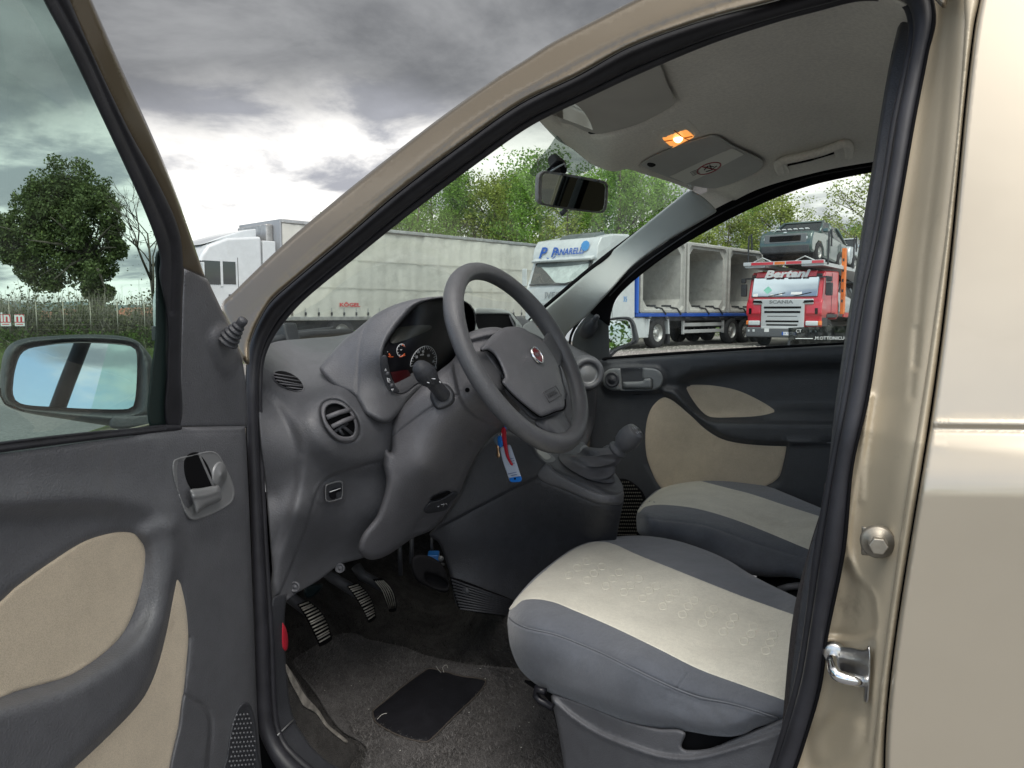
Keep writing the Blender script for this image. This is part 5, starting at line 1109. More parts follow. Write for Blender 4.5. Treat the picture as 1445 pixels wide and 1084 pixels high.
ds = seat('driver_seat', sil, cream, sbase, seam_d, None, None, None, 'driver seat with cream centre panel and grey sides, nearest the open door', wr, None)
# embossed lozenges on the cream panel
M_emb = mat('cloth_embossed', (.635, .612, .525), .85, sheen=.2)
rowsE = [[(250, 420), (315, 437), (378, 457), (440, 478), (505, 500), (575, 527), (643, 555), (712, 584), (783, 614), (855, 648), (930, 680)],
         [(280, 395), (338, 413), (402, 432), (463, 455), (528, 473), (597, 500), (663, 527), (735, 555), (808, 590), (880, 622), (945, 652)],
         [(312, 372), (365, 390), (425, 410), (492, 432), (552, 457), (618, 480), (683, 507), (750, 536), (820, 565), (888, 597), (955, 625)]]
mb = MB()
def sfull(px, py): x = np.array([px]); y = np.array([py]); return float(sbase(x, y)[0]), float(-seat_roll(x, y, sil)[0])+float(wr[0][1](x, y)[0])
for ri_, row in enumerate(rowsE):
    for k, c in enumerate(row):
        g = 1+.012*k; pts = []
        for a in np.linspace(0, 2*math.pi, 14, endpoint=False):
            ca, sa = math.cos(a), math.sin(a); e = lambda v: math.copysign(abs(v)**.7, v)
            x = c[0]+g*(12.5*e(ca)+2.5*e(sa)); y = c[1]+g*(11*e(sa)-1.5*e(ca))
            q = T('D2', (x, y))[0]; t_, h_ = sfull(*q); d = rays(*q); pts.append(CAM+d*(t_-(h_+.0017)/np.linalg.norm(d)))
        mb.tube(pts, .0010, 5, True)
mb.build('embossed_pattern', M_emb, ds, True, kind='stuff')
# stitching and plastic base
tube('seat_stitching', [on(x, y, lambda a, b: sfull(a, b)[0], sfull(x, y)[1]+.0005) for x, y in cr(seam_d, False, 5)], .0008, mat('stitch', (.16, .17, .19), .9), ds, 5)
bs = tps([(780, 990, 1.035), (900, 1060, 1.00), (1100, 1030, .965), (800, 1084, 1.06), (1000, 1084, .98)])
sbo = T('D2', (190, 836), (200, 830), (300, 860), (450, 920), (560, 948), (650, 960), (640, 1010), (660, 1022), (740, 1015), (830, 978), (985, 915), (1010, 900), (1060, 920), (1040, 1100), (1040, 1250), (260, 1250), (235, 1084), (215, 960), (200, 890))
skin('seat_base', sbo, bs, M_pl, ds, roll=(5, .012), step=5, feats=[('g', T('D2', (200, 850), (260, 905), (350, 962), (450, 1005), (560, 1042), (660, 1052), (740, 1040), (810, 1020), (975, 962)), 4, -.006), ('m', T('D2', (190, 820), (200, 850), (350, 958), (560, 1036), (660, 1048), (740, 1034), (810, 1014), (990, 955), (990, 900), (400, 850)), 10, -.010)])
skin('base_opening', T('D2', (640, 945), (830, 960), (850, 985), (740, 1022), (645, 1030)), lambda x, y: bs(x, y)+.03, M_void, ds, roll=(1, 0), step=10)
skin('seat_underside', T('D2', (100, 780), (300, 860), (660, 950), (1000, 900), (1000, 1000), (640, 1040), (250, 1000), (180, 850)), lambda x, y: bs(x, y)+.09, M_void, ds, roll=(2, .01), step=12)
tube('slide_lever', [P(*q, 1.03) for q in T('D2', (170, 822), (140, 812), (136, 835), (150, 852), (195, 876))], .006, M_blk, ds, 8)
# backrests, behind the pillar from here
def backrest(parent, yc, x0):
    loftgrid('backrest', [[(x0+z*.30+ex, yc+s*w, .60+z*.62) for s, ex in ((-1.05, .10), (-1, .02), (-.6, .0), (0, .02), (.6, 0), (1, .02), (1.05, .10))] for z, w in ((0, .21), (.25, .235), (.6, .24), (.9, .20), (1, .15))], M_grey, parent, 4, .02)
backrest(ds, 1.27, -.02)
# passenger seat
sil2 = T('D2', (484, 240), (484, 215), (492, 190), (515, 160), (560, 122), (610, 98), (670, 84), (740, 79), (820, 83), (900, 98), (1000, 138), (1120, 188), (1200, 220), (1200, 480), (1040, 430), (920, 425), (800, 400), (640, 340), (560, 310), (505, 285), (488, 270))
cream2 = T('D2', (488, 205), (500, 182), (530, 150), (580, 115), (630, 97), (680, 90), (740, 104), (810, 122), (880, 140), (1000, 180), (1120, 218), (1200, 245), (1200, 245), (1200, 375), (1200, 375), (1080, 332), (950, 278), (850, 238), (750, 205), (680, 188), (610, 179), (550, 177), (510, 186))
sb2 = tps([(900, 730, 1.755), (905, 718, 1.76), (945, 770, 1.72), (1060, 800, 1.69), (1120, 815, 1.68), (1000, 780, 1.70), (1000, 745, 1.71), (905, 715, 'Z', .64), (960, 695, 'Z', .655), (1000, 675, 'Z', .65), (1150, 760, 'Z', .66), (1150, 700, 'Z', .665), (1080, 730, 'Z', .66), (1060, 690, 'Z', .66)])
seam_p = T('D2', (488, 222), (560, 228), (640, 236), (720, 248), (800, 275), (900, 312), (1060, 360))
wr2 = [('f', lambda x, y: .002*np.sin(x*.04-y*.02)*np.sin(y*.04))]
def seat2():
    s = part('passenger_seat', car, 'passenger seat with cream centre panel and grey sides, behind the gear lever')
    skin('cushion', sil2, sb2, M_grey, s, roll=(16, .045), step=6, feats=[('g', seam_p, 1.6, .003)]+wr2)
    def rl(x, y):
        if 'p' not in _rc: _rc['p'] = resample(cr(sil2, True, 8), 3)
        k = np.clip(dist_poly(np.stack([x, y], 1), _rc['p'])/16, 0, 1); return -.045*(1-np.sqrt(np.clip(1-(1-k)**2, 0, 1)))
    skin('cushion_panel', cream2, sb2, M_cream, s, roll=(2, .002), step=6, h0=.0025, feats=[('f', rl)]+wr2)
    mb = MB()
    for i in range(17):
        for j in range(4):
            u = i/16; x = 730+u*370+j*14-10; y = 160+u*105-j*13+22
            q = T('D2', (x, y))[0]; mb.lathe([(0, .0022), (.0022, .0015), (.003, 0)], frame(on(q[0], q[1], lambda a, b: float(sb2(a, b)), .0022), (0, 0, 1)), 6)
    mb.build('embossed_pattern', M_emb, s, True, kind='stuff')
    return s
ps = seat2()
skin('seat_base', T('D2', (900, 420), (1060, 425), (1200, 480), (1200, 600), (980, 560), (930, 480)), lambda x, y: sb2(x, y)+.06, M_void, ps, roll=(3, .02), step=10)
tube('base_rail', [P(*q, 1.70) for q in T('D2', (975, 470), (1010, 460), (1060, 455))], .008, M_pl, ps, 8)
backrest(ps, 1.93, .0)
# ---- keys with a tag, hanging from the column
ky = thing('key_ring', tuple(P(703, 605, 1.33)), 'ignition keys with a red strap and white tag hanging under the steering wheel', 'keys')
KY = lambda x, y: (1.30-0)/rays(x, y)[..., 1]
kt = T('E2', (478, 512), (512, 490), (536, 486), (545, 492), (612, 692), (614, 708), (606, 720), (548, 723), (536, 715))
skin('key_tag', kt, KY, mat('tag_white', (.50, .56, .68), .35), ky, roll=(1, .001), step=3, thick=.001)
skin('tag_end', T('E2', (536, 697), (536, 697), (610, 686), (610, 686), (615, 708), (606, 721), (548, 724), (538, 715)), KY, M_blue, ky, roll=(1, .0008), step=3, h0=.002)
MB().lathe([(0, .0005), (.0018, .0005), (.0022, 0)], frame(on(*T('E2', (572, 703))[0], KY, .003), (.3, -1, 0)), 10).build('tag_hole', M_void, ky, True)
skin('key_strap', cr(T('E2', (490, 378), (505, 372), (514, 385), (518, 440), (525, 500), (535, 560), (550, 595), (560, 610), (552, 620), (535, 600), (515, 560), (500, 500), (488, 440), (484, 400)), True, 4), KY, mat('strap_red', (.50, .012, .03), .5), ky, roll=(1.5, .003), step=2.5, h0=.008, straight=True)
tube('strap_loop', [on(*q, KY, .004) for q in cr(T('E2', (512, 362), (505, 410), (480, 470), (470, 490)), False, 5)], .0028, M_blue, ky, 8)
skin('key_head', T('E2', (430, 450), (445, 430), (470, 420), (485, 440), (490, 480), (475, 500), (455, 490), (440, 470)), KY, mat('key_grey', (.12, .16, .2), .4), ky, roll=(2, .004), step=3, h0=.006)
skin('key_fob', T('E2', (462, 440), (480, 425), (495, 470), (490, 500), (470, 500), (462, 470)), KY, M_blue, ky, roll=(2, .004), step=3, h0=.010)
skin('key_blade', T('E2', (450, 490), (465, 488), (470, 530), (476, 562), (466, 570), (455, 560), (458, 530)), KY, mat('brass', (.55, .36, .22), .3, metal=1), ky, roll=(1, .001), step=2.5, h0=.006)
tube('key_ring_loop', [on(*q, KY, .006) for q in T('E2', (475, 405), (488, 412), (486, 432), (474, 436), (468, 420))], .0012, M_steel, ky, 6, True)
ftag = frame(on(*T('E2', (563, 665))[0], KY, .0015), (.25, -1, .05), (-.28, 0, 1))
for i, s in enumerate((-.0, .0045)):
    tube('tag_print', [ftag @ Vector((-.012+.006*i, -s, 0)), ftag @ Vector((.012, -s, 0))], .0006, mat('tag_ink', (.10, .16, .35), .6), ky, 4)
for i in range(3): tube('tag_print', [ftag @ Vector((-.002+i*.002, .028-i*.005, 0)), ftag @ Vector((.008, .028-i*.005, 0))], .0005, MATS['tag_ink'], ky, 4)
# ================================================================ OUTSIDE
RH = Vector((math.cos(YAW), math.sin(YAW), 0)); FH = Vector((-math.sin(YAW), math.cos(YAW), 0))
def cdp(c, d, z=0.0): return RH*c+FH*d+Vector((0, 0, z))          # metres to the right of / away from the camera
def col(px, d, z=0.0): return cdp((px-CX)/FP*d, d, z)
def hz(py, d): return 1.15+(441.3-py)/FP*d
# ---- ground
M_grav = mat('gravel_lot', (.19, .18, .165), .95, bump=(9, .8, .03), var=[(.25, .12), (2.2, .14), (26, .25), (120, .3)], dirt=((.09, .10, .05), .5, .7, .60))
M_asph = mat('asphalt', (.145, .145, .148), .93, bump=(60, .6, .008), var=[(.4, .1), (30, .25), (150, .3)])
M_turf = mat('turf', (.06, .085, .022), .95, bump=(12, .8, .05), var=[(.3, .2), (4, .3), (40, .4)])
def sheet(name, pts, z, mt, kind='structure'):
    o = mk(name, [(p.x, p.y, z) for p in pts], [tuple(range(len(pts)))], mt, None, False, kind); return o
sheet('ground', [Vector((-2600, -2600, 0)), Vector((2600, -2600, 0)), Vector((2600, 2600, 0)), Vector((-2600, 2600, 0))], 0, M_turf)
sheet('gravel_lot', [cdp(-60, -30), cdp(60, -30), cdp(60, 40), cdp(10, 44), cdp(-12, 21.5), cdp(-60, 19.5)], .004, M_grav)
sheet('asphalt_lane', [cdp(-60, -14), cdp(24, -14), cdp(24, 6), cdp(-4, 12.5), cdp(-60, 13)], .008, M_asph)
# stones on the gravel and tufts along its edge
rg = random.Random(11)
mb = MB()
for i in range(2600):
    d = rg.uniform(13, 27); c = d*rg.uniform(.12, .46); s = rg.uniform(.012, .045)*(1 if rg.random() < .96 else 2)
    mb.lathe([(0, s*.6), (s*.8, s*.35), (s, 0)], Matrix.Translation(cdp(c, d, .004)) @ Matrix.Rotation(i, 4, 'Z') @ Matrix.Diagonal((1, rg.uniform(.6, 1), 1, 1)), 5)
mb.build('loose_stones', mat('stone_chip', (.30, .285, .26), .9, var=[(8, .3)]), None, kind='stuff')
def leafcloud(n, sample, size, rnd, up=.3):
    V = []; F = []
    for _ in range(n):
        p = sample()
        if p is None: continue
        a = Vector((rnd.gauss(0, 1), rnd.gauss(0, 1), rnd.gauss(0, 1)+up)).normalized(); b = a.orthogonal().normalized(); b.rotate(Matrix.Rotation(rnd.uniform(0, 6.28), 3, a)); c = a.cross(b)
        s = size*rnd.uniform(.6, 1.3); k = len(V)
        V += [p-b*s, p-c*s*.55, p+b*s, p+c*s*.55]; F.append((k, k+1, k+2, k+3))
    return V, F
def leafmat(name, col_, t=.35):
    m = bpy.data.materials.new(name); m.use_nodes = True; nt = m.node_tree; N = NT(nt); b = nt.nodes['Principled BSDF']
    g = N.n('ShaderNodeNewGeometry'); oi = N.n('ShaderNodeObjectInfo')
    k = N.mapr(g.outputs['Random Per Island'], 0, 1, .55, 1.5, False)
    k2 = N.mapr(oi.outputs['Random'], 0, 1, .82, 1.2, False)
    kk = N.math('MULTIPLY', k, k2)
    c = N.mix(1.0, (*col_, 1), N.n('ShaderNodeCombineColor', {0: kk, 1: kk, 2: kk}).outputs[0], 'MULTIPLY')
    nt.links.new(c, b.inputs['Base Color']); b.inputs['Roughness'].default_value = .6; b.inputs['Specular IOR Level'].default_value = .25
    tr = N.n('ShaderNodeBsdfTranslucent', {0: c}).outputs[0]
    mx = N.n('ShaderNodeMixShader', {0: t, 1: b.outputs[0], 2: tr}).outputs[0]
    nt.links.new(mx, nt.nodes['Material Output'].inputs[0]); return m
M_lf = leafmat('leaf_spring', (.23, .38, .08), .55); M_lf2 = leafmat('leaf_yellow', (.31, .37, .09), .45); M_lfd = leafmat('leaf_ivy', (.115, .145, .055), .3); M_lfb = leafmat('leaf_bramble', (.12, .125, .065), .3)
M_bark = mat('bark', (.085, .07, .055), .95, bump=(14, .9, .03), var=[(3, .2), (20, .2)])
M_barkl = mat('bark_pale', (.20, .18, .15), .9, bump=(14, .6, .02), var=[(3, .25)])
def limbs(mb, base, h, rnd, n=9, r=.13, spread=.3, start=.25, upb=.8):
    mb.tube([base, base+Vector((rnd.uniform(-.1, .1), rnd.uniform(-.1, .1), h*.5)), base+Vector((rnd.uniform(-.2, .2), rnd.uniform(-.2, .2), h*.96))], [r, r*.6, r*.12], 6)
    tips = []
    for i in range(n):
        t = start+(1-start)*i/n; p = base+Vector((0, 0, h*t*.95)); a = rnd.uniform(0, 6.28); L = h*spread*(1.05-t)*rnd.uniform(.7, 1.2)+.4
        q = p+Vector((math.cos(a)*L, math.sin(a)*L, L*upb)); m = p*.5+q*.5+Vector((0, 0, -.05*L))
        mb.tube([p, m, q], [r*.45*(1.1-t), r*.3*(1.1-t), .015], 5); tips += [q, m]
        for k in range(3):
            b2 = a+rnd.uniform(-1, 1); q2 = m+Vector((math.cos(b2)*L*.5, math.sin(b2)*L*.5, L*rnd.uniform(.2, .7))); mb.tube([m, q2], [r*.16, .01], 4); tips.append(q2)
    return tips
def make_tree(seed, h, w, n, leaf, lm, dens=.35, sp=.28, bark=None):
    rnd = random.Random(seed)
    root = thing('leafy_tree', (0, 0, 0), 'tree', 'tree')
    mb = MB(); tips = limbs(mb, Vector((0, 0, 0)), h, rnd, 16, .16, sp, .18, .9)
    t = mb.build('trunk', bark or M_bark, root, True, local=True)
    tips = [p for p in tips]+[Vector((rnd.gauss(0, w*.28), rnd.gauss(0, w*.28), h*rnd.uniform(.35, 1.0))) for _ in range(22)]
    cl = [(p, rnd.uniform(.35, 1.0)*dens*2.2) for p in tips]
    def smp():
        c, r = cl[rnd.randrange(len(cl))]; v = Vector((rnd.gauss(0, .5), rnd.gauss(0, .5), rnd.gauss(0, .62)))*r
        p = c+v
        k = max(0, 1-abs(p.z/h-.45)*.9); lim = w*.62*(.35+.75*k)
        if p.xy.length > lim and rnd.random() < .8: return None
        if p.z > h*1.02 or p.z < .5: return None
        return p
    V, F = leafcloud(n, smp, leaf, rnd)
    c = mk('crown', V, F, lm, None, False); c.parent = root
    return root
def hedge(name, pts, hgt, wdt, n, leaf, mt, lab, seed, tw=160):
    rnd = random.Random(seed); r = thing(name, pts[0], lab, 'hedge'); L0 = Vector(pts[0]); mb = MB()
    def pt():
        k = rnd.random()*(len(pts)-1); i = min(int(k), len(pts)-2); p = Vector(pts[i]).lerp(Vector(pts[i+1]), k-i)-L0
        e = .55+.28*math.sin(k*9+seed)+.22*math.sin(k*23+1)+.15*math.sin(k*61)
        return p+Vector((rnd.gauss(0, wdt*.4), rnd.gauss(0, wdt*.4), rnd.random()**1.1*hgt*max(.3, e)))
    V, F = leafcloud(n, pt, leaf, rnd); c = mk('foliage', V, F, mt, None, False); c.parent = r
    for i in range(tw):
        a = pt(); a.z *= .3; mb.tube([a, a+Vector((rnd.gauss(0, .35), rnd.gauss(0, .35), rnd.uniform(.5, 1.5)*hgt*.62))], [.012, .005], 4)
    mb.build('twigs', M_barkl, r, True, local=True); return r
protos = [make_tree(1, 9, 3.6, 9000, .075, M_lf), make_tree(2, 9, 3.0, 7500, .075, M_lf), make_tree(3, 9, 4.4, 8000, .08, M_lf2), make_tree(4, 9, 4.2, 4200, .07, M_lf2, .4, .34, M_barkl), make_tree(5, 9, 4.2, 6500, .085, M_lf, .5, .3, M_barkl)]
#        px, depth, top y, proto, label
TR = [(478, 46, 300, 0, 'spring green tree, first behind the left end of the long curtain trailer'), (522, 45, 292, 1, 'slim green tree, second from the left behind the long curtain trailer'),
      (560, 47, 282, 0, 'green tree just inside the near windscreen edge'), (590, 45, 262, 1, 'narrow pointed green tree behind the curtain trailer, above the instrument binnacle'),
      (612, 48, 252, 0, 'pointed green tree above the top left of the steering wheel'), (640, 45, 250, 1, 'spire shaped green tree above the steering wheel rim'),
      (668, 47, 248, 0, 'bushy green tree above the top of the steering wheel'), (696, 45, 252, 2, 'yellow green tree standing left of the interior mirror'),
      (722, 49, 248, 0, 'green tree just left of the interior mirror casing'), (738, 44, 250, 1, 'narrow green tree half hidden by the interior mirror'),
      (765, 52, 218, 4, 'tall airy tree rising behind the interior mirror'), (800, 44, 262, 2, 'yellow green tree below the interior mirror'),
      (838, 46, 240, 4, 'airy green tree right of the interior mirror above the white lorry cab'), (872, 43, 232, 0, 'dense green tree over the white lorry cab roof'),
      (905, 45, 236, 4, 'tall green tree under the sun visor'), (940, 47, 256, 1, 'green tree at the upper right end of the windscreen'), (985, 44, 318, 2, 'low yellow green tree above the grey box culverts'),
      (1025, 45, 300, 2, 'yellow green tree behind the middle box culvert'), (1062, 47, 286, 0, 'green tree just left of the loaded green car'), (1095, 45, 278, 2, 'yellow green tree behind the green car on the transporter'),
      (1122, 50, 300, 3, 'thin tree right behind the roof of the green car'), (1158, 44, 312, 2, 'low yellow green tree right of the green car'), (1190, 52, 320, 0, 'distant green tree between the loaded cars'),
      (1222, 36, 236, 3, 'tall sparse tree with bare twigs at the right end of the passenger window'), (1258, 40, 245, 3, 'sparse tree partly hidden behind the door pillar')]
used = set(); rr = random.Random(3)
for px, d, ty, k, lab in TR:
    o = protos[k] if k not in used else copy_tree(protos[k]); used.add(k)
    s = hz(ty, d)/9.0; o.location = col(px, d); o.scale = (s*rr.uniform(.9, 1.15), s*rr.uniform(.9, 1.15), s); o.rotation_euler = (0, 0, rr.uniform(0, 6.28)); o['label'] = lab; o['group'] = 'trees behind the lorries'
# trees that only the passenger mirror shows
for i, (x, y) in enumerate(((24, 3), (27, 7), (26, -1), (30, 11))):
    o = copy_tree(protos[i % 3]); o.location = (x, y, 0); o.rotation_euler = (0, 0, i); o['label'] = ('round', 'tall', 'wide', 'far')[i]+' green tree seen only as a reflection in the passenger door mirror'; o['group'] = 'trees reflected in the passenger mirror'
hedge('green_hedge', [Vector((13, -3, 0)), Vector((15, 3, 0)), Vector((19, 9, 0))], 3.2, 1.5, 12000, .09, M_lf, 'tall green hedge seen only as a reflection in the passenger door mirror', 3, 10)
for i, (x, y, s) in enumerate(((-14, -66, .8), (-2, -72, 1.0), (12, -64, .7), (26, -70, 1.1), (42, -62, .9), (56, -66, 1.0))):
    o = copy_tree(protos[i % 3]); o.location = (x, y, 0); o.scale = (s, s, s); o.rotation_euler = (0, 0, i*1.3); o['label'] = ('low round', 'tall', 'small', 'tallest', 'broad', 'last')[i]+' tree behind the photographer, seen only in paint and mirror reflections'; o['group'] = 'trees behind the photographer'
# ---- the big ivy-clad tree on the left
rnd = random.Random(21); D_ = 34.0
iv = thing('ivy_tree', col(138, D_), 'large dark ivy-clad tree with a leaning crown, seen through the open door window', 'tree')
def ivp(cx, cy, dd=0): x, y = T('C1', (cx, cy))[0]; return col(x, D_+dd, hz(y, D_))
bl = [(200, 770, 95), (175, 800, 80), (275, 640, 95), (200, 670, 90), (340, 690, 90), (140, 720, 80), (270, 760, 120), (380, 740, 70), (60, 800, 70), (20, 800, 50), (120, 850, 95), (200, 880, 110), (330, 860, 105), (410, 800, 50), (60, 880, 55), (420, 870, 45), (160, 960, 70), (200, 980, 45), (110, 940, 50), (300, 950, 80), (370, 930, 60), (340, 1010, 45), (380, 1020, 35)]
mb = MB()
b0 = Vector((0, 0, 0)); L0 = iv.location
trunkp = [L0+Vector((0, 0, -.1)), ivp(345, 1010), ivp(330, 900), ivp(280, 740), ivp(270, 620)]
mb.tube([p-L0 for p in trunkp], [.42, .30, .24, .16, .05], 10)
for cx_, cy_, r_ in bl:
    e = ivp(cx_, cy_, rnd.uniform(-1.5, 1.5))-L0; s = (trunkp[2 if cy_ > 760 else 3]-L0); mb.tube([s, (s+e)/2+Vector((0, 0, .2)), e], [.12, .07, .02], 5)
for k in range(26):
    a = ivp(rnd.uniform(330, 400), rnd.uniform(820, 980), rnd.uniform(-.5, .5))-L0; mb.tube([a, a+Vector((rnd.uniform(-.6, .9), 0, rnd.uniform(.5, 1.6)))], [.03, .008], 4)
mb.build('trunk', M_bark, iv, True, local=True)
bl2 = []
for cx_, cy_, r_ in bl:
    for k in range(9):
        a_ = rnd.uniform(0, 6.28); q_ = rnd.random()**.5*r_*.80; bl2.append((cx_+math.cos(a_)*q_, cy_+math.sin(a_)*q_, r_*rnd.uniform(.22, .40), rnd.gauss(0, .5)*r_*.4058/FP*D_))
tot = sum(b[2]**2 for b in bl2)
def smpi():
    if rnd.random() < .5:
        cx_, cy_, r_ = rnd.choice(bl); v = Vector((rnd.gauss(0, 1), rnd.gauss(0, 1), rnd.gauss(0, 1))).normalized()*r_*.4058/FP*D_*rnd.random()**.5*.86
        return ivp(cx_, cy_)-L0+v
    k = rnd.uniform(0, tot)
    for cx_, cy_, r_, dz_ in bl2:
        k -= r_*r_
        if k <= 0: break
    c = ivp(cx_, cy_, dz_)-L0; R_ = r_*.4058/FP*D_
    v = Vector((rnd.gauss(0, 1), rnd.gauss(0, 1), rnd.gauss(0, 1))).normalized()*R_*(rnd.random()**.42)
    p = c+v*1.08
    return p
V, F = leafcloud(46000, smpi, .075, rnd)
c = mk('crown', V, F, M_lfd, None, False); c.parent = iv
V, F = leafcloud(3800, lambda: smpi(), .062, rnd); c = mk('crown_pale_leaves', V, F, leafmat('leaf_ivy_light', (.14, .17, .05), .3), None, False); c.parent = iv  # paler leaves scattered at random through the crown
# bare thin tree beside it
bt_ = thing('bare_tree', col(222, 30), 'thin bare tree with few leaves right of the ivy-clad tree', 'tree')
rnd = random.Random(4); mb = MB()
def branch(p, dr, L, r, lv):
    q = p+dr*L; m = p+dr*L*.5+Vector((rnd.gauss(0, .04), rnd.gauss(0, .04), 0))*L; mb.tube([p, m, q], [r, r*.8, r*.55], 5 if lv < 2 else 4)
    if lv >= 5: return
    for k in range(3 if lv < 4 else 2):
        d2 = (dr+Vector((rnd.gauss(0, .42), rnd.gauss(0, .42), rnd.gauss(.06, .25)))).normalized(); branch(p+dr*L*rnd.uniform(.6, 1), d2, L*rnd.uniform(.55, .8), r*.55, lv+1)
branch(Vector((0, 0, 0)), Vector((-.08, 0, 1)).normalized(), 2.5, .10, 0)
mb.build('trunk', M_bark, bt_, True, local=True)
V, F = leafcloud(110, lambda: Vector((rnd.gauss(-.3, .5), rnd.gauss(0, .5), rnd.uniform(1.2, 4.8))), .04, rnd); c = mk('leaves', V, F, M_lfb, None, False); c.parent = bt_
# ---- hedge, fence, signs, houses, hills on the left
hedge('bramble_hedge', [col(-140, 24), col(0, 27), col(120, 29), col(260, 30)], 1.95, 1.3, 26000, .06, M_lfb, 'tangled bramble hedge of twigs and thin leaves below the ivy-clad tree', 2, 900)
hedge('green_hedge', [col(-160, 22.5), col(0, 24), col(160, 25), col(270, 26)], .75, 1.0, 9000, .05, leafmat('leaf_grass', (.07, .12, .02), .35), 'low strip of fresh green weeds in front of the bramble hedge', 5, 10)
hedge('green_hedge', [cdp(-9.5, 29), cdp(-4, 33), cdp(4, 40), cdp(14, 46)], 1.4, 1.2, 14000, .06, M_lf, 'green hedge at ground level behind the trailers, seen under the curtain trailer', 8, 20)
# grass strip at the lot edge
rnd = random.Random(9); V = []; F = []
for i in range(26000):
    c_, d_ = (rnd.uniform(-20, -6), rnd.uniform(14.5, 23)) if i % 2 else (rnd.uniform(-9, 12), rnd.uniform(22, 40))
    if i % 2 == 0 and abs((d_-26)-(c_+5)*.95) > 3: continue
    p = cdp(c_, d_, 0); h = rnd.uniform(.05, .20); a = rnd.uniform(0, 6.28); w = .012; k = len(V); l = Vector((rnd.gauss(0, .05), rnd.gauss(0, .05), h))
    u = Vector((math.cos(a)*w, math.sin(a)*w, 0)); V += [p-u, p+u, p+l]; F.append((k, k+1, k+2))
mk('verge_grass', V, F, leafmat('leaf_blade', (.085, .13, .022), .3), None, False, 'stuff')
sheet('grass_verge', [cdp(-40, 13), cdp(-8, 15), cdp(-8, 24), cdp(-40, 24)], .012, M_turf)
fn = thing('wire_fence', col(0, 26), 'thin wire mesh fence on posts in front of the bramble hedge', 'fence')
mbw = MB()
for i in range(9):
    p = col(-60+i*38, 23.6+i*.25); MB().tube([p, p+Vector((0, 0, 1.5))], .018, 6).build('post', M_dsteel, fn, True)
for zz in np.arange(.15, 1.7, .155): mbw.tube([col(-70, 23.5, zz), col(250, 25.7, zz)], .0028, 4)
for i in range(150): q = col(-70+i*2.15, 23.5+i*.0147); mbw.tube([q, q+Vector((0, 0, 1.65))], .0022, 4)
mbw.build('wire_mesh', M_dsteel, fn, True)
M_sr = mat('sign_red', (.62, .05, .07), .5); M_sw = mat('sign_white', (.75, .74, .74), .5)
for x0, x1, lb in ((8.5, 17.5, 'red and white hoarding on the fence, leftmost of the two'), (23, 37, 'red and white hoarding on the fence, right of its twin')):
    a, b = T('C2', (10 if x0 < 10 else 74, 140), (56 if x0 < 10 else 118, 192)); d = 23.2
    z1, z0 = hz(a[1], d), hz(b[1], d); p0, p1 = col(a[0], d), col(b[0], d); mid = (p0+p1)/2; w = (p1-p0).length
    sg = thing('fence_sign', (mid.x, mid.y, z0), lb, 'sign'); fm = frame((mid.x, mid.y, (z0+z1)/2), -FH)
    MB().box(-w/2, w/2, -(z1-z0)/2, (z1-z0)/2, -.01, .01, fm).build('board', M_sw, sg)
    MB().box(-w/2, w/2, -(z1-z0)*.2, (z1-z0)/2, .010, .014, fm).build('red_field', M_sr, sg)
    text('sign_print', 'm' if x0 > 10 else 'in', fm @ Matrix.Translation((0, .09, .016)), .42, M_sw, sg, bold=.01)
    MB().box(-w*.35, w*.35, -(z1-z0)*.38, -(z1-z0)*.32, .010, .014, fm).build('small_print', M_sr, sg)
M_wall = mat('house_wall', (.50, .44, .37), .9, var=[(.3, .1)]); M_roof = mat('roof_tile', (.36, .14, .09), .85, var=[(1.5, .2)]); M_pane = mat('window_dark', (.04, .045, .05), .2)
for i, (px, d, w, dp_, h, lb) in enumerate(((62, 120, 13, 8, 3.4, 'long house with a red tiled roof beyond the hedge, largest of the far houses'), (30, 150, 9, 7, 3.6, 'small house with a red roof left of the long house'), (118, 160, 10, 7, 4.0, 'pale house with a red roof right of the long house, by the ivy-clad trunk'), (190, 150, 11, 8, 3.6, 'pale house with a low red roof behind the thin bare tree'), (205, 210, 12, 8, 4.6, 'farthest pale house on the right end of the row'))):
    hs = thing('house', col(px, d, -4.0), lb, 'house', 'far houses beyond the hedge', rz=.5+rr.uniform(-.4, .4))
    MB().box(-w/2, w/2, -dp_/2, dp_/2, -3, h).build('wall', M_wall, hs, local=True)
    e = .4
    MB().add([(-w/2-e, -dp_/2-e, h), (w/2+e, -dp_/2-e, h), (w/2+e, dp_/2+e, h), (-w/2-e, dp_/2+e, h), (-w/2-e, 0, h+1.9), (w/2+e, 0, h+1.9)], [(0, 1, 5, 4), (2, 3, 4, 5), (0, 4, 3), (1, 2, 5), (0, 3, 2, 1)]).build('roof', M_roof, hs, local=True)
    for k in range(4): MB().box(-w/2+1+k*(w-2)/3-.5, -w/2+1+k*(w-2)/3+.5, -dp_/2-.03, -dp_/2+.01, 1.0, 2.3).build('window', M_pane, hs, local=True)
V = []; F = []
for i in range(121):
    px = -500+i*22; d = 1500; y = 430+3.5*math.sin(i*.21)+2*math.sin(i*.57+1)+1.2*math.sin(i*1.3)-(4 if 3 < i < 34 else 0)*0
    V += [tuple(col(px, d-500, -1)), tuple(col(px, d-250, hz(436, d-250)*.6)), tuple(col(px, d, hz(y, d))), tuple(col(px, d+200, 0))]
for i in range(120):
    for k in range(3): F.append((i*4+k, (i+1)*4+k, (i+1)*4+k+1, i*4+k+1))
mk('hills', V, F, mat('hill_far', (.14, .19, .20), 1, var=[(.008, .25), (.05, .2)]), None, True, 'structure')
for i in range(10):   # far scrub row under the hills
    pass
rnd = random.Random(31)
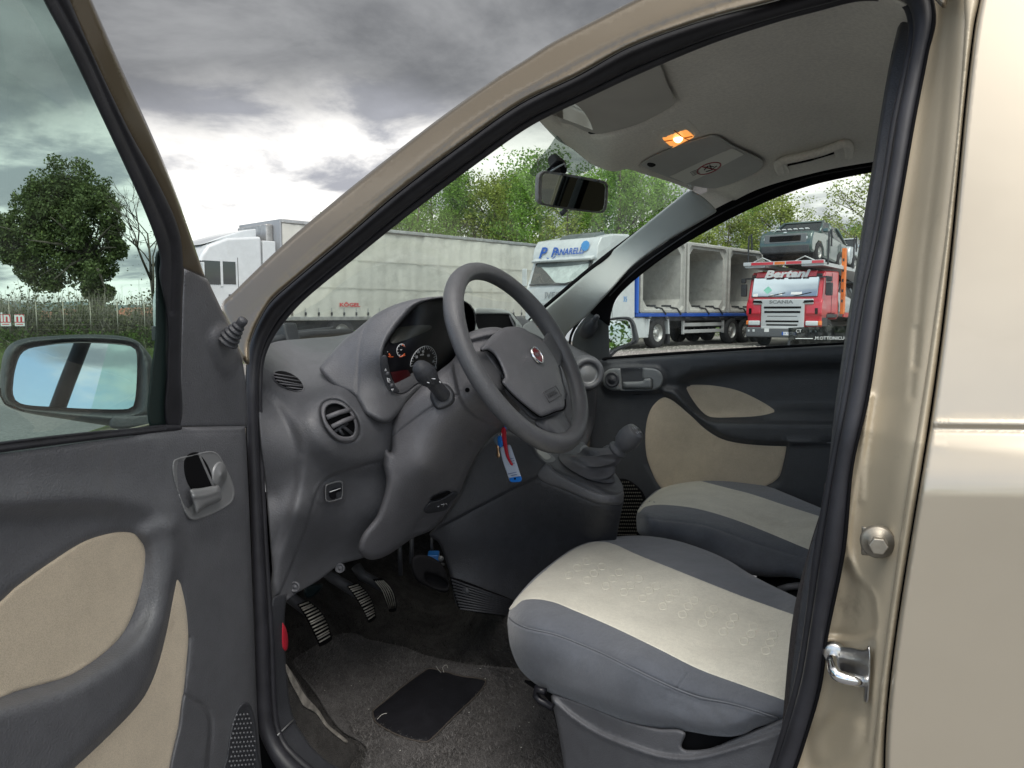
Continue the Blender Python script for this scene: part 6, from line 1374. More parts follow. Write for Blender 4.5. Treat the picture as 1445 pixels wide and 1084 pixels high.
def mass(name, d, x0, x1, h, n, leaf, mt, seed):
    rnd = random.Random(seed); V, F = leafcloud(n, lambda: (lambda px: col(px, d+rnd.uniform(-4, 4), rnd.random()*h*(.55+.25*math.sin(px*.05+seed)+.2*math.sin(px*.17)+.1*math.sin(px*.4))))(rnd.uniform(x0, x1)), leaf, rnd)
    mk(name, V, F, mt, None, False, 'stuff')
mass('far_woodland', 90, -120, 280, 2.3, 16000, .16, leafmat('leaf_far', (.075, .10, .05), .3), 1)
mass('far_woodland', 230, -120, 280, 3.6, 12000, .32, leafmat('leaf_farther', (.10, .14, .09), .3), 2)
# ================================================================ LORRIES
MX = Matrix(((1, 0, 0, 0), (0, 0, -1, 0), (0, 1, 0, 0), (0, 0, 0, 1)))           # outline in x-z, pushed out along -y
M_lw = mat('lorry_white', (.56, .59, .60), .35, coat=.5, var=[(.8, .05), (6, .04)], dirt=((.40, .40, .38), 1.6, .35, .58))
M_ld = mat('lorry_dark', (.035, .037, .042), .6, var=[(3, .2)]); M_lg = mat('lorry_glass', (.015, .02, .022), .06, spec=.8); M_lr = mat('lorry_red', (.56, .014, .035), .3, coat=.6, var=[(1, .05)])
M_lb = mat('lorry_blue', (.02, .085, .40), .4, var=[(2, .1)]); M_ls = mat('lorry_silver', (.60, .61, .62), .38, metal=.4); M_tyre = mat('tyre', (.028, .028, .03), .9, var=[(8, .25)]); M_rimm = mat('rim_steel', (.42, .42, .41), .45, metal=.6, var=[(5, .2)])
M_lamp = mat('headlamp', (.62, .66, .68), .15, coat=.5); M_org = mat('orange', (.78, .20, .04), .5, var=[(4, .15)]); M_cur = mat('blind_pale', (.50, .56, .54), .8, var=[(6, .15)])
WMESH = {}
def wheel(parent, x, y, r=.5, w=.3, rimc=None):
    k = (r, w)
    p = bpy.data.objects.new('wheel', None); COL.objects.link(p); p.parent = parent; p.location = (x, y, r); p.empty_display_size = .1
    m = Matrix.Rotation(R(-90), 4, 'X')
    if y < 0: m = Matrix.Rotation(R(90), 4, 'X')
    if k not in WMESH:
        a = MB().lathe([(r*.56, w*.46), (r*.62, w*.5), (r*.86, w*.5), (r*.97, w*.42), (r, w*.25), (r, -w*.25), (r*.97, -w*.42), (r*.86, -w*.5), (r*.5, -w*.5)], I4, 30)
        t = a.build('tyre', M_tyre, None, True)
        b = MB().lathe([(r*.57, w*.47), (r*.54, w*.40), (r*.50, w*.15), (r*.36, w*.10), (r*.28, w*.22), (r*.22, w*.24), (r*.2, w*.40), (r*.12, w*.44), (0, w*.44)], I4, 30)
        for i in range(8): b.lathe([(0, .04), (r*.045, .035), (r*.05, 0)], Matrix.Rotation(i*math.pi/4, 4, 'Z') @ Matrix.Translation((r*.30, 0, w*.2)), 6)
        q = b.build('rim', M_rimm, None, True); WMESH[k] = (t, q)
    else: t, q = WMESH[k]; t, q = t.copy(), q.copy(); COL.objects.link(t); COL.objects.link(q)
    for o in (t, q): o.parent = p; o.matrix_parent_inverse = Matrix.Identity(4); o.matrix_local = m
    return p
def place(root, c, d, hc, hd):
    p = cdp(c, d); h = RH*hc+FH*hd; root.location = p; root.rotation_euler = (0, 0, math.atan2(h.y, h.x))
def LB(root, name, mt, *boxes, bevel=.0, **kw):
    mb = MB()
    for b in boxes: mb.box(*b)
    return mb.build(name, mt, root, bevel=bevel, local=True, **kw)
# ---------- lorry A: white cab and long pale curtain trailer
HD = (-.68, -.73)
A = thing('articulated_lorry', (0, 0, 0), 'white articulated lorry with a long pale curtain-sided trailer parked behind the windscreen', 'lorry')
place(A, -9.9, 20.8, *HD)                                                     # nearside is local +y; origin = front middle
def left(c, d, hd, off): return (c+hd[1]*off*-1*-1, d)                          # (unused helper kept simple)
A.location = cdp(-9.02-(.73*1.25), 21.6+(.68*1.25))
cabA = [(0, .45), (.02, 1.0), (0, 1.55), (-.12, 2.0), (-.42, 2.78), (-.62, 3.05), (-1.2, 3.30), (-2.28, 3.42), (-2.30, 1.0), (-2.1, .95), (-1.2, .95), (-1.1, .45)]
MB().prism(cabA, -1.24, 1.24, MX).build('cab', M_lw, A, bevel=.09, segs=3, local=True)
MB().prism([(-.55, 3.08), (-1.2, 3.36), (-1.9, 3.60), (-2.28, 3.66), (-2.28, 3.40), (-1.2, 3.28)], -.95, .95, MX).build('roof_fairing', M_lw, A, bevel=.05, local=True)
w_ = LB(A, 'side_window', M_lg, (-.95, -.42, 1.235, 1.255, 1.95, 2.62), bevel=.01)
LB(A, 'side_window', M_lg, (-1.42, -1.02, 1.235, 1.255, 1.97, 2.62), bevel=.01)
LB(A, 'window_post', M_lw, (-1.02, -.95, 1.24, 1.262, 1.9, 2.68))
MB().box(-.34, -.30, 1.30, 1.58, 1.85, 2.55).build('side_mirror', M_lw, A, bevel=.04, local=True)
LB(A, 'mirror_bracket', M_ld, (-.34, -.30, 1.2, 1.4, 2.56, 2.60), (-.34, -.30, 1.2, 1.4, 1.80, 1.84), (-.36, -.33, 1.33, 1.55, 1.9, 2.5))
LB(A, 'windscreen', M_lg, (-.24, -.10, -1.1, 1.1, 1.95, 2.6))
for z_ in (2.93, 3.05): MB().lathe([(.02, 0), (.025, .5), (.06, .62), (.07, .64)], Matrix.Translation((-1.35, 1.0, z_)) @ Matrix.Rotation(R(90), 4, 'Y'), 12).build('air_horn', M_lamp, A, True, local=True)
LB(A, 'horn_bracket', M_rimm, (-1.30, -1.27, .98, 1.06, 2.86, 3.10), (-.85, -.82, .98, 1.06, 2.86, 3.10))
LB(A, 'door_seam', M_ld, (-1.50, -1.485, 1.236, 1.246, 1.0, 2.75), (-.36, -.345, 1.236, 1.246, 1.0, 2.2), (-1.5, -.36, 1.236, 1.244, 1.0, 1.015), bevel=0)
LB(A, 'door_grip', M_ld, (-1.40, -1.18, 1.24, 1.27, 1.62, 1.68), bevel=.008)
LB(A, 'side_fairing', M_lw, (-2.75, -2.32, 1.0, 1.22, .5, 3.3), bevel=.03)
LB(A, 'chassis', M_ld, (-6.5, -1.0, -.45, .45, .55, .95)); LB(A, 'bumper', M_ld, (-.1, .08, -1.2, 1.2, .3, .75), bevel=.04)
for x_ in (-1.4, -5.1): 
    for y_ in (1.05, -1.05): wheel(A, x_, y_)
M_tarp = mat('tarpaulin', (.60, .60, .55), .7, var=[(.5, .08), (3, .05)], dirt=((.36, .36, .33), 1.2, .4, .52), bump=(3, .25, .03))
def curtain():
    V = []; F = []; nx, nz = 150, 24; x1_, x0_ = -2.95, -16.5; z0_, z1_ = 1.02, 3.86; rn = random.Random(2); ph = [rn.uniform(0, 6.28) for _ in range(8)]
    for i in range(nx+1):
        for j in range(nz+1):
            x = x0_+(x1_-x0_)*i/nx; z = z0_+(z1_-z0_)*j/nz
            y = 1.262+.012*math.sin(x*5.3+ph[0])+.010*math.sin(x*12.1+ph[1]+z*.3)-.006*abs(math.sin((z-z0_)*math.pi*1.62))+.006*math.sin(x*23+ph[2])
            V.append((x, y, z))
    for i in range(nx):
        for j in range(nz): a = i*(nz+1)+j; F.append((a, a+nz+1, a+nz+2, a+1))
    o = mk('curtain', V, F, M_tarp, None, True); o.parent = A; return o
curtain()
LB(A, 'trailer_box', M_tarp, (-16.5, -2.95, -1.25, 1.22, 1.0, 3.86)); LB(A, 'top_rail', M_rimm, (-16.52, -2.93, -1.27, 1.29, 3.87, 3.99), bevel=.02)
LB(A, 'top_rail_damage', M_ld, (-8.6, -6.2, 1.275, 1.31, 3.84, 3.885))
LB(A, 'bottom_rail', M_rimm, (-16.5, -2.95, 1.2, 1.285, .90, 1.02), bevel=.01)
LB(A, 'front_wall', mat('trailer_front_grey', (.32, .34, .36), .5), (-2.94, -2.88, -1.25, 1.26, 1.0, 3.98), bevel=.01); LB(A, 'front_wall_unit', M_rimm, (-2.87, -2.62, -.9, .9, 2.9, 3.85), bevel=.05)
for i in range(28):
    x_ = -3.2-i*.48
    LB(A, 'curtain_strap', mat('strap_grey', (.40, .41, .40), .8), (x_-.022, x_+.022, 1.285, 1.291, 1.0, 1.30 if i % 1 == 0 else 3.8))
    LB(A, 'strap_buckle', M_ld, (x_-.03, x_+.03, 1.287, 1.31, 1.06, 1.16))
LB(A, 'seam_line', mat('seam_grey', (.50, .50, .46), .8), (-16.4, -3.0, 1.279, 1.284, 1.94, 1.97), (-16.4, -3.0, 1.279, 1.284, 2.86, 2.89))
LB(A, 'chassis', M_ld, (-16.3, -4.2, -.5, .5, .75, 1.0)); LB(A, 'underrun_guard', M_ld, (-12.0, -7.6, 1.15, 1.2, .55, .70), (-12.0, -7.6, 1.15, 1.2, .80, .92))
for x_ in (-12.6, -13.9, -15.2):
    for y_ in (1.05, -1.05): wheel(A, x_, y_)
fs_ = frame((-6.1, 1.293, 1.36), (0, 1, 0)); text('side_lettering', 'KÖGEL', frame((-5.35, 1.296, 1.40), (0, 1, 0)), .17, mat('letter_red', (.62, .06, .06), .6), A, True, sx=1.5, bold=.006)
# ---------- lorry B: white cab with a blue flatbed carrying box culverts
Bt = thing('articulated_lorry', (0, 0, 0), 'white lorry with blue roof lettering and a blue flatbed loaded with concrete box culverts', 'lorry')
place(Bt, 0, 0, *HD)
pr = Vector((2.24, 22.2, 0)); Bt.location = cdp(2.24-.73*1.25, 22.2+.68*1.25)
cabB = [(.0, .4), (.03, 1.0), (0, 1.85), (-.05, 1.95), (-.34, 2.66), (-.30, 2.72), (-.36, 3.08), (-.55, 3.34), (-1.2, 3.46), (-2.25, 3.46), (-2.3, 1.0), (-1.95, .9), (-1.15, .9), (-1.05, .4)]
MB().prism(cabB, -1.24, 1.24, MX).build('cab', M_lw, Bt, bevel=.11, segs=4, local=True)
fwB = frame((-.19, 0, 2.31), (.71, 0, .29))
MB().box(-1.10, 1.10, -.37, .37, -.02, .035, fwB).build('windscreen', M_lg, Bt, bevel=.03, local=True)
mb = MB()
for i in range(7):   # drawn curtain hanging in the windscreen
    pass
mb.prism([(-.92, .30), (.98, .33), (1.02, .05), (.80, -.20), (.25, -.34), (-.1, -.30), (-.55, .05)], .037, .042, fwB)
mb.build('cab_curtain', M_cur, Bt, local=True)
MB().prism([(-1.0, .34), (1.0, .34), (1.02, .27), (.4, .22), (-.5, .20), (-1.0, .24)], .044, .048, fwB).build('curtain_pelmet', mat('pelmet', (.12, .14, .14), .8), Bt, local=True)
MB().box(-1.1, 1.1, -.02, .02, .03, .055, fwB @ Matrix.Translation((0, -.36, 0))).build('wiper_rail', M_ld, Bt, local=True)
MB().prism([(-.33, 2.70), (-.18, 2.66), (-.14, 2.72), (-.40, 2.84)], -1.15, 1.15, MX).build('sun_shield', M_lw, Bt, bevel=.02, local=True)
MB().prism([(-1.35, 3.46), (-1.15, 3.56), (-.75, 3.46), (-.62, 3.34), (-1.5, 3.40)], -.85, .45, MX).build('roof_hatch', mat('roof_glass_grey', (.10, .12, .12), .3), Bt, bevel=.03, local=True)
MB().prism([(-.75, 3.38), (-1.3, 3.50), (-2.25, 3.56), (-2.25, 3.40), (-1.3, 3.38)], -1.05, 1.05, MX).build('roof_fairing', M_lw, Bt, bevel=.06, local=True)
LB(Bt, 'grille', mat('grille_grey', (.42, .44, .45), .5), (.02, .05, -.85, .85, .75, 1.45), bevel=.02)
for k in range(5): LB(Bt, 'grille_slat', M_ld, (.05, .065, -.8, .8, .80+k*.13, .84+k*.13))
text('front_lettering', 'IVECO', frame((.035, 0, 1.66), (1, 0, 0)), .26, mat('letter_grey', (.30, .32, .34), .4), Bt, True, sx=1.2, bold=.006)
LB(Bt, 'bumper', M_lw, (-.05, .1, -1.22, 1.22, .3, .72), bevel=.05); 
for y_ in (-.95, .95): LB(Bt, 'headlamp', M_lamp, (.06, .115, y_-.2, y_+.2, .52, .68), bevel=.02)
fr_ = frame((-.335, 0, 2.95), (.985, 0, .17)) @ Matrix.Translation((0, 0, -.07))
M_bl = mat('letter_blue', (.015, .10, .45), .5); M_bl2 = mat('letter_sky', (.02, .25, .62), .5)
text('roof_lettering', 'P', fr_ @ Matrix.Translation((-.84, -.0, .10)), .46, M_bl, Bt, True, shear=.25, bold=.012, sx=1.15)
text('roof_lettering', 'P', fr_ @ Matrix.Translation((-.38, 0, .10)), .40, M_bl, Bt, True, shear=.25, bold=.008)
text('roof_lettering', 'ANARELLI', fr_ @ Matrix.Translation((.22, 0, .10)), .26, M_bl, Bt, True, shear=.2, bold=.006, sx=.95)
text('roof_lettering', 'AUTOTRASPORTI', fr_ @ Matrix.Translation((.32, -.22, .10)), .12, M_bl, Bt, True, shear=.2)
MB().lathe([(0, .006), (.12, .004), (.16, 0)], fr_ @ Matrix.Translation((.80, .14, .098)), 9).build('roof_emblem', M_bl2, Bt, local=True)
MB().tube([fr_ @ Vector(v) for v in ((-.62, -.15, .11), (-.45, -.22, .11), (-.28, -.12, .11))], .013, 5).build('roof_swash', M_bl, Bt, local=True)
LB(Bt, 'side_window', M_lg, (-1.0, -.42, 1.235, 1.256, 1.95, 2.6), bevel=.01); LB(Bt, 'door_seam', M_ld, (-1.10, -1.085, 1.236, 1.246, 1.0, 2.7)); text('side_marking', '35', frame((-1.75, 1.25, 1.55), (0, 1, 0)), .22, M_bl2, Bt, True)
for s in (1,): MB().box(-.30, -.24, 1.28, 1.50, 1.9, 2.6).build('side_mirror', M_lw, Bt, bevel=.04, local=True)
MB().box(-.10, -.05, -1.45, -1.25, 1.95, 2.5).build('side_mirror', M_lw, Bt, bevel=.04, local=True)
LB(Bt, 'side_skirt', M_lw, (-3.15, -1.9, 1.10, 1.20, .35, 1.0), bevel=.03); LB(Bt, 'chassis', M_ld, (-5.2, -1.0, -.45, .45, .55, .95))
MB().prism([(-3.12, .45), (-3.18, .9), (-3.35, 1.12), (-3.7, 1.2), (-4.05, 1.12), (-4.24, .9), (-4.30, .45), (-4.38, .45), (-4.32, .95), (-4.1, 1.20), (-3.7, 1.28), (-3.3, 1.20), (-3.08, .95), (-3.04, .45)], -1.22, -.80, MX).build('mudguard', M_lw, Bt, bevel=.01, local=True)
for y_ in (1.05, -1.05): wheel(Bt, -1.35, y_); wheel(Bt, -3.7, y_)
LB(Bt, 'flatbed', M_lb, (-13.4, -2.35, -1.25, 1.25, 1.02, 1.13), bevel=.01); LB(Bt, 'bed_frame', M_ld, (-13.3, -2.6, -1.1, 1.18, .88, 1.02))
LB(Bt, 'headboard', M_lb, (-2.47, -2.33, -1.25, 1.27, 1.13, 3.3), bevel=.015); LB(Bt, 'headboard_rib', mat('blue_light', (.05, .18, .62), .4), (-2.42, -2.38, 1.27, 1.285, 1.13, 3.3))
LB(Bt, 'trailer_chassis', M_ld, (-13.0, -3.0, -.5, .5, .6, .9)); LB(Bt, 'side_guard', M_ls, (-8.2, -5.35, 1.12, 1.17, .68, .80), (-8.2, -5.35, 1.12, 1.17, .45, .57), bevel=.01)
LB(Bt, 'guard_post', M_ls, (-8.2, -8.1, 1.1, 1.165, .42, .88), (-5.4, -5.3, 1.1, 1.165, .42, .88)); LB(Bt, 'landing_leg', M_ld, (-5.0, -4.85, .7, .85, .1, .9))
for x_ in (-8.75, -9.85, -11.0):
    for y_ in (1.06, -1.06): wheel(Bt, x_, y_)
for x_ in (-3.1, -4.3, -5.5, -6.7, -7.9, -9.1): LB(Bt, 'lashing_hook', M_ld, (x_, x_+.25, 1.25, 1.3, .95, 1.0))
# three box culverts on the flatbed
M_conc = mat('concrete', (.40, .395, .375), .92, var=[(.8, .10), (5, .10), (40, .06)], bump=(20, .5, .01), dirt=((.26, .25, .22), 2.2, .5, .55))
M_concd = mat('concrete_inside', (.36, .35, .325), .92, var=[(.8, .12), (5, .10)], bump=(20, .4, .01), dirt=((.20, .19, .16), 1.5, .5, .52))
cu = []
labsC = ['grey concrete box culvert on the blue flatbed, nearest its blue headboard', 'middle grey concrete box culvert on the flatbed with blue stencil lettering inside', 'grey concrete box culvert behind the red car transporter']
for i, (xa, xb) in enumerate(((-2.62, -5.30), (-5.42, -8.22), (-8.34, -11.1))):
    t = thing('box_culvert', (0, 0, 0), labsC[i], 'culvert', 'concrete box culverts on the flatbed'); t.location = Bt.location; t.rotation_euler = Bt.rotation_euler
    z0_, z1_ = 1.135, 3.52; yo = 1.22; th = .20; cx_, cz_ = (xa+xb)/2, (z0_+z1_)/2; wx, wz = abs(xa-xb)/2, (z1_-z0_)/2
    def ringp(w, h, y, ch): return [(cx_+sx_*(w-(ch if k else 0)), y, cz_+sz_*(h-(0 if k else ch))) for sx_, sz_, ks in ((-1, -1, (1, 0)), (1, -1, (0, 1))[0:3] if False else (1, -1, (1, 0)), (1, 1, (0, 1)), (-1, 1, (1, 0))) for k in ks]
    def rect(w, h, y, ch):
        P8 = [(-w, -h+ch), (-w+ch, -h), (w-ch, -h), (w, -h+ch), (w, h-ch), (w-ch, h), (-w+ch, h), (-w, h-ch)]
        return [(cx_+a, y, cz_+b) for a, b in P8]
    rings = [rect(wx, wz, -yo, .04), rect(wx, wz, yo, .04), rect(wx-.035, wz-.035, yo+.02, .05), rect(wx-.10, wz-.10, yo+.02, .12), rect(wx-.12, wz-.12, yo-.06, .14), rect(wx-th, wz-th, yo-.07, .26), rect(wx-th, wz-th, -yo+.12, .26)]
    V = [v for r_ in rings for v in r_]; F = [(a*8+k, a*8+(k+1) % 8, (a+1)*8+(k+1) % 8, (a+1)*8+k) for a in range(len(rings)-1) for k in range(8)]
    o = mk('shell', V, F, M_conc, None, False); o.parent = t
    V = rect(wx-th, wz-th, -yo+.3, .26); o = mk('back_wall', V, [tuple(range(8))], M_concd, None, False); o.parent = t
    if i == 1: text('stencil_lettering', 'EDILIMPIANTI', frame((cx_+.15, -yo+.31, 2.75), (0, 1, 0)), .20, M_bl2, t, True, bold=.008)
    if i == 0: text('stencil_lettering', 'EDILIMPIANTI', frame((cx_-.2, -yo+.31, 2.95), (0, 1, 0)), .20, M_bl2, t, True, bold=.008)
    for k in (-1, 1):
        mbx = MB(); x_ = cx_+k*wx*.35; mbx.tube([(x_, 1.12, 1.34), (x_-.35, 1.24, 1.28), (x_-.55, 1.27, 1.10)], .03, 5); mbx.box(x_-.1, x_+.25, 1.0, 1.16, 1.335, 1.40); mbx.build('lashing_chain', M_ld, t, local=True)
# ---------- transporter C
Ct = thing('car_transporter', (0, 0, 0), 'red and silver car transporter lorry carrying cars, seen through the passenger window', 'lorry')
HC = (-.62, -.78); place(Ct, 0, 0, *HC); Ct.location = cdp(10.0-.78*1.25, 25.0+.62*1.25)
MB().prism([(-.02, 1.05), (0, 1.45), (-.05, 1.62), (-.28, 2.36), (-.42, 2.52), (-1.9, 2.56), (-1.95, .95), (-1.75, .9), (-1.55, 1.1), (-.75, 1.1), (-.6, .75), (-.5, .6), (-.1, .6)], -1.23, 1.23, MX).build('cab', M_lr, Ct, bevel=.07, segs=3, local=True)
fc_ = frame((-.145, 0, 1.985), (.745, 0, .235))
MB().box(-1.10, 1.10, -.33, .36, -.02, .04, fc_).build('windscreen', mat('windscreen_sky', (.38, .44, .50), .04, metal=1), Ct, bevel=.03, local=True)
MB().box(-1.17, 1.17, .36, .45, -.02, .06, fc_).build('screen_visor', M_ld, Ct, bevel=.02, local=True)
M_lt = mat('letter_white', (.80, .80, .80), .5)
text('roof_lettering', 'Bertani', frame((-.175, .02, 2.425), (.97, 0, .23)) @ Matrix.Translation((0, 0, .03)), .34, M_lt, Ct, True, shear=.25, bold=.018, sx=1.45)
MB().prism([(-.30, 2.33), (-.16, 2.33), (-.20, 2.50), (-.34, 2.54)], -1.0, 1.0, MX).build('name_board', M_lr, Ct, bevel=.015, local=True)
LB(Ct, 'grille_panel', M_ls, (-.02, .05, -.72, .72, .62, 1.60), (-.02, .04, -1.0, 1.0, 1.42, 1.60), bevel=.03)
for z_, h_, w_ in ((1.32, .07, .62), (1.17, .07, .60), (1.03, .02, .50), (.86, .06, .55), (.74, .05, .52)): LB(Ct, 'grille_slot', M_void, (.045, .058, -w_, w_, z_-h_/2, z_+h_/2), bevel=.008)
for s in (-1, 1): MB().prism([(s*.72, 1.55), (s*1.0, 1.56), (s*1.02, 1.49), (s*.66, 1.46)], .052, .058, Matrix(((0, 0, 1, 0), (1, 0, 0, 0), (0, 1, 0, 0), (0, 0, 0, 1)))).build('air_slot', M_void, Ct, local=True)
text('front_lettering', 'SCANIA', frame((.055, -.05, 1.50), (1, 0, 0)), .15, mat('letter_chrome', (.20, .21, .22), .4), Ct, True, sx=1.5, bold=.006)
for s in (-1, 1):
    MB().prism([(-.55, 1.02), (-.05, 1.02), (.03, 1.10), (.0, 1.45), (-.12, 1.62), (-.5, 1.40)], s*1.26 if s < 0 else .74, -.74 if s < 0 else 1.26, Matrix(((1, 0, 0, 0), (0, 0, 1, 0), (0, 1, 0, 0), (0, 0, 0, 1)))).build('corner_panel', M_lr, Ct, bevel=.05, local=True)
    LB(Ct, 'corner_intake', M_void, (.015, .04, s*1.10-.045, s*1.10+.045, 1.10, 1.30), bevel=.01)
    LB(Ct, 'headlamp', M_lamp, (-.1, .04, min(s*.76, s*1.16), max(s*.76, s*1.16), .72, .88), bevel=.03)
    LB(Ct, 'indicator', M_org, (-.25, .03, min(s*1.165, s*1.235), max(s*1.165, s*1.235), .74, .88), bevel=.015)
    LB(Ct, 'fog_lamp', M_lamp, (.06, .075, s*.95-.04, s*.95+.04, .50, .58), (.06, .075, s*1.12-.03, s*1.12+.03, .50, .57), bevel=.01)
    LB(Ct, 'side_mirror', M_ld, (-.25, -.12, min(s*1.32, s*1.52), max(s*1.32, s*1.52), 1.70, 2.12), (-.2, -.08, min(s*1.34, s*1.5), max(s*1.34, s*1.5), 2.15, 2.32), bevel=.03)
    LB(Ct, 'mirror_bracket', M_ld, (-.25, -.18, min(s*1.1, s*1.38), max(s*1.1, s*1.38), 2.28, 2.33))
LB(Ct, 'bumper', mat('bumper_grey', (.11, .115, .125), .6), (-.5, .06, -1.24, 1.24, .32, .66), bevel=.05); LB(Ct, 'bumper_lip', M_ls, (-.3, .065, -.70, .70, .60, .68), bevel=.02)
LB(Ct, 'number_plate', M_lt, (.065, .075, .02, .50, .40, .51)); LB(Ct, 'plate_band', M_bl, (.0755, .0765, .02, .07, .40, .51), (.0755, .0765, .45, .50, .40, .51)); text('plate_number', 'EX 785 NR', frame((.0765, .26, .455), (1, 0, 0)), .085, M_bl, Ct, True, sx=.9)
LB(Ct, 'white_sticker', M_lt, (.062, .066, -.58, -.42, .50, .62))
MB().prism([(-.15, .0), (0, .14), (.15, 0), (0, -.14)], .041, .045, fc_ @ Matrix.Translation((-.55, -.10, 0))).build('green_placard', mat('placard', (.25, .62, .50), .6), Ct, local=True)
for x_, y_, w_, h_ in ((-.95, -.27, .16, .10), (-.1, -.24, .12, .08), (.42, -.22, .36, .09), (-.38, -.28, .12, .06)): MB().box(x_-w_/2, x_+w_/2, y_-h_/2, y_+h_/2, .041, .044, fc_).build('dashboard_paper', M_lt, Ct, local=True)
for x_ in (-.5, .35): MB().tube([fc_ @ Vector((x_, -.32, .05)), fc_ @ Vector((x_+.55, -.20, .05))], .012, 5).build('wiper', M_void, Ct, local=True)
LB(Ct, 'side_window', M_lg, (-.95, -.40, 1.225, 1.245, 1.75, 2.35), bevel=.01); LB(Ct, 'door_seam', M_ld, (-1.12, -1.10, 1.226, 1.238, 1.0, 2.45)); LB(Ct, 'cab_step', M_ld, (-.75, -.15, 1.1, 1.24, .35, 1.0), bevel=.03)
LB(Ct, 'wheel_arch', M_ld, (-1.75, -.6, 1.15, 1.26, .98, 1.10), bevel=.02)
for y_ in (1.03, -1.03):
    for x_ in (-1.15, -5.0, -7.6, -8.7): wheel(Ct, x_, y_, .47)
LB(Ct, 'chassis', M_ld, (-9.0, -.6, -.5, .5, .5, .8))
# decks
LB(Ct, 'front_beam', M_ls, (.05, .18, -1.33, 1.33, 2.72, 2.84), bevel=.01)
for a, b, mt_ in ((-1.05, -.30, M_lr), (.12, .62, M_lr), (.95, 1.32, M_lr), (-.26, .08, M_org)): LB(Ct, 'beam_marking', mt_, (.181, .186, a, b, 2.735, 2.825))
deck = MB()
def slab(x0, z0, x1, z1, y0, y1, t, mt, nm):
    MB().add([(x0, y0, z0), (x0, y1, z0), (x1, y1, z1), (x1, y0, z1), (x0, y0, z0+t), (x0, y1, z0+t), (x1, y1, z1+t), (x1, y0, z1+t)], [(0, 3, 2, 1), (4, 5, 6, 7), (0, 1, 5, 4), (1, 2, 6, 5), (2, 3, 7, 6), (3, 0, 4, 7)]).build(nm, mt, Ct, local=True)
slab(.1, 2.66, -3.6, 2.60, -1.3, -.6, .12, M_ls, 'upper_deck'); slab(.1, 2.66, -3.6, 2.60, .6, 1.3, .12, M_ls, 'upper_deck')
slab(-3.6, 2.60, -9.2, 1.95, -1.3, -.6, .12, M_ls, 'upper_deck'); slab(-3.6, 2.60, -9.2, 1.95, .6, 1.3, .12, M_ls, 'upper_deck')
slab(-2.2, 1.05, -9.2, .85, -1.3, 1.3, .10, M_ls, 'lower_deck'); slab(-2.2, 1.0, -5.2, .95, 1.3, 1.34, .16, M_lr, 'deck_marking'); slab(-5.4, 2.28, -7.6, 2.02, 1.30, 1.34, .20, M_lr, 'deck_marking'); slab(-7.6, 2.02, -9.2, 1.86, 1.30, 1.34, .20, M_ls, 'deck_marking')
for x_, y_ in ((-2.25, 1.28), (-2.25, -1.28)): LB(Ct, 'orange_post', M_org, (x_-.10, x_+.10, y_-.06, y_+.06, 1.1, 3.35), bevel=.01); 
for k in range(5): LB(Ct, 'post_hole', M_ld, (-2.15, -2.148, 1.25, 1.31, 1.5+k*.35, 1.6+k*.35))
slab2 = MB().tube([(-5.2, 1.3, 1.1), (-4.2, 1.3, 2.4)], .06, 6).build('ramp_strut', M_org, Ct, local=True)
for x_ in (-.25, -3.2, -4.6, -6.2):
    for y_ in (1.33, -1.33): MB().tube([(x_, y_, 2.7-max(0, -x_-3.6)*.11), (x_, y_, 3.75-max(0, -x_-3.6)*.11), (x_-.25, y_, 3.85-max(0, -x_-3.6)*.11), (x_-.3, y_, 3.3-max(0, -x_-3.6)*.11)], .028, 6).build('guard_rail', M_ld, Ct, local=True)
MB().tube([(.1, -1.0, 2.84), (.1, -.7, 2.98), (.1, -.4, 2.84)], .02, 5).build('wheel_stop', M_ls, Ct, local=True); MB().tube([(.1, .4, 2.84), (.1, .7, 2.98), (.1, 1.0, 2.84)], .02, 5).build('wheel_stop', M_ls, Ct, local=True)
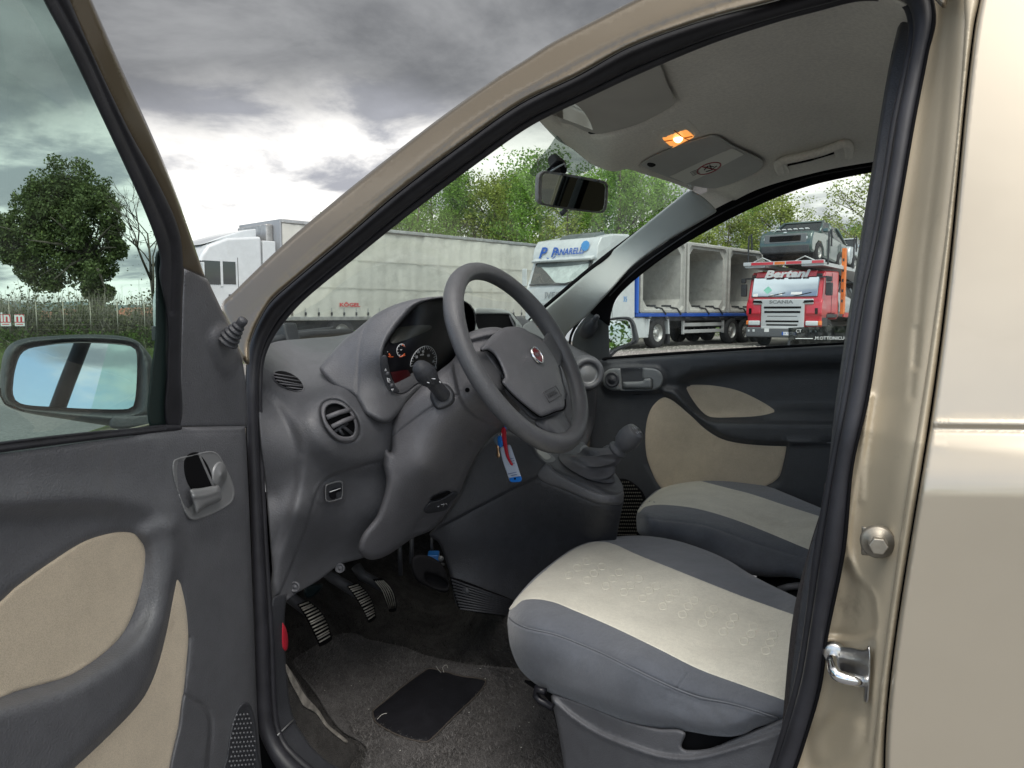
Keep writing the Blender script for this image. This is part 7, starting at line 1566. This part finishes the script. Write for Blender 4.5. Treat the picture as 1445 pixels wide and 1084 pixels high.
# ---- cars on the transporter
def loadcar(label, paint, x, y, z, pitch, rev=False, s=1.0):
    t = thing('loaded_car', (0, 0, 0), label, 'car', 'cars on the transporter')
    m = Matrix.Translation(Ct.location) @ Matrix.Rotation(Ct.rotation_euler[2], 4, 'Z') @ Matrix.Translation((x, y, z)) @ Matrix.Rotation(pitch, 4, 'Y')
    if rev: m = m @ Matrix.Rotation(math.pi, 4, 'Z')
    t.location = m.translation; t.rotation_euler = m.to_euler(); t.scale = (s, s, s)
    low = [(0, .28), (.06, .55), (.02, .78), (-.12, .96), (-1.15, 1.08), (-3.9, 1.06), (-4.1, .9), (-4.12, .4), (-3.9, .25), (-3.75, .25), (-3.68, .5), (-3.4, .66), (-3.1, .66), (-2.85, .5), (-2.78, .25), (-1.28, .25), (-1.2, .5), (-.95, .66), (-.65, .66), (-.40, .5), (-.32, .25)]
    MB().prism(low, -.87, .87, MX).build('body', paint, t, bevel=.07, segs=3, local=True)
    V = []; secs = [(-.95, 1.04, .80), (-1.70, 1.52, .66), (-2.2, 1.58, .66), (-3.3, 1.54, .64), (-3.95, 1.06, .74)]
    MB().add([(x_, sgn*w_, z_) for x_, z_, w_ in secs for sgn in (-1, 1)]+[(x_, sgn*.82, 1.03) for x_ in (-.95, -1.7, -2.2, -3.3, -3.95) for sgn in (-1, 1)],
             [(0, 1, 3, 2), (2, 3, 5, 4), (4, 5, 7, 6), (6, 7, 9, 8)]+[(2*i+s_, 2*i+2+s_, 12+2*i+s_, 10+2*i+s_) for i in range(4) for s_ in (0, 1)]).build('cabin_glass', M_lg, t, local=True)
    MB().add([(-1.68, -.67, 1.535), (-1.68, .67, 1.535), (-3.32, .65, 1.555), (-3.32, -.65, 1.555), (-1.72, -.60, 1.59), (-1.72, .60, 1.59), (-3.25, .58, 1.61), (-3.25, -.58, 1.61)], [(0, 1, 5, 4), (4, 5, 6, 7), (1, 2, 6, 5), (2, 3, 7, 6), (3, 0, 4, 7)]).build('roof', paint, t, bevel=.02, local=True)
    for s_ in (-1, 1):
        for (xa, za), (xb, zb) in (((-.92, 1.05), (-1.70, 1.55)), ((-2.35, 1.05), (-2.3, 1.57)), ((-3.95, 1.06), (-3.3, 1.56))):
            mb = MB(); mb.tube([(xa, s_*.81, za), (xb, s_*.665, zb)], .045, 6); mb.build('pillar', paint, t, True, local=True)
        LB(t, 'side_mirror', paint, (-1.2, -1.02, min(s_*.86, s_*1.04), max(s_*.86, s_*1.04), 1.05, 1.19), bevel=.03)
        LB(t, 'headlamp', M_lamp, (-.02, .055, min(s_*.60, s_*.72), max(s_*.60, s_*.72), .66, .75), bevel=.02)
    LB(t, 'grille', M_void, (.03, .075, -.52, .52, .60, .80), bevel=.03); LB(t, 'grille_frame', mat('grille_frame', (.12, .13, .135), .4), (.0, .066, -.70, .70, .54, .86), bevel=.05)
    LB(t, 'lower_bumper', M_ld, (-.1, .05, -.80, .80, .22, .50), bevel=.05); LB(t, 'underbody', M_void, (-4.0, -.05, -.75, .75, .14, .30)); LB(t, 'badge', M_lamp, (.055, .085, -.05, .05, .885, .92))
    for k in range(7): LB(t, 'protective_strip', M_lt, (-.42, -.30, -.66+k*.19+.03, -.52+k*.19, 1.10-.04, 1.10-.01), bevel=.005)
    for x_ in (-.80, -3.25):
        for y_ in (.78, -.78): wheel(t, x_, y_, .34, .22)
    return t
P_gr = mat('car_green', (.045, .085, .082), .28, coat=1, metal=.3); P_sv = mat('car_silver', (.48, .52, .54), .3, coat=1, metal=.4); P_bl = mat('car_blue', (.05, .10, .24), .3, coat=1, metal=.4); P_wt = mat('car_white', (.62, .65, .66), .3, coat=1); P_dk = mat('car_dark', (.035, .04, .045), .28, coat=1)
loadcar('dark green hatchback on the top deck right above the lorry cab', P_gr, .0, 0, 2.88, R(-5))
loadcar('silver hatchback on the upper deck behind the dark green one', P_sv, -4.55, 0, 2.72, R(-6), s=.95)
loadcar('blue grey car at the rear of the upper deck', P_bl, -8.9, 0, 2.15, R(-4), s=.95)
loadcar('pale hatchback on the lower deck beside the orange post', P_sv, -2.6, 0, 1.12, R(-8), s=.88)
loadcar('white car low at the back of the transporter', P_wt, -6.6, 0, .98, R(3), s=.85)
loadcar('dark car farthest to the right on the upper deck', P_dk, -13.0, 0, 1.8, 0, s=.95)
# made-up panel on legs carrying the mirrored lettering before the transporter
bd = thing('lettering_panel', (0, 0, 0), 'dark transparent lettering strip low in front of the transporter', 'sign')
bpx = T('E5', (390, 880), (860, 860), (850, 990), (395, 1005)); q = [col(x, 21.5, hz(y, 21.5)) for x, y in bpx]; bd.location = q[3]
o = mk('panel', [tuple(v) for v in q]+[tuple(v+FH*.03) for v in q], [(0, 1, 2, 3), (7, 6, 5, 4), (0, 4, 5, 1), (1, 5, 6, 2), (2, 6, 7, 3), (3, 7, 4, 0)], glass('smoked_panel', (.30, .32, .33), .6), None, False); adopt(o, bd)
cpt_ = (q[0]+q[1]+q[2]+q[3])/4; ftx = frame(cpt_-FH*.02, -FH)
text('panel_lettering', '.M.OTTONICUO', ftx @ Matrix.Translation((.33, -.10, 0)), .13, M_lt, bd, sx=1.0); text('panel_lettering', 'CT', ftx @ Matrix.Translation((-.58, .10, 0)), .12, M_lt, bd); MB().box(-.66, -.18, -.115, -.095, 0, .002, ftx).build('panel_line', M_lt, bd)
for p in (q[3], q[2]): MB().tube([Vector((p.x, p.y, 0)), p+Vector((0, 0, .1))], .04, 6).build('leg', M_ld, bd)
